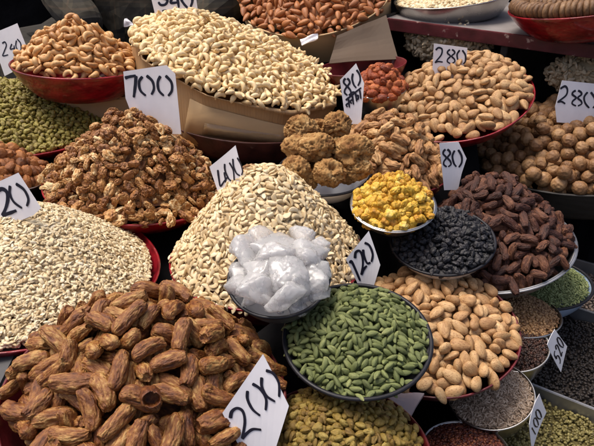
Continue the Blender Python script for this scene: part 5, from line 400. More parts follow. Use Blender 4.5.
def build_piece(kind, seed):
    rg = random.Random(kind + str(seed))
    o = rg.uniform(-50, 50)
    V, C = [], []
    if kind == 'date':
        X, S, PH, F = sph(72, 40)
        k1, w = rg.uniform(.75, .95), rg.uniform(.82, 1.05)
        bend, ln = rg.uniform(-.12, .12), rg.uniform(.9, 1.1)
        fl, tw = rg.uniform(.82, 1.05), rg.uniform(-.7, .7)
        lob = rg.uniform(-.05, .05)
        for x, s, p in zip(X, S, PH):
            r = s ** .62 * (1 - .12 * k1 * x) * (1 + lob * math.cos(2 * p + 3 * x))
            q = p + tw * x * .4 + .5 * nz(x * 1.8 + o, math.cos(p) * 1.2, math.sin(p) * 1.2)
            cy, sy = math.cos(p), math.sin(p)
            cq, sq = math.cos(q), math.sin(q)
            a1 = ridg(x * 1.5 + o, cq * 2.6, sq * 2.6 + o)
            a2 = ridg(x * 3.4 + o, cq * 6.0, sq * 6.0 - o)
            a3 = ridg(x * 8 + o, cq * 12, sq * 12)
            wr = .022 * a1 + .022 * a2 + .013 * a3 + .035 * nz(x * 1.7, cy * 1.3 + o, sy * 1.3) - .03
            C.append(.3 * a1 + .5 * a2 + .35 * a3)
            rr = .222 * w * r + wr * min(1, s * 2.2)
            px = math.copysign(abs(x) ** .78, x) * .5 * ln + .012 * a2 * abs(x)
            if x > .93: px -= .08 * ((x - .93) / .07) ** .5
            V.append((px, cy * rr + bend * (x * x - .4), sy * rr * fl))
    elif kind == 'hollow_date':
        X, S, PH, F = sph(44, 26)
        for x, s, p in zip(X, S, PH):
            r = s ** .72 * (1 + .14 * x)
            cy, sy = math.cos(p), math.sin(p)
            wr = .028 * ridg(x * 1.6 + o, cy * 3.2, sy * 3.2 + o) + .03 * nz(x * 1.6, cy * 1.3 + o, sy * 1.3)
            px = math.copysign(abs(x) ** .78, x) * .5
            if s < .62 and x > 0: px -= .35 * min(1, (.62 - s) / .25)
            V.append((px, cy * (.23 * r + wr * min(1, s * 2.2)), sy * (.22 * r + wr * min(1, s * 2.2))))
    elif kind == 'dried':       # small wrinkled light brown fruit
        X, S, PH, F = sph(40, 24)
        w, bend = rg.uniform(.85, 1.25), rg.uniform(-.15, .15)
        tw = rg.uniform(.1, .6)
        for x, s, p in zip(X, S, PH):
            cy, sy = math.cos(p), math.sin(p)
            r = s ** .8 * (1 - .25 * tw * x)
            a1, a2 = ridg(x * 1.4 + o, cy * 1.8, sy * 1.8 + o), ridg(x * 3 + o, cy * 4, sy * 4)
            wr = .06 * a1 + .028 * a2 + .05 * nz(x * 2, cy * 1.5 + o, sy * 1.5) - .03
            C.append(.6 * a1 + .4 * a2)
            rr = .21 * w * r + wr * min(1, s * 2)
            V.append((x * .48, cy * rr + bend * (x * x - .4), sy * rr))
    elif kind == 'almond':      # in its shell
        X, S, PH, F = sph(26, 16)
        w, h, tp = rg.uniform(.9, 1.1), rg.uniform(.9, 1.1), rg.uniform(.15, .32)
        for x, s, p in zip(X, S, PH):
            cy, sy = math.cos(p), math.sin(p)
            q = s * (1 - tp * x)
            seam = .022 * math.exp(-(sy / .22) ** 2) * s
            b = 1 + .05 * nz(x * 2 + o, cy * 2, sy * 2) + .02 * nz(x * 6 + o, cy * 5, sy * 5)
            px = .5 * x + (.05 * x ** 6 if x > 0 else 0)
            V.append((px, cy * (.32 * w * q * b + seam), sy * .225 * h * q * b))
    elif kind == 'kernel_almond':
        X, S, PH, F = sph(22, 14)
        w, h = rg.uniform(.85, 1.05), rg.uniform(.8, 1.05)
        for x, s, p in zip(X, S, PH):
            cy, sy = math.cos(p), math.sin(p)
            q = s * (1 - .3 * x)
            b = 1 + .03 * nz(x * 2 + o, cy * 2, sy * 2) + .02 * ridg(x * 1.5 + o, cy * 6, sy * 6)
            V.append((.5 * x + (.05 * x ** 6 if x > 0 else 0), cy * .29 * w * q * b, sy * .2 * h * q * b))
    elif kind == 'walnut':
        X, S, PH, F = sph(44, 30)
        a, c = rg.uniform(.95, 1.05), rg.uniform(.92, 1.02)
        for x, s, p in zip(X, S, PH):
            cy, sy = math.cos(p), math.sin(p)
            seam = .06 * math.exp(-(sy / .13) ** 2) * s ** .5 - .05 * math.exp(-(sy / .035) ** 2) * s
            a1, a2 = ridg(x * 1.8 + o, cy * s * 1.8, sy * s * 1.8), ridg(x * 4.2 + o, cy * s * 4.2, sy * s * 4.2)
            wr = .034 * a1 + .028 * a2 + .010 * ridg(x * 9 + o, cy * s * 9, sy * s * 9)
            C.append(.5 * a1 + .5 * a2 - 3.2 * math.exp(-(sy / .045) ** 2) * s)
            r = .43 + wr * (1 - .6 * math.exp(-(sy / .15) ** 2))
            tip = .06 * max(0, x) ** 14
            V.append(((r + tip) * x * 1.05, cy * (s * r * a + seam), sy * s * r * c))
    elif kind == 'cashew':
        X, S, PH, F = sph(18, 16)
        w, cu = rg.uniform(.9, 1.12), rg.uniform(1.05, 1.45)
        for x, s, p in zip(X, S, PH):
            cy, sy = math.cos(p), math.sin(p)
            a = x * cu
            RR = .45 / cu
            rr = .2 * w * (1 - .16 * x) * s ** .8 * (1 + .08 * nz(x * 2 + o, cy * 1.5, sy * 1.5)) - .014 * math.exp(-((cy - .9) / .25) ** 2) * s
            px, py = math.sin(a) * RR, math.cos(a) * RR - RR * .72
            ex = .12 * max(0, (abs(x) - .8) / .2) * (1 if x > 0 else -1)
            V.append((px + math.sin(a) * cy * rr + ex * math.cos(a), py + math.cos(a) * cy * rr - abs(ex) * math.sin(abs(a)), sy * rr * .95))
    elif kind == 'pod':
        X, S, PH, F = sph(30, 14)
        w, k = rg.uniform(.85, 1.12), rg.uniform(.6, .85)
        tw, bend = rg.uniform(-.4, .4), rg.uniform(-.08, .08)
        for x, s, p in zip(X, S, PH):
            q = p + tw * x
            cy, sy = math.cos(q), math.sin(q)
            r = .215 * w * s ** (2 * k) * (1 - .12 * x) * (1 + .09 * math.cos(3 * p) + .085 * math.cos(12 * p + 2 * nz(x * 2 + o, 0, 0)) * s + .08 * nz(x * 3 + o, cy * 2, sy * 2))
            C.append(.7 * math.cos(12 * p + 2 * nz(x * 2 + o, 0, 0)) * s + 1.2 * max(0, abs(x) - .8) / .2)
            V.append((x * .52, cy * r + bend * (x * x - .4), sy * r))
    elif kind == 'chip':        # half of a split cashew
        X, S, PH, F = sph(18, 12)
        w, be = rg.uniform(.85, 1.2), rg.uniform(.02, .24)
        cut = rg.choice([0, 0, 0, .4, .7])
        sg = rg.choice([-1, 1])
        for x, s, p in zip(X, S, PH):
            cy, sy = math.cos(p), math.sin(p)
            xx = min(x, 1 - cut) + .03 * nz(cy * 3 + o, sy * 3, x)
            z = sy * s ** .8
            b = 1 + .2 * nz(x * 1.5 + o, cy * 1.5, sy * 1.5)
            V.append((xx * .5, cy * s ** .7 * .25 * w * b * (1 - .15 * x) + sg * be * (x * x - .4), (z * .20 if z > 0 else z * .06) * b))
    elif kind == 'seed':        # melon seed
        X, S, PH, F = sph(6, 5)
        w = rg.uniform(.8, 1.1)
        for x, s, p in zip(X, S, PH):
            V.append((x * .5, math.cos(p) * s * .3 * w * (1 - .3 * x), math.sin(p) * s * .13))
    elif kind == 'kernel':      # walnut half or piece of one
        X, S, PH, F = sph(52, 34)
        sx, sy_, sz = rg.uniform(.85, 1.2), rg.uniform(.65, 1.1), rg.uniform(.75, 1.2)
        cut = rg.choice([0, 0, .25, .35, .6, .1])
        for x, s, p in zip(X, S, PH):
            cy, sn = math.cos(p), math.sin(p)
            y, z = cy * s, sn * s
            wx, wy = x + .3 * nz(x * 2 + o, y * 2, z * 2), y + .3 * nz(x * 2, y * 2 - o, z * 2)
            a1 = ridg(wx * 1.9 + o, wy * 1.9, z * 1.9)
            a2 = ridg(wx * 4.2 + o, wy * 4.2, z * 4.2)
            fold = .30 * a1 + .12 * a2 + .05 * nz(x * 9, y * 9 + o, z * 9) - .1
            groove = .34 * math.exp(-(y / .15) ** 2) * max(0, z)
            r = .80 + fold - groove
            hol = .6 * max(0, -z) ** 1.5
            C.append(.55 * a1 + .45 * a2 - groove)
            px, py, pz = x * r * .52 * sx, y * r * .44 * sy_, z * (r - hol) * .36 * sz
            if cut and y > cut: py = cut * .42 * sy_ + (py - cut * .42 * sy_) * .3
            if cut and y > cut: C[-1] = 1.0
            V.append((px, py, pz))
    elif kind == 'raisin':
        X, S, PH, F = sph(26, 18)
        w, h, t = rg.uniform(.8, 1.15), rg.uniform(.75, 1.1), rg.uniform(-.3, .3)
        be = rg.uniform(-.15, .15)
        for x, s, p in zip(X, S, PH):
            cy, sy = math.cos(p), math.sin(p)
            a1 = ridg(x * 1.3 + o, cy * 1.5 * s, sy * 1.5 * s + o)
            b = .92 + .34 * a1 * s + .14 * ridg(x * 2.5 + o, cy * 3 * s, sy * 3 * s) + .14 * nz(x * 3 + o, cy * 3 * s, sy * 3 * s)
            C.append(a1)
            V.append((x * .5 * (.95 + .1 * b), cy * s * .29 * w * b * (1 + t * x) + be * (x * x - .4), sy * s * .25 * h * b * (1 + t * x)))
    elif kind == 'black_raisin':
        X, S, PH, F = sph(30, 20)
        w, h, t = rg.uniform(.8, 1.25), rg.uniform(.6, 1.1), rg.uniform(-.35, .35)
        be = rg.uniform(-.25, .25)
        for x, s, p in zip(X, S, PH):
            cy, sy = math.cos(p), math.sin(p)
            a1 = ridg(x * 1.5 + o, cy * 1.8 * s, sy * 1.8 * s + o)
            b = .80 + .55 * a1 * s + .25 * ridg(x * 3.4 + o, cy * 3.4 * s, sy * 3.4 * s) + .2 * nz(x * 3 + o, cy * 3 * s, sy * 3 * s)
            C.append(a1)
            V.append((x * .46 * (.9 + .15 * b), cy * s * .31 * w * b * (1 + t * x) + be * (x * x - .4), sy * s * .26 * h * b * (1 + t * x)))
    elif kind == 'apricot':
        X, S, PH, F = sph(24, 16)
        w, h = rg.uniform(.9, 1.2), rg.uniform(.9, 1.2)
        for x, s, p in zip(X, S, PH):
            cy, sy = math.cos(p), math.sin(p)
            b = .95 + .22 * ridg(x * 1.3 + o, cy * 1.6 * s, sy * 1.6 * s) + .12 * ridg(x * 3 + o, cy * 3 * s, sy * 3 * s) + .08 * nz(x * 5 + o, cy * 5, sy * 5)
            V.append((x * .5 * b, cy * s * .36 * w * b, sy * s * .30 * h * b))
    elif kind == 'nugget':      # craggy yellow lump
        X, S, PH, F = sph(30, 20)
        sx, sy_, sz = rg.uniform(.8, 1.3), rg.uniform(.8, 1.2), rg.uniform(.8, 1.3)
        for x, s, p in zip(X, S, PH):
            cy, sy = math.cos(p), math.sin(p)
            y, z = cy * s, sy * s
            m = max(abs(x), abs(y), abs(z)) ** .45
            b = .86 / m + .26 * nz(x * 1.2 + o, y * 1.2, z * 1.2) + .22 * nz(x * 3 + o, y * 3, z * 3) + .16 * ridg(x * 6 + o, y * 6, z * 6)
            V.append((x * .5 * b * sx, y * .42 * b * sy_, z * .36 * b * sz))
    elif kind == 'lump':        # knobbly baked-looking brown ball
        X, S, PH, F = sph(84, 56)
        sx, sy_, sz = rg.uniform(.98, 1.1), rg.uniform(.9, 1.0), rg.uniform(.82, .96)
        hd = Vector((rg.uniform(-.4, .4), rg.uniform(-.9, -.5), rg.uniform(.1, .7))).normalized()
        hole = seed in (2, 5, 7)
        for x, s, p in zip(X, S, PH):
            cy, sy = math.cos(p), math.sin(p)
            y, z = cy * s, sy * s
            a2 = ridg(x * 5 + o, y * 5, z * 5)
            b = .95 + .13 * nz(x * 1.2 + o, y * 1.2, z * 1.2) + .13 * nz(x * 2.6 + o, y * 2.6, z * 2.6) + .05 * a2 + .06 * nz(x * 9 + o, y * 9, z * 9) + .05 * nz(x * 17 + o, y * 17, z * 17) + .03 * nz(x * 30 + o, y * 30, z * 30)
            pit = nz(x * 3.6 - o, y * 3.6, z * 3.6)
            if pit > .3: b -= min(.2, (pit - .3) * 1.6)
            pit2 = nz(x * 8 - o, y * 8 + 3, z * 8)
            if pit2 > .33: b -= min(.1, (pit2 - .33) * 1.0)
            if hole:
                dd = (Vector((x, y, z)) - hd).length
                b -= .45 * math.exp(-(dd / .34) ** 4)
            C.append(nz(x * 4 + o, y * 4, z * 4) * 2)
            V.append((x * .5 * b * sx, y * .5 * b * sy_, z * .5 * b * sz))
    elif kind == 'grain':
        X, S, PH, F = sph(6, 4)
        for x, s, p in zip(X, S, PH):
            V.append((x * .5, math.cos(p) * s * .42, math.sin(p) * s * .4))
    elif kind == 'sliver':      # cumin, rice-like
        X, S, PH, F = sph(5, 4)
        for x, s, p in zip(X, S, PH):
            V.append((x * .5, math.cos(p) * s * .14 + .05 * x * x, math.sin(p) * s * .13))
    return V, F, C

PIECES = {}
def pieces(kind, n, size, mat, key=None):
    """n different meshes of one kind at real size; each keeps its own local coordinates for the material"""
    k = key or kind
    if k in PIECES: return PIECES[k]
    out = []
    for i in range(n):
        V, F, C = build_piece(kind, i)
        me = mesh_np(k + '_mesh', np.array(V) * size, F)
        a = me.attributes.new('pc', 'FLOAT_VECTOR', 'POINT')
        a.data.foreach_set('vector', np.array(V, dtype=np.float32).ravel())
        if C:
            a = me.attributes.new('crest', 'FLOAT', 'POINT')
            a.data.foreach_set('value', np.array(C, dtype=np.float32))
        me.materials.append(mat)
        out.append(me)
    PIECES[k] = out
    return out

def arrays(me):
    nv, nl, npoly = len(me.vertices), len(me.loops), len(me.polygons)
    co = np.empty(nv * 3, np.float32); me.vertices.foreach_get('co', co)
    lv = np.empty(nl, np.int32); me.loops.foreach_get('vertex_index', lv)
    ls = np.empty(npoly, np.int32); me.polygons.foreach_get('loop_start', ls)
    pc = np.empty(nv * 3, np.float32)
    if 'pc' in me.attributes: me.attributes['pc'].data.foreach_get('vector', pc)
    cr = np.zeros(nv, np.float32)
    if 'crest' in me.attributes: me.attributes['crest'].data.foreach_get('value', cr)
    return co.reshape(-1, 3), lv, ls, pc.reshape(-1, 3), cr

def joined(name, items, extra=None, mat=None, seed=0):
    """one mesh out of many (mesh, matrix) items; used for the uncountable rest of a heap"""
    rg = np.random.default_rng(seed)
    cache = {}
    CO, LV, LS, PC, RN, CR = [], [], [], [], [], []
    vo = lo = 0
    for me, mx in items:
        if me.name not in cache: cache[me.name] = arrays(me)
        co, lv, ls, pc, cr = cache[me.name]
        m = np.array(mx)
        CO.append(co @ m[:3, :3].T + m[:3, 3]); LV.append(lv + vo); LS.append(ls + lo); PC.append(pc); CR.append(cr)
        RN.append(np.full(len(co), rg.random(), np.float32))
        vo += len(co); lo += len(lv)
    if extra:
        V, F = extra
        V = np.array(V, np.float32)
        CO.append(V); PC.append(V * 40); RN.append(np.full(len(V), .3, np.float32)); CR.append(np.zeros(len(V), np.float32))
        LV.append(np.array([i for f in F for i in f], np.int32) + vo)
        ln = np.array([len(f) for f in F], np.int32)
        LS.append(np.concatenate(([0], np.cumsum(ln)[:-1])).astype(np.int32) + lo)
    CO = np.concatenate(CO).astype(np.float32); LV = np.concatenate(LV); LS = np.concatenate(LS)
    me = bpy.data.meshes.new(name)
    me.vertices.add(len(CO)); me.vertices.foreach_set('co', CO.ravel())
    me.loops.add(len(LV)); me.loops.foreach_set('vertex_index', LV.astype(np.int32))
    me.polygons.add(len(LS)); me.polygons.foreach_set('loop_start', LS.astype(np.int32))
    me.update(calc_edges=True)
    me.polygons.foreach_set('use_smooth', [True] * len(LS))
    a = me.attributes.new('pc', 'FLOAT_VECTOR', 'POINT'); a.data.foreach_set('vector', np.concatenate(PC).astype(np.float32).ravel())
    a = me.attributes.new('rnd', 'FLOAT', 'POINT'); a.data.foreach_set('value', np.concatenate(RN))
    a = me.attributes.new('crest', 'FLOAT', 'POINT'); a.data.foreach_set('value', np.concatenate(CR))
    if mat: me.materials.append(mat)
    return me

def unpack(kind):
    side, cols = PACK[kind]
    a = np.array(cols, float).T
    q = a[:, 3:] / 50
    w = np.sqrt(np.maximum(0, 1 - (q * q).sum(1)))
    return a[:, :3] / 40, np.column_stack((w, q)), side
UNP = {}

class Mound:
    """a heap surface over a round rim: maps flat (x, y, height) to the heap"""
    def __init__(s, ell, H, apex=(0, 0), eps=.25, shrink=.93, nseed=0, namp=.02, lift=0.0):
        s.c, s.R, s.n, s.e1, s.e2 = rim(*ell)
        s.R *= shrink
        s.c = s.c + ZV * lift
        s.H, s.apex, s.eps, s.ns, s.na = H, apex, eps, nseed, namp
        # equal-area radius table
        t = np.linspace(0, 1, 400)
        h = s.prof(t) * H
        dh = np.gradient(h, t * s.R)
        area = np.concatenate(([0], np.cumsum(2 * PI * (t[1:] * s.R) * np.sqrt(1 + dh[1:] ** 2) * (s.R / 399))))
        s.t, s.rho = t, np.sqrt(area / PI)
    def prof(s, t):
        e = s.eps
        a = math.sqrt(1 + e * e)
        return (a - np.sqrt(t * t + e * e)) / (a - e)
    def surf(s, r, th):
        t = r / s.R
        x, y = r * math.cos(th), r * math.sin(th)
        k = max(0., 1 - t)
        p = s.c + s.e1 * (x + k * s.apex[0] * s.R) + s.e2 * (y + k * s.apex[1] * s.R)
        h = float(s.prof(t)) * s.H + s.na * s.R * nz(x / s.R * 2.2 + s.ns, y / s.R * 2.2, s.ns * .7) * min(1, 3 * k)
        return p + ZV * h
    def frame(s, x, y):
        rho, th = math.hypot(x, y), math.atan2(y, x)
        if rho > s.rho[-1]: return None
        r = float(np.interp(rho, s.rho, s.t)) * s.R
        d = s.R * .01
        p = s.surf(r, th)
        ur = s.surf(r + d, th) - p
        ut = s.surf(max(r, d), th + .02) - s.surf(max(r, d), th)
        ur.normalize(); ut.normalize()
        n = ur.cross(ut).normalized()
        ut = n.cross(ur)
        cr, sr = math.cos(th), math.sin(th)
        A = Matrix((ur, ut, n)).transposed()
        B = Matrix(((cr, sr, 0), (-sr, cr, 0), (0, 0, 1)))
        return p, n, A @ B
    def core(s, off):
        V, F = [], []
        nr, na = 14, 40
        for i in range(nr + 1):
            for j in range(na):
                r, th = s.R * (.02 + .80 * i / nr), 2 * PI * j / na
                V.append(s.surf(r, th) - ZV * off * (1 - .35 * (i / nr) ** 2))
        for i in range(nr):
            for j in range(na):
                a, b = i * na + j, i * na + (j + 1) % na
                F.append((a, a + na, b + na, b))
        V.append(s.surf(0, 0) - ZV * off)
        for j in range(na): F.append((len(V) - 1, j, (j + 1) % na))
        return V, F

MEASURE = False
INDEX = {}
def heap(key, mound, pack, meshes, size, name, label, cat, group, stuff_name, stuff_label, rot=0.0, sink=.75, smin=.9, smax=1.08, stuff_all=False, clip=None, step=6.6):
    """pieces of a simulated loose layer laid over the mound: the ones the photo shows are objects, the rest one mass"""
    if pack not in UNP: UNP[pack] = unpack(pack)
    pos, qt, S = UNP[pack]
    rg = random.Random(key)
    need = mound.rho[-1] / size
    nt = max(0, math.ceil((need - S / 2) / S))
    keep = set(KEEP.get(key, ()))
    idx = 0
    rest = []
    cr, sr = math.cos(rot), math.sin(rot)
    for tx in range(-nt, nt + 1):
        for ty in range(-nt, nt + 1):
            for (x, y, z), q in zip(pos, qt):
                X, Y = (x + tx * S), (y + ty * S)
                x2, y2 = (cr * X - sr * Y) * size, (sr * X + cr * Y) * size
                if math.hypot(x2, y2) > mound.rho[-1]: continue
                p, n, A = mound.frame(x2, y2)
                i = idx
                idx += 1
                loc = p + n * ((z - sink) * size)
                if clip and not clip(loc): continue
                rot3 = A @ Matrix.Rotation(rot, 3, 'Z') @ Quaternion(q).normalized().to_matrix()
                mx = Matrix.Translation(loc) @ rot3.to_4x4() @ Matrix.Scale(rg.uniform(smin, smax), 4)
                me = meshes[rg.randrange(len(meshes))]
                if not stuff_all and (MEASURE or i in keep):
                    o = link(name, me)
                    o.matrix_world = mx
                    tag(o, label, cat, group)
                    if MEASURE:
                        o.pass_index = len(INDEX) + 1
                        INDEX[o.pass_index] = (key, i)
                else:
                    rest.append((me, mx))
    me = joined(stuff_name, rest, mound.core(size * sink * 1.1), meshes[0].materials[0], seed=sum(map(ord, key)))
    o = link(stuff_name, me)
    tag(o, stuff_label, cat + ' heap', None, 'stuff')
    return o

def scatter(key, surf, count, meshes, name, label, cat, mat, spread=1.0, extra=None, flat=.5):
    """fine grain: one mass of tiny seeds lying on a surface; surf(rng) gives point, normal"""
    rg = random.Random(key)
    items = []
    for i in range(count):
        p, n = surf(rg)
        ax = Vector((rg.gauss(0, 1), rg.gauss(0, 1), rg.gauss(0, flat)))
        ax = (ax - n * ax.dot(n) * .75).normalized()
        b = n.cross(ax).normalized()
        c = ax.cross(b)
        A = Matrix((ax, b, c)).transposed()
        A = A @ Matrix.Rotation(rg.uniform(0, 6.28) if flat > .6 else rg.gauss(0, .5), 3, 'X')
        items.append((meshes[rg.randrange(len(meshes))], Matrix.Translation(p) @ A.to_4x4() @ Matrix.Scale(rg.uniform(.8, 1.15), 4)))
    o = link(name, joined(name, items, extra, mat, seed=count))
    tag(o, label, cat, None, 'stuff')
    return o
def mound_surf(m, thick):
    def f(rg):
        while True:
            x, y = rg.uniform(-1, 1), rg.uniform(-1, 1)
            if x * x + y * y < 1: break
        k = m.rho[-1]
        p, n, A = m.frame(x * k * .999, y * k * .999)
        return p + n * rg.uniform(-thick, thick * .5), n
    return f

# ------------------------------------------------------------------ bowls
def facet(a, nf, amt):
    w = 2 * PI / nf
    q = (a + .35) % w - w / 2
    return 1 + amt * (math.cos(w / 2) / math.cos(q) - 1) if amt else 1
def lathe(name, prof, c, n, e1, e2, seg=72, wob=0.0, ws=0, fc=0.0):
    V, F = [], []
    for i, (r, z) in enumerate(prof):
        for j in range(seg):
            a = 2 * PI * j / seg
            k = 1 + wob * nz(math.cos(a) * 1.6 + ws, math.sin(a) * 1.6, z * 12 + ws)
            k *= facet(a, 9, fc)
            if fc and z > -.01: z = z + .005 * nz(math.cos(a) * 4, math.sin(a) * 4, ws)
            V.append(tuple(e1 * (r * k * math.cos(a)) + e2 * (r * k * math.sin(a)) + n * z))
    for i in range(len(prof) - 1):
        for j in range(seg):
            a, b = i * seg + j, i * seg + (j + 1) % seg
            F.append((a, b, b + seg, a + seg))
    F.append(tuple(range(seg))[::-1])
    F.append(tuple((len(prof) - 1) * seg + j for j in range(seg)))
    me = mesh_np(name, V, F)
    return me

BOTTOMS = []
def bowl(name, ell, depth, mat, label, cat='bowl', base=.55, lip=.004, wall=.0025, rim_mat=None, group=None, curve=.6, wob=0.0, flange=0.0, grow=1.0, drop=0.0, fc=0.0, inner=None):
    c, R, n, e1, e2 = rim(*ell)
    R *= grow
    c = c - ZV * drop
    pr = []
    K = 10
    for i in range(K + 1):           # outside, bottom to top
        t = i / K
        r = R * (base + (1 - base) * t ** curve)
        pr.append((r, -depth * (1 - t)))
    if flange: pr.append((R * (1 + flange), .001)); pr.append((R * (1 + flange), .0025))
    pr.append((R + wall * .2, lip * .5))
    pr.append((R - wall * .7, lip * .7))
    for i in range(K, -1, -1):       # inside
        t = i / K
        r = R * (base + (1 - base) * t ** curve) - wall
        pr.append((r, -depth * (1 - t) + (wall if i == 0 else 0)))
    ws = sum(map(ord, label)) % 97
    root = None
    me = lathe(name, pr, c, n, e1, e2, wob=wob, ws=ws, fc=fc)
    o = link(name, me, mat)
    if inner:
        me.materials.append(inner)
        first = (K + 1 + (2 if flange else 0) + 1) * 72
        me.polygons.foreach_set('material_index', [1 if first <= i < (len(pr) - 1) * 72 else 0 for i in range(len(me.polygons) - 2)] + [0, 1])
    o.location = c
    if rim_mat is None and mat in (M['steel'], M['dull_steel']): rim_mat = mat
    tag(o, label, cat, group)
    if rim_mat:                       # rolled rim of another colour
        tr = max(.0022, R * .034) if rim_mat is not mat else .0016
        pr2 = [(R + tr * (math.cos(a) * .9 - .25), lip * .55 + tr * math.sin(a) * .75) for a in [2 * PI * k / 10 for k in range(11)]]
        V, F = [], []
        seg = 72
        for r, z in pr2[:-1]:
            for j in range(seg):
                a = 2 * PI * j / seg
                V.append(tuple(e1 * (r * math.cos(a)) + e2 * (r * math.sin(a)) + n * z))
        m_ = len(pr2) - 1
        for i in range(m_):
            for j in range(seg):
                F.append((i * seg + j, i * seg + (j + 1) % seg, ((i + 1) % m_) * seg + (j + 1) % seg, ((i + 1) % m_) * seg + j))
        ro = link('rim', mesh_np('rim', V, F), rim_mat, o)
    b = c - n * depth
    BOTTOMS.append((b.x, b.y, b.z, R * base, R, c.z, depth))
    return o

def box(name, cx, cy, z0, z1, sx, sy, rz, mat, bev=.002):
    bm = bmesh.new()
    bmesh.ops.create_cube(bm, size=1)
    for v in bm.verts:
        v.co = Vector((v.co.x * sx, v.co.y * sy, v.co.z * (z1 - z0)))
    if bev: bmesh.ops.bevel(bm, geom=bm.edges, offset=bev, segments=2, affect='EDGES')
    me = from_bm(name, bm, False)
    o = link(name, me, mat)
    o.location = (cx, cy, (z0 + z1) / 2)
    o.rotation_euler = (0, 0, rz)
    return o

# ------------------------------------------------------------------ price cards
def catmull(pts, k=8):
    if len(pts) < 3: 
        a, b = pts
        return [(a[0] + (b[0] - a[0]) * i / k, a[1] + (b[1] - a[1]) * i / k) for i in range(k + 1)]
    q = [pts[0]] + list(pts) + [pts[-1]]
    out = []
    for i in range(1, len(q) - 2):
        for s in range(k):
            t = s / k
            out.append(tuple(.5 * (2 * q[i][d] + (q[i + 1][d] - q[i - 1][d]) * t + (2 * q[i - 1][d] - 5 * q[i][d] + 4 * q[i + 1][d] - q[i + 2][d]) * t * t + (3 * q[i][d] - q[i - 1][d] - 3 * q[i + 1][d] + q[i + 2][d]) * t ** 3) for d in (0, 1)))
    out.append(pts[-1])
    return out

def card(label, outline, anchor, d, az, lean, strokes, curl=.004, w=1.6, name='price_card'):
    """a stiff paper card standing in a heap; outline and pen strokes are given as seen in the photo and laid on the card's own plane"""
    c = P(*anchor, d)
    n = Vector((math.sin(az) * math.cos(lean), -math.cos(az) * math.cos(lean), math.sin(lean)))
    if ray(*anchor).dot(n) > 0: n = -n
    ex = ZV.cross(n).normalized()
    ey = n.cross(ex)
    def loc(u, v):
        p = on_plane(u, v, c, n) - c
        return p.dot(ex), p.dot(ey)
    out = [loc(u, v) for u, v in outline]
    wmax = max(abs(x) for x, y in out) + 1e-6
    hmax = max(abs(y) for x, y in out) + 1e-6
    def bend(x, y, off):
        return ex * x + ey * y + n * (curl * ((x / wmax) ** 2 + .6 * (x / wmax) * (y / hmax)) + off)
    bm = bmesh.new()
    # dense outline so that the bend shows
    dense = []
    for i in range(len(out)):
        a, b = out[i], out[(i + 1) % len(out)]
        for s in range(6): dense.append((a[0] + (b[0] - a[0]) * s / 6, a[1] + (b[1] - a[1]) * s / 6))
    vs = [bm.verts.new((x, y, 0)) for x, y in dense]
    f = bm.faces.new(vs)
    for axis, lim in ((0, wmax), (1, hmax)):
        for k in range(-5, 6):
            no = Vector((1, 0, 0)) if axis == 0 else Vector((0, 1, 0))
            bmesh.ops.bisect_plane(bm, geom=bm.verts[:] + bm.edges[:] + bm.faces[:], plane_co=no * (lim * k / 5.5), plane_no=no)
    if bm.faces[:][0].normal.z < 0:
        bmesh.ops.reverse_faces(bm, faces=bm.faces)
    r = bmesh.ops.extrude_face_region(bm, geom=bm.faces[:])
    for v in [g for g in r['geom'] if isinstance(g, bmesh.types.BMVert)]: v.co.z = -.0006
    for v in bm.verts: v.co = bend(v.co.x, v.co.y, v.co.z)
    me = from_bm(name, bm, False)
    o = link(name, me, M['paper'])
    o.location = c
    tag(o, label, 'price card')
    V, F = [], []
    px = d / FPX
    for si, st in enumerate(strokes):
        ww = w
        if isinstance(st[0], (int, float)): ww, st = st[0], st[1:]
        q = [loc(u, v) for u, v in catmull(list(st))]
        off = .0005 + si * .00003
        L = len(q)
        b0 = len(V)
        for i, (x, y) in enumerate(q):
            a, b = q[max(0, i - 1)], q[min(L - 1, i + 1)]
            dx, dy = b[0] - a[0], b[1] - a[1]
            l = math.hypot(dx, dy) or 1
            t = i / (L - 1)
            k = ww * px * .72 * (1.05 - .3 * t + .12 * nz(t * 4 + si * 3.1, 0, si))
            if i == 0 or i == L - 1: k *= .55
            V.append(tuple(bend(x - dy / l * k, y + dx / l * k, off)))
            V.append(tuple(bend(x + dy / l * k, y - dx / l * k, off)))
        for i in range(L - 1):
            F.append((b0 + 2 * i + 1, b0 + 2 * i + 3, b0 + 2 * i + 2, b0 + 2 * i))
    link('lettering', mesh_np('lettering', V, F, False), M['ink'], o)
    return o

digit_strokes = {'5': [[(.9, 1), (.5, 1), (.15, .98)], [(.15, .98), (.1, .58), (.5, .62), (.9, .4), (.7, .06), (.1, 0)]],
       '2': [[(.05, .8), (.4, 1), (.85, .8), (.6, .4), (.05, .02)], [(.05, .02), (.5, .05), (.98, .02)]],
       '1': [[(.5, 1), (.52, .5), (.5, 0)]],
       '0': [[(.45, 1), (.05, .7), (.08, .3), (.45, 0)], [(.58, 1), (.98, .7), (.95, .3), (.65, 0)]]}
def glyphs(txt, o, bv, uv, w, step, h):
    """digits along a slanted base line: o start, bv along the line, uv up"""
    return [[(o[0] + bv[0] * (k * step + x * w) + uv[0] * y * h, o[1] + bv[1] * (k * step + x * w) + uv[1] * y * h) for x, y in st] for k, t in enumerate(txt) for st in digit_strokes[t]]
def eight(cx, cy, w, h, sl=0.0):
    """an 8 written as two wavy strokes that nearly meet in the middle"""
    pts = [(.12, -.5), (.42, -.40), (.50, -.24), (.10, -.03), (.46, .18), (.52, .36), (.10, .5)]
    f = lambda s: [(cx + s * x * w - sl * y * h, cy + y * h) for x, y in pts]
    return [f(-1), f(1)]
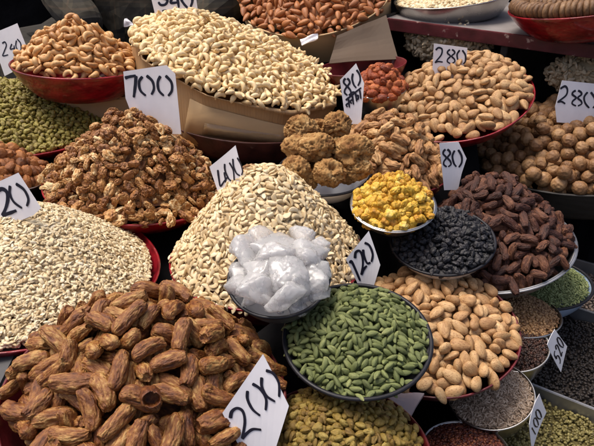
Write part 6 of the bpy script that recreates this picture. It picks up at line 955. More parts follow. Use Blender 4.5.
card('thin slanted white card reading 240 behind the red bowl of tan cashews', [(-9, 34), (17.7, 23.2), (33, 61), (5, 76)], (10, 48), 1.22, R_(-12), R_(15),
     [[(2.4, 43.4), (5, 42), (6.4, 45.5), (4.2, 52), (3.2, 55.8), (8.4, 54.7)], [(12, 43.8), (10.4, 49), (15.4, 47.8)], [(14.3, 45.2), (14.5, 56.9)],
      [(16.8, 40.4), (16, 45.5), (18.2, 50.8)], [(17.5, 39), (21, 43), (21.5, 49), (19.9, 52)]], w=1.0)
card('white card reading 340 cut off by the photo top, in the pale cashews', [(147, -20), (193, -26), (200, 26), (159, 30)], (176, 5), 1.17, R_(5), R_(12),
     [[2, (160, -9), (166, -10), (167, -5), (163, -2), (167.5, 0), (165.5, 4.4), (161, 5), (158.5, 2)], [2, (174, -5), (170.8, 2.6), (179.4, 2)], [2, (177.3, -3), (178.9, 7.8)],
      [2, (183, -6), (181.3, -1), (184, 4), (187.6, 7.8)], [2, (188, -8), (192, -3), (192.3, 2), (190.6, 7)], [1.6, (162.5, 11.4), (166, 10.6), (165, 12.6), (169, 10.8), (170, 12.4)], [1.6, (172, 11), (175, 10.4), (174, 12.2), (178, 10.4), (182, 10.8)]])
card('largest upright white card, reading 700, in the walnut kernels', [(123.8, 71.4), (166.7, 65), (176, 73.8), (181.5, 134), (133, 134), (130.8, 110), (126.3, 98)], (151, 92), .965, R_(-6), R_(12),
     [[2.2, (125.5, 77.9), (130.5, 76.5), (136.2, 75.7)], [2.4, (136.2, 75.7), (135.6, 85.3), (134.2, 97.4)], [(142.6, 76.5), (139.3, 81.9), (140.6, 90.3), (146, 95.7)], [(146.5, 75.5), (152.4, 81), (154, 88.6), (151.5, 94.7)],
      [(160.8, 76), (158, 81.9), (159, 90.3), (164.2, 95.7)], [(165.9, 75.5), (171.8, 81.9), (172.3, 90.3), (168.4, 95.9)]], w=2.1)
card('slanted white card reading 400 at the peak of the split cashews', [(211, 166.2), (235.7, 145.2), (246.5, 184), (226, 216), (222, 203)], (229, 175), .80, R_(-28), R_(10),
     [[(218.5, 169.6), (219.5, 178), (221, 185.8), (224, 182), (227.8, 177)], [(224.4, 172), (227, 186)], [(224.9, 163.7), (225.3, 170.4), (229, 178.8), (232, 180.8)], [(229.5, 162.5), (233.5, 170), (234.5, 180.5)],
      [(233.2, 158.6), (233.8, 166), (237, 173), (241, 175.4)], [(237.9, 157.4), (242, 163.7), (244, 170.4), (242.6, 174.6)]], w=1.5)
card('diamond cut white card reading 80 with a line of script, beside the orange apricots', [(340.4, 79.7), (356, 63.3), (364.5, 83), (361, 124), (345.5, 124), (344, 108)], (353, 90), .99, R_(-20), R_(10),
     [*eight(347.4, 86.8, 5.6, 17, -.1), [(353, 73.4), (352.2, 78.8), (353.9, 84.7), (356.4, 87.8)], [(356.6, 69.8), (359.8, 74.6), (360.3, 80.5), (358, 85.8)],
      [1.5, (346.0, 100.2), (353, 94.2), (361.6, 87.4)], [1.4, (348.6, 98.6), (349.6, 107.6)], [1.4, (349, 103), (346.6, 104.6), (347.6, 107)], [1.4, (352.4, 95.4), (353.6, 104.6)], [1.4, (352.8, 99.4), (350.4, 101.2), (351.8, 103.6)], [1.4, (355.6, 92.6), (356.8, 101.6)], [1.4, (356, 96.2), (358.4, 95.4), (358.2, 99), (356.8, 98.6)], [1.4, (359.9, 89.6), (361.2, 98.8)], [1.3, (350, 97), (352, 92.4), (355, 92)]], w=1.5)
card('square white card reading 280 in front of the shelf, in the almonds', [(433.8, 43.4), (467, 47.6), (464.6, 82), (431.5, 80)], (449, 58), 1.19, R_(-4), R_(8),
     [[(435.5, 50), (438.5, 47.6), (442, 49.3), (441, 55), (435.2, 62), (438, 61.4), (442.7, 62)], *eight(451, 56.5, 7, 14, 0),
      [(459.6, 50), (457, 54.3), (457.9, 60.2), (460.4, 63.8)], [(462, 50), (465, 55), (465, 61), (463, 63.8)]], w=1.2)
card('white card reading 280 at the right edge, in the whole walnuts', [(562, 80.3), (604, 84.6), (602, 126), (556, 122), (554.3, 106.4)], (578, 98), 1.16, R_(8), R_(10),
     [[(559.7, 88.7), (564.7, 86.2), (567.2, 89.6), (565.5, 95.5), (557.4, 101.6), (561, 101.4), (564.9, 103.7)], *eight(576.8, 98.2, 9, 15.5, 0),
      [(587.4, 92), (584, 97), (585, 103), (589, 108)], [(590.4, 92), (594.2, 98), (595, 104), (592.5, 108)]], w=1.5)
card('small upright white card reading only 80, above the dark dates', [(438.9, 143.2), (458.4, 141.9), (465.8, 157.9), (461.2, 173.9), (458, 190), (444, 190)], (451, 158), .93, R_(3), R_(10),
     [*eight(446.8, 158, 7, 17.5, -.06), [(454.5, 150.3), (452.3, 156), (453.7, 163), (456.2, 166.5)], [(457.9, 149.5), (461, 155.4), (461.2, 162), (458.5, 167.2)]], w=1.5)
card('white card cut by the left edge, reading 120, in the melon seeds', [(-20, 190), (18.9, 172.5), (43, 207.5), (34, 215), (-8, 232)], (8, 202), .72, R_(-12), R_(14),
     [[2.4, (-11, 198), (0.4, 221)], [3, (-2, 190.5), (2.5, 188.9), (7, 192), (8, 199), (6, 208), (2.5, 215.4)], [2.8, (2.5, 215.4), (10, 213), (16.8, 210.4)], [2.2, (10.4, 185.5), (10.1, 193.6), (14.3, 202), (22.7, 208)], [2.4, (16.4, 183.5), (25.2, 189.4), (29.5, 198.6), (27.6, 206)]])
card('slanted white card reading 120 between cardamom and split cashews', [(346.8, 257.9), (368.7, 231), (381, 264), (372, 292), (360, 294), (358, 284)], (364, 259), .70, R_(-22), R_(10),
     [[2, (351, 262.5), (352.5, 261.3), (360.4, 280.8)], [1.9, (355.4, 257.9), (356, 252.2), (359.4, 250.6), (362.2, 255), (363, 264), (361.3, 274.7)], [1.9, (361.3, 274.7), (364, 269), (367, 265.5)], [(363.2, 249.3), (364.2, 256), (367.4, 263), (370.8, 262)], [(364.6, 242.7), (369.6, 245.3), (373, 253.7), (371.6, 261.6)]], w=1.9)
card('large slanted white card reading 200 between dates and green raisins', [(224.2, 410.6), (262.9, 354.2), (290, 404), (272, 460), (247, 462)], (257, 405), .50, R_(-14), R_(20),
     [[2.4, (231.6, 416.5), (233, 410), (238, 407.2), (243.4, 411), (245.2, 422), (242.6, 438)], [2.4, (242.6, 438), (247, 433), (253, 429), (261.5, 429.6)], [(247.8, 390.4), (247.8, 398.8), (252.8, 409), (260.4, 415.5)], [(252.4, 383.5), (260.4, 388.7), (266.3, 398.8), (265.8, 410)],
      [(262, 377), (262, 386.2), (267, 395.5), (275.8, 400.7)], [(266.1, 370), (273.9, 372.7), (279.8, 382), (279.8, 395.7)]], w=2.3)
card('bluish white card reading 520 hung on the coriander seed bowl', [(545.3, 343.7), (555, 329.4), (565.5, 345.4), (561, 372.3)], (556, 348), .80, R_(25), R_(12),
     [*glyphs('520', (559.6, 364.2), (.165, -.986), (-.56, -.83), 5.4, 7.6, 10.5)], w=1.1)
card('dim narrow white card reading 100 beside the cumin bowl', [(526.8, 423.2), (539, 393.7), (543.7, 410.6), (534, 446), (531, 446)], (535, 418), .73, R_(30), R_(10),
     [*glyphs('100', (534.6, 437.5), (.264, -.964), (-.52, -.85), 6.4, 8.6, 8.5)], w=1.2)

# ------------------------------------------------------------------ piece materials
PM = {
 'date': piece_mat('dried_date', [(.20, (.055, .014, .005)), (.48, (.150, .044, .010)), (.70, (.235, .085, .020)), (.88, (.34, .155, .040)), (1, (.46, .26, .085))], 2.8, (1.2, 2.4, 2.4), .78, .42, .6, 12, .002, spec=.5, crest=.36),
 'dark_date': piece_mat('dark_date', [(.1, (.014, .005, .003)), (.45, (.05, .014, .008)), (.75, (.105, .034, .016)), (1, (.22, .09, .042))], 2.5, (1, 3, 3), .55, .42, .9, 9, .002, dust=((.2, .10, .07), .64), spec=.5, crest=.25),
 'dried': piece_mat('light_brown_dried_fruit', [(.1, (.17, .065, .02)), (.45, (.36, .17, .062)), (.75, (.50, .27, .105)), (1, (.66, .43, .20))], 2.2, (1, 2.5, 2.5), .5, .5, .7, 8, .002, dust=((.6, .42, .23), .64), crest=.2),
 'almond': piece_mat('almond_shell', [(.1, (.29, .14, .055)), (.5, (.45, .26, .112)), (.85, (.58, .385, .19)), (1, (.68, .50, .28))], 3, (.8, 1.8, 1.8), .6, .62, .5, 11, .0012, spots=(7, .05, .38, (.24, .11, .042))),
 'kernel_almond': piece_mat('almond_kernel', [(.1, (.22, .065, .018)), (.5, (.36, .125, .035)), (.9, (.48, .20, .065))], 3, (.6, 4, 4), .5, .55, .35, 9, .0008),
 'walnut': piece_mat('walnut_shell', [(.1, (.13, .055, .021)), (.5, (.255, .128, .050)), (.9, (.39, .225, .10))], 2.4, (1, 1.6, 1.6), .55, .58, .45, 8, .0015, spots=(6, .0, .09, (.15, .065, .026)), crest=.12),
 'tan_cashew': piece_mat('tan_cashew', [(.1, (.36, .15, .045)), (.5, (.60, .32, .115)), (.85, (.72, .45, .20)), (1, (.80, .58, .32))], 3, (1, 1, 1), .5, .5, .3, 10, .0008, spots=(7, 0, .12, (.42, .17, .05))),
 'cashew': piece_mat('pale_cashew', [(.05, (.64, .42, .18)), (.5, (.76, .57, .30)), (1, (.84, .69, .44))], 2.5, (1, 1, 1), .45, .5, .2, 9, .0006, sss=.15, sssc=(1, .6, .3)),
 'chip': piece_mat('split_cashew', [(.05, (.46, .31, .14)), (.4, (.66, .50, .28)), (.8, (.78, .645, .42)), (1, (.85, .76, .57))], 2.5, (1, 1, 1), .4, .55, .3, 7, .0006, sss=.1, sssc=(1, .6, .3)),
 'seed': piece_mat('melon_seed', [(.05, (.42, .29, .14)), (.35, (.64, .50, .29)), (.8, (.77, .65, .43)), (1, (.86, .78, .61))], 2, (1, 1, 1), .15, .6, 0),
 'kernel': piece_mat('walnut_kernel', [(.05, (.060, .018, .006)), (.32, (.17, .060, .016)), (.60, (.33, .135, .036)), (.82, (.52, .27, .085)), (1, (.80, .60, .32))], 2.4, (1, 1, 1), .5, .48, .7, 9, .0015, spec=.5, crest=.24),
 'raisin': piece_mat('green_raisin', [(.05, (.10, .050, .010)), (.35, (.19, .112, .020)), (.7, (.29, .195, .036)), (1, (.38, .29, .08))], 2.5, (1, 2, 2), .4, .45, .8, 7, .0012, crest=.15, sss=.15, sssc=(1, .7, .15), spec=.55),
 'dull_raisin': piece_mat('leaf_green_raisin', [(.05, (.11, .070, .014)), (.4, (.21, .155, .028)), (.75, (.32, .26, .048)), (1, (.40, .35, .09))], 2.5, (1, 2, 2), .4, .45, .8, 7, .0012, crest=.15, sss=.15, sssc=(.8, 1, .15)),
 'black_raisin': piece_mat('black_raisin', [(.1, (.006, .006, .008)), (.6, (.015, .014, .018)), (1, (.038, .033, .034))], 2.5, (1, 1, 1), .5, .58, .5, 6, .0006, spec=.5),
 'brown_apricot': piece_mat('brown_apricot', [(.1, (.10, .03, .008)), (.5, (.28, .095, .022)), (.85, (.44, .17, .04))], 2.5, (1, 1, 1), .5, .58, .8, 8, .0018, sss=.15),
 'apricot': piece_mat('orange_apricot', [(.1, (.15, .022, .005)), (.5, (.34, .068, .013)), (.9, (.50, .15, .035))], 2.5, (1, 1, 1), .5, .55, .8, 8, .0018, sss=.2, sssc=(1, .3, .1)),
 'pod': piece_mat('cardamom_pod', [(.05, (.065, .075, .022)), (.4, (.125, .152, .046)), (.75, (.21, .24, .080)), (1, (.40, .39, .17))], 2.5, (.7, 4, 4), .45, .55, .7, 8, .001, dust=((.36, .35, .16), .62), crest=.16),
 'nugget': piece_mat('yellow_nugget', [(.05, (.34, .13, .010)), (.3, (.52, .26, .018)), (.7, (.68, .43, .045)), (1, (.80, .63, .24))], 2, (1, 1, 1), .4, .55, .6, 8, .0015, sss=.15, sssc=(1, .6, .1)),
 'lump': piece_mat('brown_lump', [(.1, (.17, .07, .022)), (.45, (.34, .175, .060)), (.8, (.48, .285, .11)), (1, (.58, .39, .19))], 2.2, (1, 1, 1), .8, .8, .8, 16, .003, spots=(9, 0, .12, (.14, .06, .022)), spec=.25, crest=.2),
 'pepper': piece_mat('peppercorn', [(0, (.008, .006, .005)), (1, (.035, .024, .018))], 2, (1, 1, 1), .1, .6, 0),
 'mung': piece_mat('green_seed', [(0, (.08, .062, .016)), (.5, (.16, .13, .034)), (1, (.28, .24, .085))], 2, (1, 1, 1), .1, .55, 0),
 'grey_seed': piece_mat('grey_brown_seed', [(0, (.05, .035, .028)), (1, (.15, .11, .09))], 2, (1, 1, 1), .1, .6, 0),
 'fennel': piece_mat('fennel_seed', [(0, (.09, .11, .035)), (.5, (.19, .23, .08)), (1, (.32, .36, .16))], 2, (1, 1, 1), .1, .6, 0),
 'coriander': piece_mat('coriander_seed', [(0, (.13, .06, .025)), (.5, (.29, .155, .065)), (1, (.44, .27, .13))], 2, (1, 1, 1), .1, .6, 0),
 'clove': piece_mat('dark_seed', [(0, (.012, .005, .003)), (.8, (.05, .018, .010)), (1, (.10, .035, .02))], 2, (1, 1, 1), .1, .55, 0),
 'cumin': piece_mat('pale_cumin', [(0, (.20, .13, .085)), (.5, (.40, .29, .20)), (1, (.58, .46, .35))], 2, (1, 1, 1), .1, .6, 0),
 'chili': piece_mat('red_seed', [(0, (.035, .008, .005)), (.6, (.12, .022, .012)), (1, (.30, .10, .04))], 2, (1, 1, 1), .1, .5, 0),
 'brown_seed': piece_mat('brown_seed', [(0, (.16, .07, .025)), (1, (.36, .19, .08))], 2, (1, 1, 1), .1, .6, 0),
 'fig': piece_mat('dried_fig', [(0, (.075, .032, .013)), (.5, (.17, .085, .036)), (1, (.29, .17, .08))], 2.5, (1, 1, 1), .5, .6, .4, 8, .001),
 'pistachio': piece_mat('pistachio', [(0, (.34, .24, .13)), (.6, (.55, .43, .27)), (1, (.66, .56, .40))], 2.5, (1, 1, 1), .3, .6, .2, 8, .0006),
}

def crystal_mat():
    m, nt, bs = new_mat('rock_sugar')
    tc = N(nt, 'ShaderNodeTexCoord')
    oi = N(nt, 'ShaderNodeObjectInfo')
    n = N(nt, 'ShaderNodeTexNoise'); n.inputs['Scale'].default_value = 90; n.inputs['Detail'].default_value = 6
    v = N(nt, 'ShaderNodeTexVoronoi'); v.inputs['Scale'].default_value = 170
    nt.links.new(tc.outputs['Object'], n.inputs['Vector'])
    nt.links.new(tc.outputs['Object'], v.inputs['Vector'])
    nt.links.new(ramp(nt, n.outputs['Fac'], [(.3, (.90, .865, .86)), (.7, (.97, .94, .935))]), bs.inputs['Base Color'])
    r = N(nt, 'ShaderNodeMapRange'); r.inputs[1].default_value = .35; r.inputs[2].default_value = .65; r.inputs[3].default_value = .12; r.inputs[4].default_value = .5
    nt.links.new(n.outputs['Fac'], r.inputs[0]); nt.links.new(r.outputs[0], bs.inputs['Roughness'])
    bs.inputs['Coat Weight'].default_value = .25
    bs.inputs['Coat Roughness'].default_value = .06
    bs.inputs['Transmission Weight'].default_value = .62
    bs.inputs['IOR'].default_value = 1.42
    bs.inputs['Subsurface Weight'].default_value = 1
    bs.inputs['Subsurface Radius'].default_value = (1, .97, 1)
    bs.inputs['Subsurface Scale'].default_value = .02
    bump(nt, mth(nt, 'ADD', n.outputs['Fac'], mth(nt, 'MULTIPLY', v.outputs['Distance'], .4)), .3, .0016, bs)
    return m
M['sugar'] = crystal_mat()

# ------------------------------------------------------------------ the rims measured in the photo: centre, half axes, roll, distance
EL = dict(
 tan_cashew=(80, 64, 65, 14, -5.6, 1.15), cashew=(240, 60, 105, 31, 15, 1.2), almond_kernel=(315, -8, 76, 38, -8, 1.5),
 kernel=(136, 184, 88, 37, 0, 1.0), left_raisin=(15, 114, 95, 38, -8, 1.15), brown_apricot=(-5, 172, 52, 20, 0, .97),
 melon=(20, 268, 137, 68, -6, .78), date=(149, 390, 138, 100, 0, .57), chip=(268, 254, 97, 50, -3, .85), sugar=(279, 278, 50, 38, -8, .63),
 pod=(357, 338, 72, 55, 3, .62), raisin=(338, 452, 93, 70, 3, .585), almond=(432, 328, 84, 62, 3, .80), black_raisin=(442, 241, 50, 33, 3, .85),
 nugget=(393, 205, 41, 26, 5, .84), lump=(324, 172, 46, 23, 0, .92), dried=(388, 166, 61, 28, 5, 1.02), dark_date=(490, 243, 77, 45, 0, .95),
 walnut=(580, 150, 103, 40, 5, 1.22), back_almond=(455, 98, 74, 40, -4, 1.17), apricot=(379, 90, 27, 9, 0, 1.12),
 fennel=(540, 283, 47, 25, 5, 1.0), coriander=(512, 313, 46, 23, 8, .92), clove=(512, 345, 35, 26, 5, .86), cumin=(490, 395, 42, 33, -5, .8), chili=(465, 449, 42, 26, 3, .74),
 back_red=(362, 66, 44, 9, -4, 1.27), brown_seed=(252, 182, 26, 9, 0, .99), basin=(452, -3, 57, 10, 0, 1.46), fig=(590, 2, 78, 13, 2, 1.2), top_basin=(224, -22, 31, 8, 0, 1.62),
)

# ------------------------------------------------------------------ bowls
bowl('red_bowl', EL['tan_cashew'], .062, M['red'], 'red bowl heaped with tan cashews at upper left', curve=.5, wob=.02, base=.5)
drum = bowl('cardboard_carton', EL['cashew'], .115, M['corrugated'], 'wide cardboard drum full of pale cashews', 'carton', base=.93, curve=1, wob=.035, wall=.004, fc=.85, grow=1.03)
def tape(nm, mt, el, a0, a1, z0, z1, h, off):
    c_, R_c, n_, e1_, e2_ = rim(*el)
    R_c *= 1.03
    V, F = [], []
    for i in range(25):
        t = R_(a0 + (a1 - a0) * i / 24)
        for q in (0, 1):
            z = (z0 + (z1 - z0) * i / 24) - h * q
            r = R_c * (.93 + .07 * (1 + z / .115)) * (1 + .035 * nz(math.cos(t) * 1.6 + WS, math.sin(t) * 1.6, z * 12 + WS)) * facet(t, 9, .85) + off + .0008 * nz(i * .6, q, z0 * 50)
            V.append(tuple(e1_ * r * math.cos(t) + e2_ * r * math.sin(t) + n_ * z))
    for i in range(24): F.append((2 * i, 2 * i + 1, 2 * i + 3, 2 * i + 2))
    o = link(nm, mesh_np(nm, V, F), mt, drum)
    so = o.modifiers.new('thick', 'SOLIDIFY'); so.thickness = .0012 if mt is not M['card'] else .003; so.offset = -1
    o.location = (0, 0, 0)
WS = sum(map(ord, drum['label'])) % 97
M['tape'] = plain('packing_tape', (.40, .26, .13), .14, var=.12, vscale=30, bumpk=.7, bscale=60, bdist=.002, coat=.4)
tape('outer_panel', M['card'], EL['cashew'], 252, 334, -.030, -.036, .078, .0035)
tape('packing_tape', M['tape'], EL['cashew'], 262, 322, -.062, -.048, .024, .0056)
bowl('red_bowl', EL['kernel'], .045, M['red'], 'red bowl heaped with walnut kernels behind the 400 card', base=.6, wob=.02)
bowl('red_bowl', EL['left_raisin'], .05, M['red'], 'red bowl of green raisins below the tan cashew bowl', base=.6, wob=.02)
bowl('steel_bowl', EL['brown_apricot'], .05, M['steel'], 'pale metal bowl of brown apricots cut by the left edge', base=.6)
bowl('red_bowl', EL['melon'], .06, M['red'], 'wide red bowl under the melon seeds at the left', base=.6, wob=.015)
bowl('red_bowl', EL['date'], .06, M['dark_red'], 'dark red bowl under the big wrinkled dates in front', base=.7, wob=.01)
bowl('red_bowl', EL['chip'], .06, M['red'], 'red bowl mostly hidden under the heaped split cashews', base=.6, wob=.02)
bowl('enamel_bowl', EL['sugar'], .038, M['dark_enamel'], 'black rimmed bowl holding rock sugar crystals', base=.5, rim_mat=M['navy'], grow=1.02, inner=M['enamel'])  # white inside is added to bounce light up into the crystals
bowl('enamel_bowl', EL['pod'], .034, M['dark_enamel'], 'black rimmed bowl of green cardamom pods', base=.55, rim_mat=M['navy'], grow=1.02)
bowl('red_bowl', EL['raisin'], .05, M['dark_red'], 'dark red bowl of yellow green raisins at the front', base=.7, wob=.01)
bowl('red_bowl', EL['almond'], .05, M['dark_red'], 'dark red bowl of almonds in shell beside the cardamom', base=.62, wob=.015)
bowl('enamel_bowl', EL['black_raisin'], .036, M['enamel'], 'white enamel bowl with navy rim full of black raisins', base=.5, rim_mat=M['navy'], grow=1.02)
bowl('steel_bowl', EL['nugget'], .032, M['steel'], 'steel bowl of yellow nuggets', base=.45, flange=.05)
bowl('enamel_bowl', EL['lump'], .034, M['enamel'], 'white enamel bowl holding knobbly brown lumps', base=.5, rim_mat=M['navy'], grow=1.02)
bowl('red_bowl', EL['dried'], .05, M['dark_red'], 'dark bowl hidden under the light brown dried fruit', base=.65)
bowl('steel_tray', EL['dark_date'], .03, M['dull_steel'], 'grey metal tray heaped with dark dates', 'tray', base=.8, flange=.035)
bowl('black_tray', EL['walnut'], .055, M['black_wood'], 'black wooden tray of whole walnuts at the right edge', 'tray', base=.93, curve=1, wall=.006)
bowl('red_bowl', EL['back_almond'], .05, M['red'], 'red bowl of almonds in shell in front of the shelf', base=.6, wob=.015)
bowl('steel_bowl', EL['apricot'], .038, M['steel'], 'small metal bowl of orange apricots', base=.55)
bowl('red_bowl', EL['back_red'], .05, M['dark_red'], 'dark red bowl edge showing behind the orange apricots', base=.6)
bowl('steel_bowl', EL['brown_seed'], .03, M['dull_steel'], 'small bowl of brown seeds behind the split cashews', base=.6)
bowl('enamel_bowl', EL['fennel'], .045, M['blue_enamel'], 'pale blue enamel bowl of fennel seeds', base=.5, rim_mat=M['navy'], grow=1.02)
bowl('steel_bowl', EL['coriander'], .05, M['steel'], 'steel bowl of coriander seeds behind the 520 card', base=.6)
bowl('steel_bowl', EL['clove'], .06, M['steel'], 'steel bowl of dark seeds below the coriander', base=.55)
bowl('steel_bowl', EL['cumin'], .052, M['steel'], 'steel bowl of pale cumin beside the 100 card', base=.55)
bowl('steel_bowl', EL['chili'], .05, M['steel'], 'steel bowl of red seeds at the bottom edge', base=.55)
NB = len(BOTTOMS)
bowl('steel_basin', EL['basin'], .046, M['steel'], 'shallow steel basin on the maroon shelf', 'basin', base=.8)
bowl('red_basket', EL['fig'], .062, M['red'], 'red basket of dried figs on the maroon shelf', 'basket', base=.55, wob=.02)
bowl('enamel_basin', EL['top_basin'], .085, M['enamel'], 'white enamel basin cut off by the photo top', 'basin', base=.75)

# ------------------------------------------------------------------ heaps
def MO(k, H, apex=(0, 0), eps=.25, **kw): return Mound(EL[k], H, apex, eps, nseed=sum(map(ord, k)) % 61, **kw)

heap('tan_cashew', MO('tan_cashew', .078, (.02, 0), .42, shrink=.89), 'cashew', pieces('cashew', 8, .027, PM['tan_cashew'], 'tan_cashew'), .027, 'tan_cashew',
     'tan brown cashew heaped in the red bowl beside the 240 card', 'cashew', 'tan cashews in the red bowl', 'tan_cashew_heap', 'mass of tan cashews under the top layer in the red bowl', .4)
heap('cashew', MO('cashew', .058, (-.40, .0), .35, shrink=1.0), 'cashew', pieces('cashew', 8, .0235, PM['cashew'], 'cashew'), .0235, 'cashew',
     'pale raw cashew in the cardboard drum', 'cashew', 'pale cashews in the cardboard drum', 'cashew_heap', 'mass of small pale cashews filling the cardboard drum', 1.1)
heap('almond_kernel', MO('almond_kernel', .055, (0, 0), .4, shrink=1.0), 'almond', pieces('kernel_almond', 6, .029, PM['kernel_almond']), .029, 'almond_kernel',
     'shelled reddish brown almond in the carton at the top', 'almond', 'shelled almonds at the top', 'almond_kernel_heap', 'mass of shelled almonds filling the carton at the top', .2)
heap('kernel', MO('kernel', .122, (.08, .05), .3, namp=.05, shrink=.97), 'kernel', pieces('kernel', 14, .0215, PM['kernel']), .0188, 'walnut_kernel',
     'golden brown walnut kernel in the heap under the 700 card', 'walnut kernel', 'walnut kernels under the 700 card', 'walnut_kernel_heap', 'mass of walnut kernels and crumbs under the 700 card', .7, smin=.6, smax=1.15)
heap('left_raisin', MO('left_raisin', .05, (-.3, -.1), .5), 'raisin', pieces('raisin', 8, .0125, PM['dull_raisin'], 'dull_raisin'), .0115, 'green_raisin',
     'x', 'raisin', None, 'green_raisin_heap', 'sloping mass of small green raisins below the tan cashew bowl', .3, stuff_all=True)
heap('brown_apricot', MO('brown_apricot', .045, (0, 0), .5), 'raisin', pieces('apricot', 8, .0215, PM['brown_apricot'], 'brown_apricot'), .0190, 'brown_apricot',
     'brown dried apricot in the pale bowl at the left edge', 'apricot', 'brown apricots at the left edge', 'brown_apricot_heap', 'mass of brown apricots under the top layer at the left edge', .5)
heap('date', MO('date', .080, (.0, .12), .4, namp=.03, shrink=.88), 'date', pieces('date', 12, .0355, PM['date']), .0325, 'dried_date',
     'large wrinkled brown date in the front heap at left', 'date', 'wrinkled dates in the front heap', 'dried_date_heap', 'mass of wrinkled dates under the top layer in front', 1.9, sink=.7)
heap('chip', MO('chip', .136, (-.02, .05), .48, shrink=1.0), 'chip', pieces('chip', 12, .0132, PM['chip']), .0114, 'split_cashew',
     'pale split cashew half on the heap in front of the 400 card', 'split cashew', 'split cashews below the 400 card', 'split_cashew_heap', 'steep mass of pale split cashews below the 400 card', .9)
heap('pod', MO('pod', .030, (0, .1), .5, shrink=.985), 'pod', pieces('pod', 10, .0132, PM['pod']), .0120, 'cardamom_pod',
     'green cardamom pod in the black rimmed bowl', 'cardamom', 'cardamom pods in the bowl', 'cardamom_heap', 'mass of green cardamom pods in the black rimmed bowl', .2)
heap('raisin', MO('raisin', .045, (-.1, .2), .5), 'raisin', pieces('raisin', 12, .0112, PM['raisin']), .0100, 'green_raisin',
     'yellow green raisin in the front heap beside the 200 card', 'raisin', 'raisins beside the 200 card', 'green_raisin_heap', 'mass of yellow green raisins beside the 200 card', 1.3)
heap('almond', MO('almond', .037, (-.1, .15), .5, shrink=.97), 'almond', pieces('almond', 8, .0235, PM['almond']), .0215, 'shell_almond',
     'tan almond in its shell in the dark red bowl right of the cardamom', 'almond', 'almonds in shell right of the cardamom', 'shell_almond_heap', 'mass of almonds in shell under the top layer right of the cardamom', 2.1)
heap('black_raisin', MO('black_raisin', .026, (.1, .1), .5, shrink=.97), 'raisin', pieces('black_raisin', 8, .0125, PM['black_raisin']), .0115, 'black_raisin',
     'black wrinkled raisin in the white enamel bowl', 'raisin', 'black raisins in the enamel bowl', 'black_raisin_heap', 'mass of black raisins in the white enamel bowl', .6)
heap('nugget', MO('nugget', .036, (.02, .1), .45), 'kernel', pieces('nugget', 10, .0140, PM['nugget']), .0118, 'yellow_nugget',
     'bright yellow craggy nugget in the steel bowl', 'nugget', 'yellow nuggets in the steel bowl', 'yellow_nugget_heap', 'mass of yellow nuggets and crumbs in the steel bowl', .6, smin=.7, smax=1.2)
heap('dried', MO('dried', .085, (-.1, .15), .35), 'date', pieces('dried', 12, .0310, PM['dried']), .0275, 'dried_fruit',
     'light brown wrinkled dried fruit heaped behind the yellow nuggets', 'dried fruit', 'light brown dried fruit heap', 'dried_fruit_heap', 'mass of light brown dried fruit under the top layer', .5)
heap('dark_date', MO('dark_date', .105, (-.15, .1), .35), 'date', pieces('date', 12, .0295, PM['dark_date'], 'dark_date'), .0265, 'dark_date',
     'dark brown shrivelled date on the grey metal tray', 'date', 'dark dates on the metal tray', 'dark_date_heap', 'mass of dark dates under the top layer on the metal tray', 2.5)
heap('walnut', MO('walnut', .065, (-.15, .3), .5), 'ball', pieces('walnut', 8, .0280, PM['walnut']), .0262, 'walnut',
     'whole round walnut in the black tray at right', 'walnut', 'whole walnuts in the black tray', 'walnut_heap', 'mass of whole walnuts under the top layer at right', .3, sink=.95)
heap('back_almond', MO('back_almond', .036, (.4, .4), .5, shrink=.93), 'almond', [*pieces('almond_back', 1, .03, PM['almond'])] if 0 else pieces('almond', 8, .0235, PM['almond']), .0245, 'shell_almond',
     'tan almond in its shell in the red bowl under the shelf', 'almond', 'almonds in shell under the shelf', 'shell_almond_heap', 'mass of almonds in shell under the top layer by the shelf', .8, smin=1.05, smax=1.25)
heap('apricot', MO('apricot', .045, (0, 0), .5), 'raisin', pieces('apricot', 8, .0205, PM['apricot'], 'orange_apricot'), .0180, 'orange_apricot',
     'orange dried apricot in the small metal bowl', 'apricot', 'orange apricots in the metal bowl', 'orange_apricot_heap', 'mass of orange apricots under the top layer in the small bowl', .8)

# grain and seed, uncountable
m = MO('melon', .086, (.16, .05), .38)
scatter('melon', mound_surf(m, .004), 21000, pieces('seed', 6, .0082, PM['seed']), 'melon_seed_heap', 'wide mass of tiny cream melon seeds at the left', 'seeds', PM['seed'], extra=m.core(.003))
for k, H, cnt, pk, size, nm, lb in (
    ('fennel', .028, 5200, 'sliver', .0075, 'fennel_heap', 'mass of green fennel seeds in the pale blue bowl'),
    ('coriander', .028, 3600, 'grain', .0048, 'coriander_heap', 'mass of brown coriander seeds in the steel bowl'),
    ('clove', .012, 2400, 'grain', .0046, 'dark_seed_heap', 'mass of near black seeds below the coriander'),
    ('cumin', .02, 4200, 'sliver', .0085, 'cumin_heap', 'mass of pale cumin seeds beside the 100 card'),
    ('chili', .012, 2600, 'grain', .005, 'red_seed_heap', 'mass of dark red seeds at the bottom edge'),
    ('brown_seed', .03, 1500, 'grain', .006, 'brown_seed_heap', 'small mass of brown seeds behind the split cashews'),
    ('basin', .012, 2600, 'grain', .011, 'pale_seed_heap', 'mass of pale tan seeds in the basin on the shelf')):
    m = MO(k, H, (0, 0), .5)
    mt = PM['coriander'] if k == 'basin' else PM[k]
    if k == 'basin': mt = PM['seed']
    scatter(k, mound_surf(m, .003), cnt, pieces(pk, 5, size, mt, pk + k), nm, lb, 'seeds', mt, extra=m.core(.002), flat=.9 if pk == 'grain' else .45)

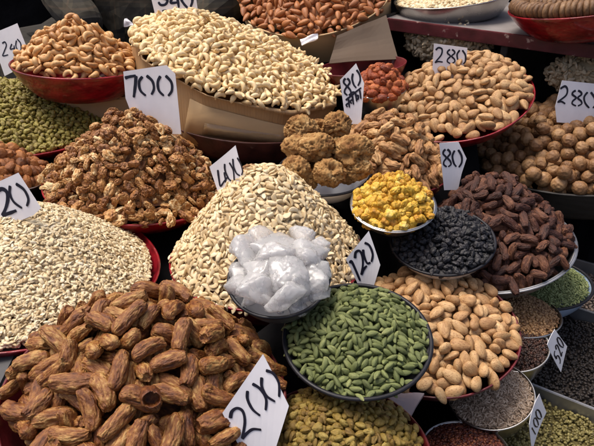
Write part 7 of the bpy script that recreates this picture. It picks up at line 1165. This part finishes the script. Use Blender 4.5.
# knobbly lumps in the enamel bowl: place in photo, distance, size in px
lump_m = pieces('lump', 9, .05, PM['lump'])
rg = random.Random(5)
LUMPS = [(301, 129, .925, 33), (337, 126, .935, 32), (318, 130, .95, 26), (297, 148, .905, 32), (316, 147, .885, 37), (352, 152, .885, 42), (296, 171, .875, 34), (329, 173, .868, 34), (306, 180, .885, 26), (358, 168, .88, 28), (340, 150, .93, 30), (310, 160, .92, 34), (345, 172, .90, 30)]
for i, (u, v, d, s) in enumerate(LUMPS):
    o = link('brown_lump', lump_m[i % 9])
    o.location = P(u, v, d)
    o.rotation_euler = (rg.uniform(-.4, .4), rg.uniform(-.4, .4), rg.uniform(-.6, .6))
    k = s * d / FPX / .05 * .96
    o.scale = (k, k, k)
    tag(o, 'knobbly porous brown lump in the white enamel bowl', 'lump', 'knobbly lumps in the enamel bowl')
    if MEASURE: pass

# rock sugar crystals
def crystal(seed, s):
    rg = random.Random('c%d' % seed)
    bm = bmesh.new()
    for k in range(13):
        v = Vector((rg.gauss(0, 1), rg.gauss(0, 1), rg.gauss(0, 1))).normalized()
        bm.verts.new(Vector((v.x * rg.uniform(.85, 1.15), v.y * rg.uniform(.75, 1.05), v.z * rg.uniform(.6, .9))) * s / 2)
    bmesh.ops.convex_hull(bm, input=bm.verts)
    bmesh.ops.delete(bm, geom=[v for v in bm.verts if not v.link_faces], context='VERTS')
    bmesh.ops.triangulate(bm, faces=bm.faces)
    for k in range(4):
        bmesh.ops.subdivide_edges(bm, edges=bm.edges, cuts=1, use_grid_fill=True)
        bmesh.ops.triangulate(bm, faces=bm.faces)
        bmesh.ops.smooth_vert(bm, verts=bm.verts, factor=.13, use_axis_x=True, use_axis_y=True, use_axis_z=True)
    for v in bm.verts:
        q = v.co / s * 3.2 + Vector((seed * 7.3, 0, 0))
        f, pts = noise.voronoi(q * 1.3)
        e = min(.35, f[1] - f[0])
        v.co *= 1.02 + .10 * noise.noise(q) + .12 * (e - .15) + .05 * noise.noise(q * 3.1) + .03 * noise.noise(q * 7)
    return from_bm('rock_sugar_mesh', bm, True)
CR = [(252, 248, .635, 36), (283, 244, .645, 46), (308, 254, .63, 42), (268, 262, .62, 40), (246, 272, .62, 34), (288, 274, .605, 44), (262, 288, .595, 40), (312, 280, .61, 38), (286, 297, .585, 38), (306, 296, .60, 32), (240, 286, .61, 26), (298, 238, .66, 32), (300, 262, .62, 36), (260, 238, .66, 30), (272, 305, .59, 28), (250, 297, .60, 26), (319, 292, .605, 24), (296, 286, .59, 30), (322, 270, .62, 26), (236, 270, .63, 22), (278, 256, .615, 36), (276, 282, .60, 34), (296, 308, .60, 22), (258, 270, .605, 28), (318, 244, .65, 22), (240, 250, .65, 22)]
rg = random.Random(11)
for i, (u, v, d, s) in enumerate(CR):
    o = link('rock_sugar', crystal(i, s * d / FPX * 1.3), M['sugar'])
    o.location = P(u, 236 + (v - 238) * .94 + 5, d + .006)
    o.rotation_euler = (rg.uniform(-.5, .5), rg.uniform(-.5, .5), rg.uniform(0, 6))
    tag(o, 'clear white rock sugar chunk piled in the black rimmed bowl', 'rock sugar', 'rock sugar chunks in the bowl')

# one date lies with its hollow end to the viewer
o = link('dried_date', pieces('hollow_date', 1, .034, PM['date'])[0])
o.location = P(150, 396, .475)
dv = (EYE - o.location).normalized()
o.rotation_mode = 'QUATERNION'
o.rotation_quaternion = (dv + Vector((.05, 0, -.25))).to_track_quat('X', 'Z')
tag(o, 'wrinkled date whose hollow open end faces the viewer, low in the front heap', 'date', 'wrinkled dates in the front heap')

# dried figs threaded side by side round the red basket
c, R, n, e1, e2 = rim(*EL['fig'])
figm = []
for i in range(4):
    V, F = [], []
    X, S, PH, F = sph(18, 10)
    for x, s, p in zip(X, S, PH):
        b = 1 + .12 * nz(x * 2 + i * 9, math.cos(p) * 1.8, math.sin(p) * 1.8) + .05 * math.cos(9 * p + i)
        V.append((math.copysign(abs(x) ** .6, x) * .5, math.cos(p) * s ** .5 * 1.35 * b, math.sin(p) * s ** .5 * 1.35 * b))
    me = mesh_np('fig_mesh', np.array(V) * .012, F)
    a = me.attributes.new('pc', 'FLOAT_VECTOR', 'POINT'); a.data.foreach_set('vector', np.array(V, np.float32).ravel())
    me.materials.append(PM['fig'])
    figm.append(me)
rg = random.Random(3)
for ring, (rr, zz) in enumerate(((.88, .012), (.68, .018), (.5, .022))):
    nfig = int(2 * PI * R * rr / .0098)
    for j in range(nfig):
        a = 2 * PI * j / nfig
        rad = e1 * math.cos(a) + e2 * math.sin(a)
        p = c + rad * R * rr + n * (zz + rg.uniform(-.002, .002))
        if not (-1.9 < a - PI * 1.5 < .9): continue     # the arc the photo shows
        if p.x > .77 and ring: continue
        tng = n.cross(rad)
        A = Matrix((tng, rad, -n)).transposed() @ Matrix.Rotation(rg.uniform(-.12, .12), 3, 'Z')
        o = link('dried_fig', figm[rg.randrange(4)])
        o.matrix_world = Matrix.Translation(p) @ A.to_4x4()
        tag(o, 'flat dried fig threaded side by side in the red basket on the shelf', 'fig', 'threaded figs in the basket')
        if MEASURE: pass

# ------------------------------------------------------------------ divided seed tray at the lower right
ZT = .53
pa, pb = at_z(520, 379, ZT + .02), at_z(600, 410.5, ZT + .02)
dx = (pb - pa); dx.z = 0; dx.normalize()
dy = Vector((-dx.y, dx.x, 0))
ang = math.atan2(dx.y, dx.x)
root = empty('seed_tray', (pa.x, pa.y, ZT - .03))
tag(root, 'wide divided metal tray of loose seeds at lower right', 'tray')
rows = [(-.20, 0.0), (0.0, .235), (.235, .40)]
x0, x1 = -.04, .55
def tray_piece(nm, cx, cy, lx, ly, z0, z1):
    o = box(nm, 0, 0, z0, z1, lx, ly, 0, M['dull_steel'], .001)
    p = pa + dx * cx + dy * cy
    o.location = (p.x, p.y, (z0 + z1) / 2)
    o.rotation_euler = (0, 0, ang)
    o.parent = root
    o.matrix_parent_inverse = Matrix.Translation(-root.location)
tray_piece('tray_base', (x0 + x1) / 2, .10, x1 - x0, .60, ZT - .03, ZT - .022)
for y in (-.20, 0.0, .235, .40):
    tray_piece('divider' if 0 <= y < .3 else 'rim', (x0 + x1) / 2, y, x1 - x0, .005, ZT - .022, ZT + .02)
for x in (x0, x1): tray_piece('rim', x, .10, .005, .605, ZT - .022, ZT + .021)
for (ya, yb), mk, cnt, pk, sz, nm, lb in zip(rows, ('mung', 'pepper', 'grey_seed'), (9500, 9000, 4200), ('grain', 'grain', 'grain'), (.0052, .0056, .006),
        ('green_seed_mass', 'peppercorn_mass', 'grey_seed_mass'), ('mass of yellow green seeds in the front compartment of the tray', 'mass of near black peppercorns in the middle of the tray', 'mass of grey brown seeds in the far compartment of the tray')):
    def sf(rg, ya=ya, yb=yb):
        a, b = rg.uniform(x0 + .005, x1 - .005), rg.uniform(ya + .005, yb - .005)
        p = pa + dx * a + dy * b
        p.z = ZT + .006 * nz(a * 14, b * 14, 3) + rg.uniform(-.002, .002)
        return p, ZV
    V = [tuple(pa + dx * a + dy * b + ZV * (ZT - pa.z - .006)) for a, b in ((x0, ya), (x1, ya), (x1, yb), (x0, yb))]
    scatter(nm, sf, cnt, pieces(pk, 4, sz, PM[mk], pk + mk), nm, lb, 'seeds', PM[mk], extra=(V, [(0, 1, 2, 3)]), flat=.9)
for k in range(5):
    p = pa + dx * (x0 + (x1 - x0) * k / 4) + dy * .1
    for y in (-.15, .1, .35):
        q = pa + dx * (x0 + (x1 - x0) * k / 4) + dy * y
        BOTTOMS.append((q.x, q.y, ZT - .032, .09, .1, ZT, .03))

# ------------------------------------------------------------------ cardboard, shelf, bags, back
c, R, n, e1, e2 = rim(*EL['almond_kernel'])
ct = bowl('cardboard_carton', EL['almond_kernel'], .13, M['card'], 'cardboard drum of shelled almonds at the top', 'carton', base=.95, curve=1, wob=.02, wall=.004)
def panel(name, quad, mat, parent=None, th=.003):
    """stiff sheet through four seen corners, each with its own distance"""
    q = [P(u, v, d) for u, v, d in quad]
    n = (q[1] - q[0]).cross(q[3] - q[0]).normalized()
    V, F = [], []
    K = 8
    ctr = sum(q, Vector()) / 4
    for s in (0, 1):
        for i in range(K + 1):
            for j in range(K + 1):
                a, b = i / K, j / K
                p = (q[0] * (1 - a) + q[1] * a) * (1 - b) + (q[3] * (1 - a) + q[2] * a) * b
                p = p + n * (.006 * nz(a * 2, b * 2, ctr.x * 9) - th * s)
                V.append(tuple(p - ctr))
    w = K + 1
    for i in range(K):
        for j in range(K):
            a = i * w + j
            F.append((a, a + w, a + w + 1, a + 1))
            b = a + w * w
            F.append((b, b + 1, b + w + 1, b + w))
    for i in range(K):
        for a, b in ((i * w, (i + 1) * w), ((i + 1) * w + K, i * w + K), (i + 1, i), (K * w + i, K * w + i + 1)):
            F.append((a, b, b + w * w, a + w * w))
    o = link(name, mesh_np(name, V, F, False), mat, parent)
    o.location = ctr
    if parent is not None: o.matrix_parent_inverse = Matrix.Translation(-parent.location)
    return o
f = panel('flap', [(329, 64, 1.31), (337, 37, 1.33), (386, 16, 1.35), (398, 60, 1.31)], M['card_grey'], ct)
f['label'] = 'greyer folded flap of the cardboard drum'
o = panel('paper_sheet', [(384, 394, .70), (424, 396, .70), (406, 424, .66), (388, 416, .66)], M['paper_pink'])
tag(o, 'pinkish paper scrap between the raisin bowl and the almond bowl', 'paper')
o = panel('plastic_strip', [(300, 40, 1.285), (318, 34, 1.285), (318, 39, 1.28), (302, 46, 1.28)], M['paper'])
tag(o, 'white torn strip hanging at the edge of the shelled almonds', 'plastic strip')

# carton that carries the tan cashew bowl
o = box('cardboard_box', -.385, 1.20, .66, .838, .24, .16, R_(3), M['card'], .003)
tag(o, 'plain cardboard box under the tan cashew bowl', 'carton')
# grey tin beside the dates
M['grey_tin'] = plain('grey_paint', (.05, .05, .053), .5, var=.3, vscale=20, bumpk=.2)
q = P(-14, 372, .60)
o = box('grey_tin', q.x - .03, q.y - .03, .62, q.z - .01, .10, .20, R_(4), M['grey_tin'], .004)
tag(o, 'grey metal tin cut by the left edge beside the dates', 'tin')
# brown tray below the cashew drum
c, R, n, e1, e2 = rim(*EL['cashew'])
bowl('brown_tray', (248, 118, 84, 22, 3, 1.2), .05, M['brown_tray'], 'brown lacquered tray under the cardboard drum of cashews', 'tray', base=.8, wob=.02)

# shelf
sl, sr_ = P(383, 18, 1.42), None
zs = sl.z
sr_ = at_z(594, 45, zs)
dirx = (sr_ - sl); dirx.z = 0; L = dirx.length; dirx.normalize()
back = Vector((-dirx.y, dirx.x, 0))
sa = math.atan2(dirx.y, dirx.x)
root = empty('shelf', (sl.x, sl.y, zs - .03))
tag(root, 'worn maroon wooden shelf at upper right carrying a basin and a basket', 'shelf')
def shelf_part(nm, along, depth, lx, ly, z0, z1, mat):
    o = box(nm, 0, 0, z0, z1, lx, ly, 0, mat, .0015)
    p = sl + dirx * along + back * depth
    o.location = (p.x, p.y, (z0 + z1) / 2)
    o.rotation_euler = (0, 0, sa)
    o.parent = root
    o.matrix_parent_inverse = Matrix.Translation(-root.location)
    return o
LL = L + .6
shelf_part('front_edge', LL / 2, .006, LL, .012, zs - .027, zs, M['shelf_red'])
shelf_part('board', LL / 2, .212, LL - .001, .40, zs - .018, zs - .002, M['shelf_top'])
shelf_part('shade_panel', LL / 2, .40, LL - .002, .012, .60, zs - .019, M['black_wood'])  # added panel blocking light so the space below the shelf stays black
shelf_part('upright', .30, .20, .016, .38, .60, zs - .019, M['black_wood'])
shelf_part('upright', -.008, .20, .016, .38, .60, zs + .0, M['black_wood'])

# clear bags of pistachios under the shelf
def bag_mat():
    m, nt, bs = new_mat('clear_film')
    bs.inputs['Base Color'].default_value = (.9, .9, .9, 1)
    bs.inputs['Roughness'].default_value = .12
    bs.inputs['Transmission Weight'].default_value = 1
    bs.inputs['IOR'].default_value = 1.02
    bs.inputs['Alpha'].default_value = .22
    bs.inputs['Specular IOR Level'].default_value = .8
    tc = N(nt, 'ShaderNodeTexCoord')
    n = N(nt, 'ShaderNodeTexNoise'); n.inputs['Scale'].default_value = 30
    nt.links.new(tc.outputs['Object'], n.inputs['Vector'])
    bump(nt, n.outputs['Fac'], .8, .006, bs)
    return m
M['film'] = bag_mat()

def bag(u, v, d, rx, ry, rz, label, seed, rot=0):
    c = P(u, v, d)
    rg = random.Random(seed)
    ms = pieces('kernel_almond', 6, .017, PM['pistachio'], 'pistachio')
    items = []
    k = 0
    while k < 700:
        a, b, h = rg.gauss(0, 1), rg.gauss(0, 1), rg.gauss(0, 1)
        l = math.sqrt(a * a + b * b + h * h)
        s = rg.uniform(.80, .97)
        p = Vector((a / l * rx * s, b / l * ry * s, h / l * rz * s))
        items.append((ms[rg.randrange(6)], Matrix.Translation(p) @ Quaternion((rg.gauss(0, 1), rg.gauss(0, 1), rg.gauss(0, 1), rg.gauss(0, 1))).normalized().to_matrix().to_4x4()))
        k += 1
    X, S, PH, F = sph(32, 20)
    V2 = [(x * rx * .8, math.cos(p) * s * ry * .8, math.sin(p) * s * rz * .8) for x, s, p in zip(X, S, PH)]
    V = [tuple(Vector((x * rx, math.cos(p) * s * ry, math.sin(p) * s * rz)) * (1.04 + .05 * nz(x * 3 + seed, math.cos(p) * 3, math.sin(p) * 3))) for x, s, p in zip(X, S, PH)]
    o = link('pistachio_bag', mesh_np('pistachio_bag', V, F), M['film'])
    o.location = c
    o.rotation_euler = (0, 0, rot)
    tag(o, label, 'bag')
    g = link('pistachio_mass', joined('pistachio_mass', items, (V2, F), PM['pistachio'], seed))
    g.location = c
    g.rotation_euler = (0, 0, rot)
    tag(g, label.replace('clear plastic bag of', 'mass of').replace('showing', 'in a clear bag'), 'pistachios', None, 'stuff')
bag(447, 43, 1.42, .115, .06, .055, 'clear plastic bag of pistachios showing behind the almonds under the shelf', 4, sa)
bag(592, 78, 1.27, .10, .05, .05, 'clear plastic bag of pistachios showing behind the whole walnuts', 9, sa)

# seated seller behind the heaps, only the dark plaid clothes reach the picture
def plaid():
    m, nt, bs = new_mat('dark_plaid')
    tc = N(nt, 'ShaderNodeTexCoord')
    col = None
    sep = N(nt, 'ShaderNodeSeparateXYZ')
    nt.links.new(tc.outputs['Object'], sep.inputs[0])
    def stripes(axis, freq, lo):
        s = mth(nt, 'SINE', mth(nt, 'MULTIPLY', sep.outputs[axis], freq))
        return mth(nt, 'GREATER_THAN', s, lo)
    a = mth(nt, 'ADD', stripes(0, 70, .55), stripes(2, 70, .55))
    b = mth(nt, 'ADD', stripes(0, 70, .985), stripes(2, 70, .985), True)
    c = ramp(nt, mth(nt, 'MULTIPLY', a, .5), [(0, (.020, .017, .013)), (.5, (.035, .029, .019)), (1, (.055, .045, .028))])
    nt.links.new(mixc(nt, mth(nt, 'MULTIPLY', b, .6), c, (.075, .05, .03)), bs.inputs['Base Color'])
    bs.inputs['Roughness'].default_value = .9
    n = N(nt, 'ShaderNodeTexNoise'); n.inputs['Scale'].default_value = 14
    nt.links.new(tc.outputs['Object'], n.inputs['Vector'])
    bump(nt, n.outputs['Fac'], .6, .02, bs)
    return m
def skin_figure(name, joints, edges, mat, root_i=0, parent=None, sub=2):
    me = bpy.data.meshes.new(name)
    me.from_pydata([j[0] for j in joints], edges, [])
    o = link(name, me, mat, parent)
    md = o.modifiers.new('skin', 'SKIN')
    for i, j in enumerate(joints):
        sv = me.skin_vertices[0].data[i]
        r = j[1]
        sv.radius = r if isinstance(r, tuple) else (r, r)
        sv.use_root = i == root_i
    s = o.modifiers.new('sub', 'SUBSURF'); s.levels = s.render_levels = sub
    return o
SK = plain('skin', (.26, .13, .075), .5, var=.1)
px, py = -.42, 1.86
J = [((px, py, .72), (.15, .12)), ((px, py + .01, .95), (.14, .11)), ((px, py + .02, 1.14), (.16, .11)), ((px, py, 1.26), (.055, .055)), ((px, py - .02, 1.36), (.075, .09)), ((px, py - .02, 1.46), (.07, .085)),
     ((px - .19, py, 1.17), .055), ((px - .27, py - .10, .95), .045), ((px - .12, py - .26, .86), .035), ((px + .19, py, 1.17), .055), ((px + .27, py - .10, .95), .045), ((px + .12, py - .27, .86), .035),
     ((px - .12, py - .06, .72), .09), ((px - .40, py - .24, .78), .075), ((px - .05, py - .36, .70), .05), ((px + .12, py - .06, .72), .09), ((px + .40, py - .24, .78), .075), ((px + .05, py - .40, .70), .05)]
ED = [(0, 1), (1, 2), (2, 3), (3, 4), (4, 5), (2, 6), (6, 7), (7, 8), (2, 9), (9, 10), (10, 11), (0, 12), (12, 13), (13, 14), (0, 15), (15, 16), (16, 17)]
pr = skin_figure('person', J, ED, SK)
tag(pr, 'person in dark plaid clothes sitting behind the tan cashews, cut off by the photo top', 'person')
J2 = [(p, tuple(x * 1.22 + .012 for x in (r if isinstance(r, tuple) else (r, r)))) for p, r in J]
J2 = [j for i, j in enumerate(J2) if i not in (4, 5)]
mp = {i: k for k, i in enumerate([i for i in range(len(J)) if i not in (4, 5)])}
jk = skin_figure('jacket', J2, [(mp[a], mp[b]) for a, b in ED if a in mp and b in mp], plaid(), parent=pr)
# the white folded tag on the cloth
o = panel('paper_tag', [(124.5, 19, 1.40), (127, 18.5, 1.40), (135, 25, 1.40), (124, 27, 1.40)], M['paper'])
tag(o, 'small white folded paper corner between the two cashew heaps', 'paper')

# back cloth
V, F = [], []
nx, nzv = 60, 24
for i in range(nx + 1):
    for j in range(nzv + 1):
        x, z = -2.2 + 4.4 * i / nx, 0 + 2.0 * j / nzv
        V.append((x, 2.35 + .05 * nz(x * 3, z * .7, 1) + .03 * nz(x * 9, z, 4), z))
for i in range(nx):
    for j in range(nzv):
        a = i * (nzv + 1) + j
        F.append((a, a + nzv + 1, a + nzv + 2, a + 1))
o = link('back_cloth', mesh_np('back_cloth', V, F), M['black'])
so = o.modifiers.new('thick', 'SOLIDIFY'); so.thickness = .004
tag(o, 'dark cloth hung across the back of the stall', 'cloth')

# counter: a dark cloth lying under every bowl
def counter():
    V, F = [], []
    xs = np.arange(-1.7, 1.701, .025); ys = np.arange(.16, 2.3, .025)
    B = np.array([b for b in BOTTOMS if b[2] < .9])
    for x in xs:
        for y in ys:
            d = np.hypot(B[:, 0] - x, B[:, 1] - y)
            w = 1 / (np.maximum(d - B[:, 3] * .8, .01)) ** 3
            z = float((w * B[:, 2]).sum() / w.sum()) - .012
            # never above the underside of a bowl
            lim = B[:, 2] + np.where(d <= B[:, 3] + .03, 0, np.where(d < B[:, 4] + .03, (d - B[:, 3] - .03) / np.maximum(B[:, 4] - B[:, 3], .01) * B[:, 6] * .6, 9)) - .006
            z = min(z, float(lim.min()))
            z += .004 * nz(x * 12, y * 12, 2)
            V.append((x, y, z - .003))
    w = len(ys)
    for i in range(len(xs) - 1):
        for j in range(w - 1):
            a = i * w + j
            F.append((a, a + w, a + w + 1, a + 1))
    n0 = len(V)
    ring = [i * w for i in range(len(xs))]
    for k in ring: V.append((V[k][0], V[k][1] - .02, .02))
    for k in range(len(ring) - 1): F.append((ring[k], n0 + k, n0 + k + 1, ring[k + 1]))
    o = link('counter', mesh_np('counter', V, F), M['black'])
    tag(o, None, None, None, 'structure')
counter()
V = [(-40, -40, 0), (40, -40, 0), (40, 40, 0), (-40, 40, 0)]
tag(link('ground', mesh_np('ground', V, [(0, 1, 2, 3)], False), M['ground']), None, None, None, 'structure')

# ------------------------------------------------------------------ daylight
SUN_EL, SUN_AZ = R_(70), R_(-65)        # azimuth from +y, towards +x
sd = Vector((math.sin(SUN_AZ) * math.cos(SUN_EL), math.cos(SUN_AZ) * math.cos(SUN_EL), math.sin(SUN_EL)))
l = bpy.data.lights.new('sun', 'SUN')
l.energy = 1.4
l.angle = R_(28)
l.color = (1, .93, .83)
lo = bpy.data.objects.new('sun', l)
COL.objects.link(lo)
lo.rotation_mode = 'QUATERNION'
lo.rotation_quaternion = sd.to_track_quat('Z', 'Y')
wd = bpy.data.worlds.new('World')
scene.world = wd
wd.use_nodes = True
nt = wd.node_tree
bg = nt.nodes['Background']
sky = nt.nodes.new('ShaderNodeTexSky')
sky.sky_type = 'NISHITA'
sky.sun_disc = False
sky.sun_elevation = SUN_EL
sky.sun_rotation = SUN_AZ
sky.air_density = .7
sky.dust_density = 6.0
sky.ozone_density = .4
nt.links.new(sky.outputs[0], bg.inputs[0])
bg.inputs[1].default_value = .10
vs = scene.view_settings
vs.view_transform = 'Standard'
vs.look = 'None'
vs.exposure = 0.9
vs.gamma = 1
scene.render.engine = 'CYCLES'
scene.cycles.max_bounces = 8
scene.cycles.use_denoising = True
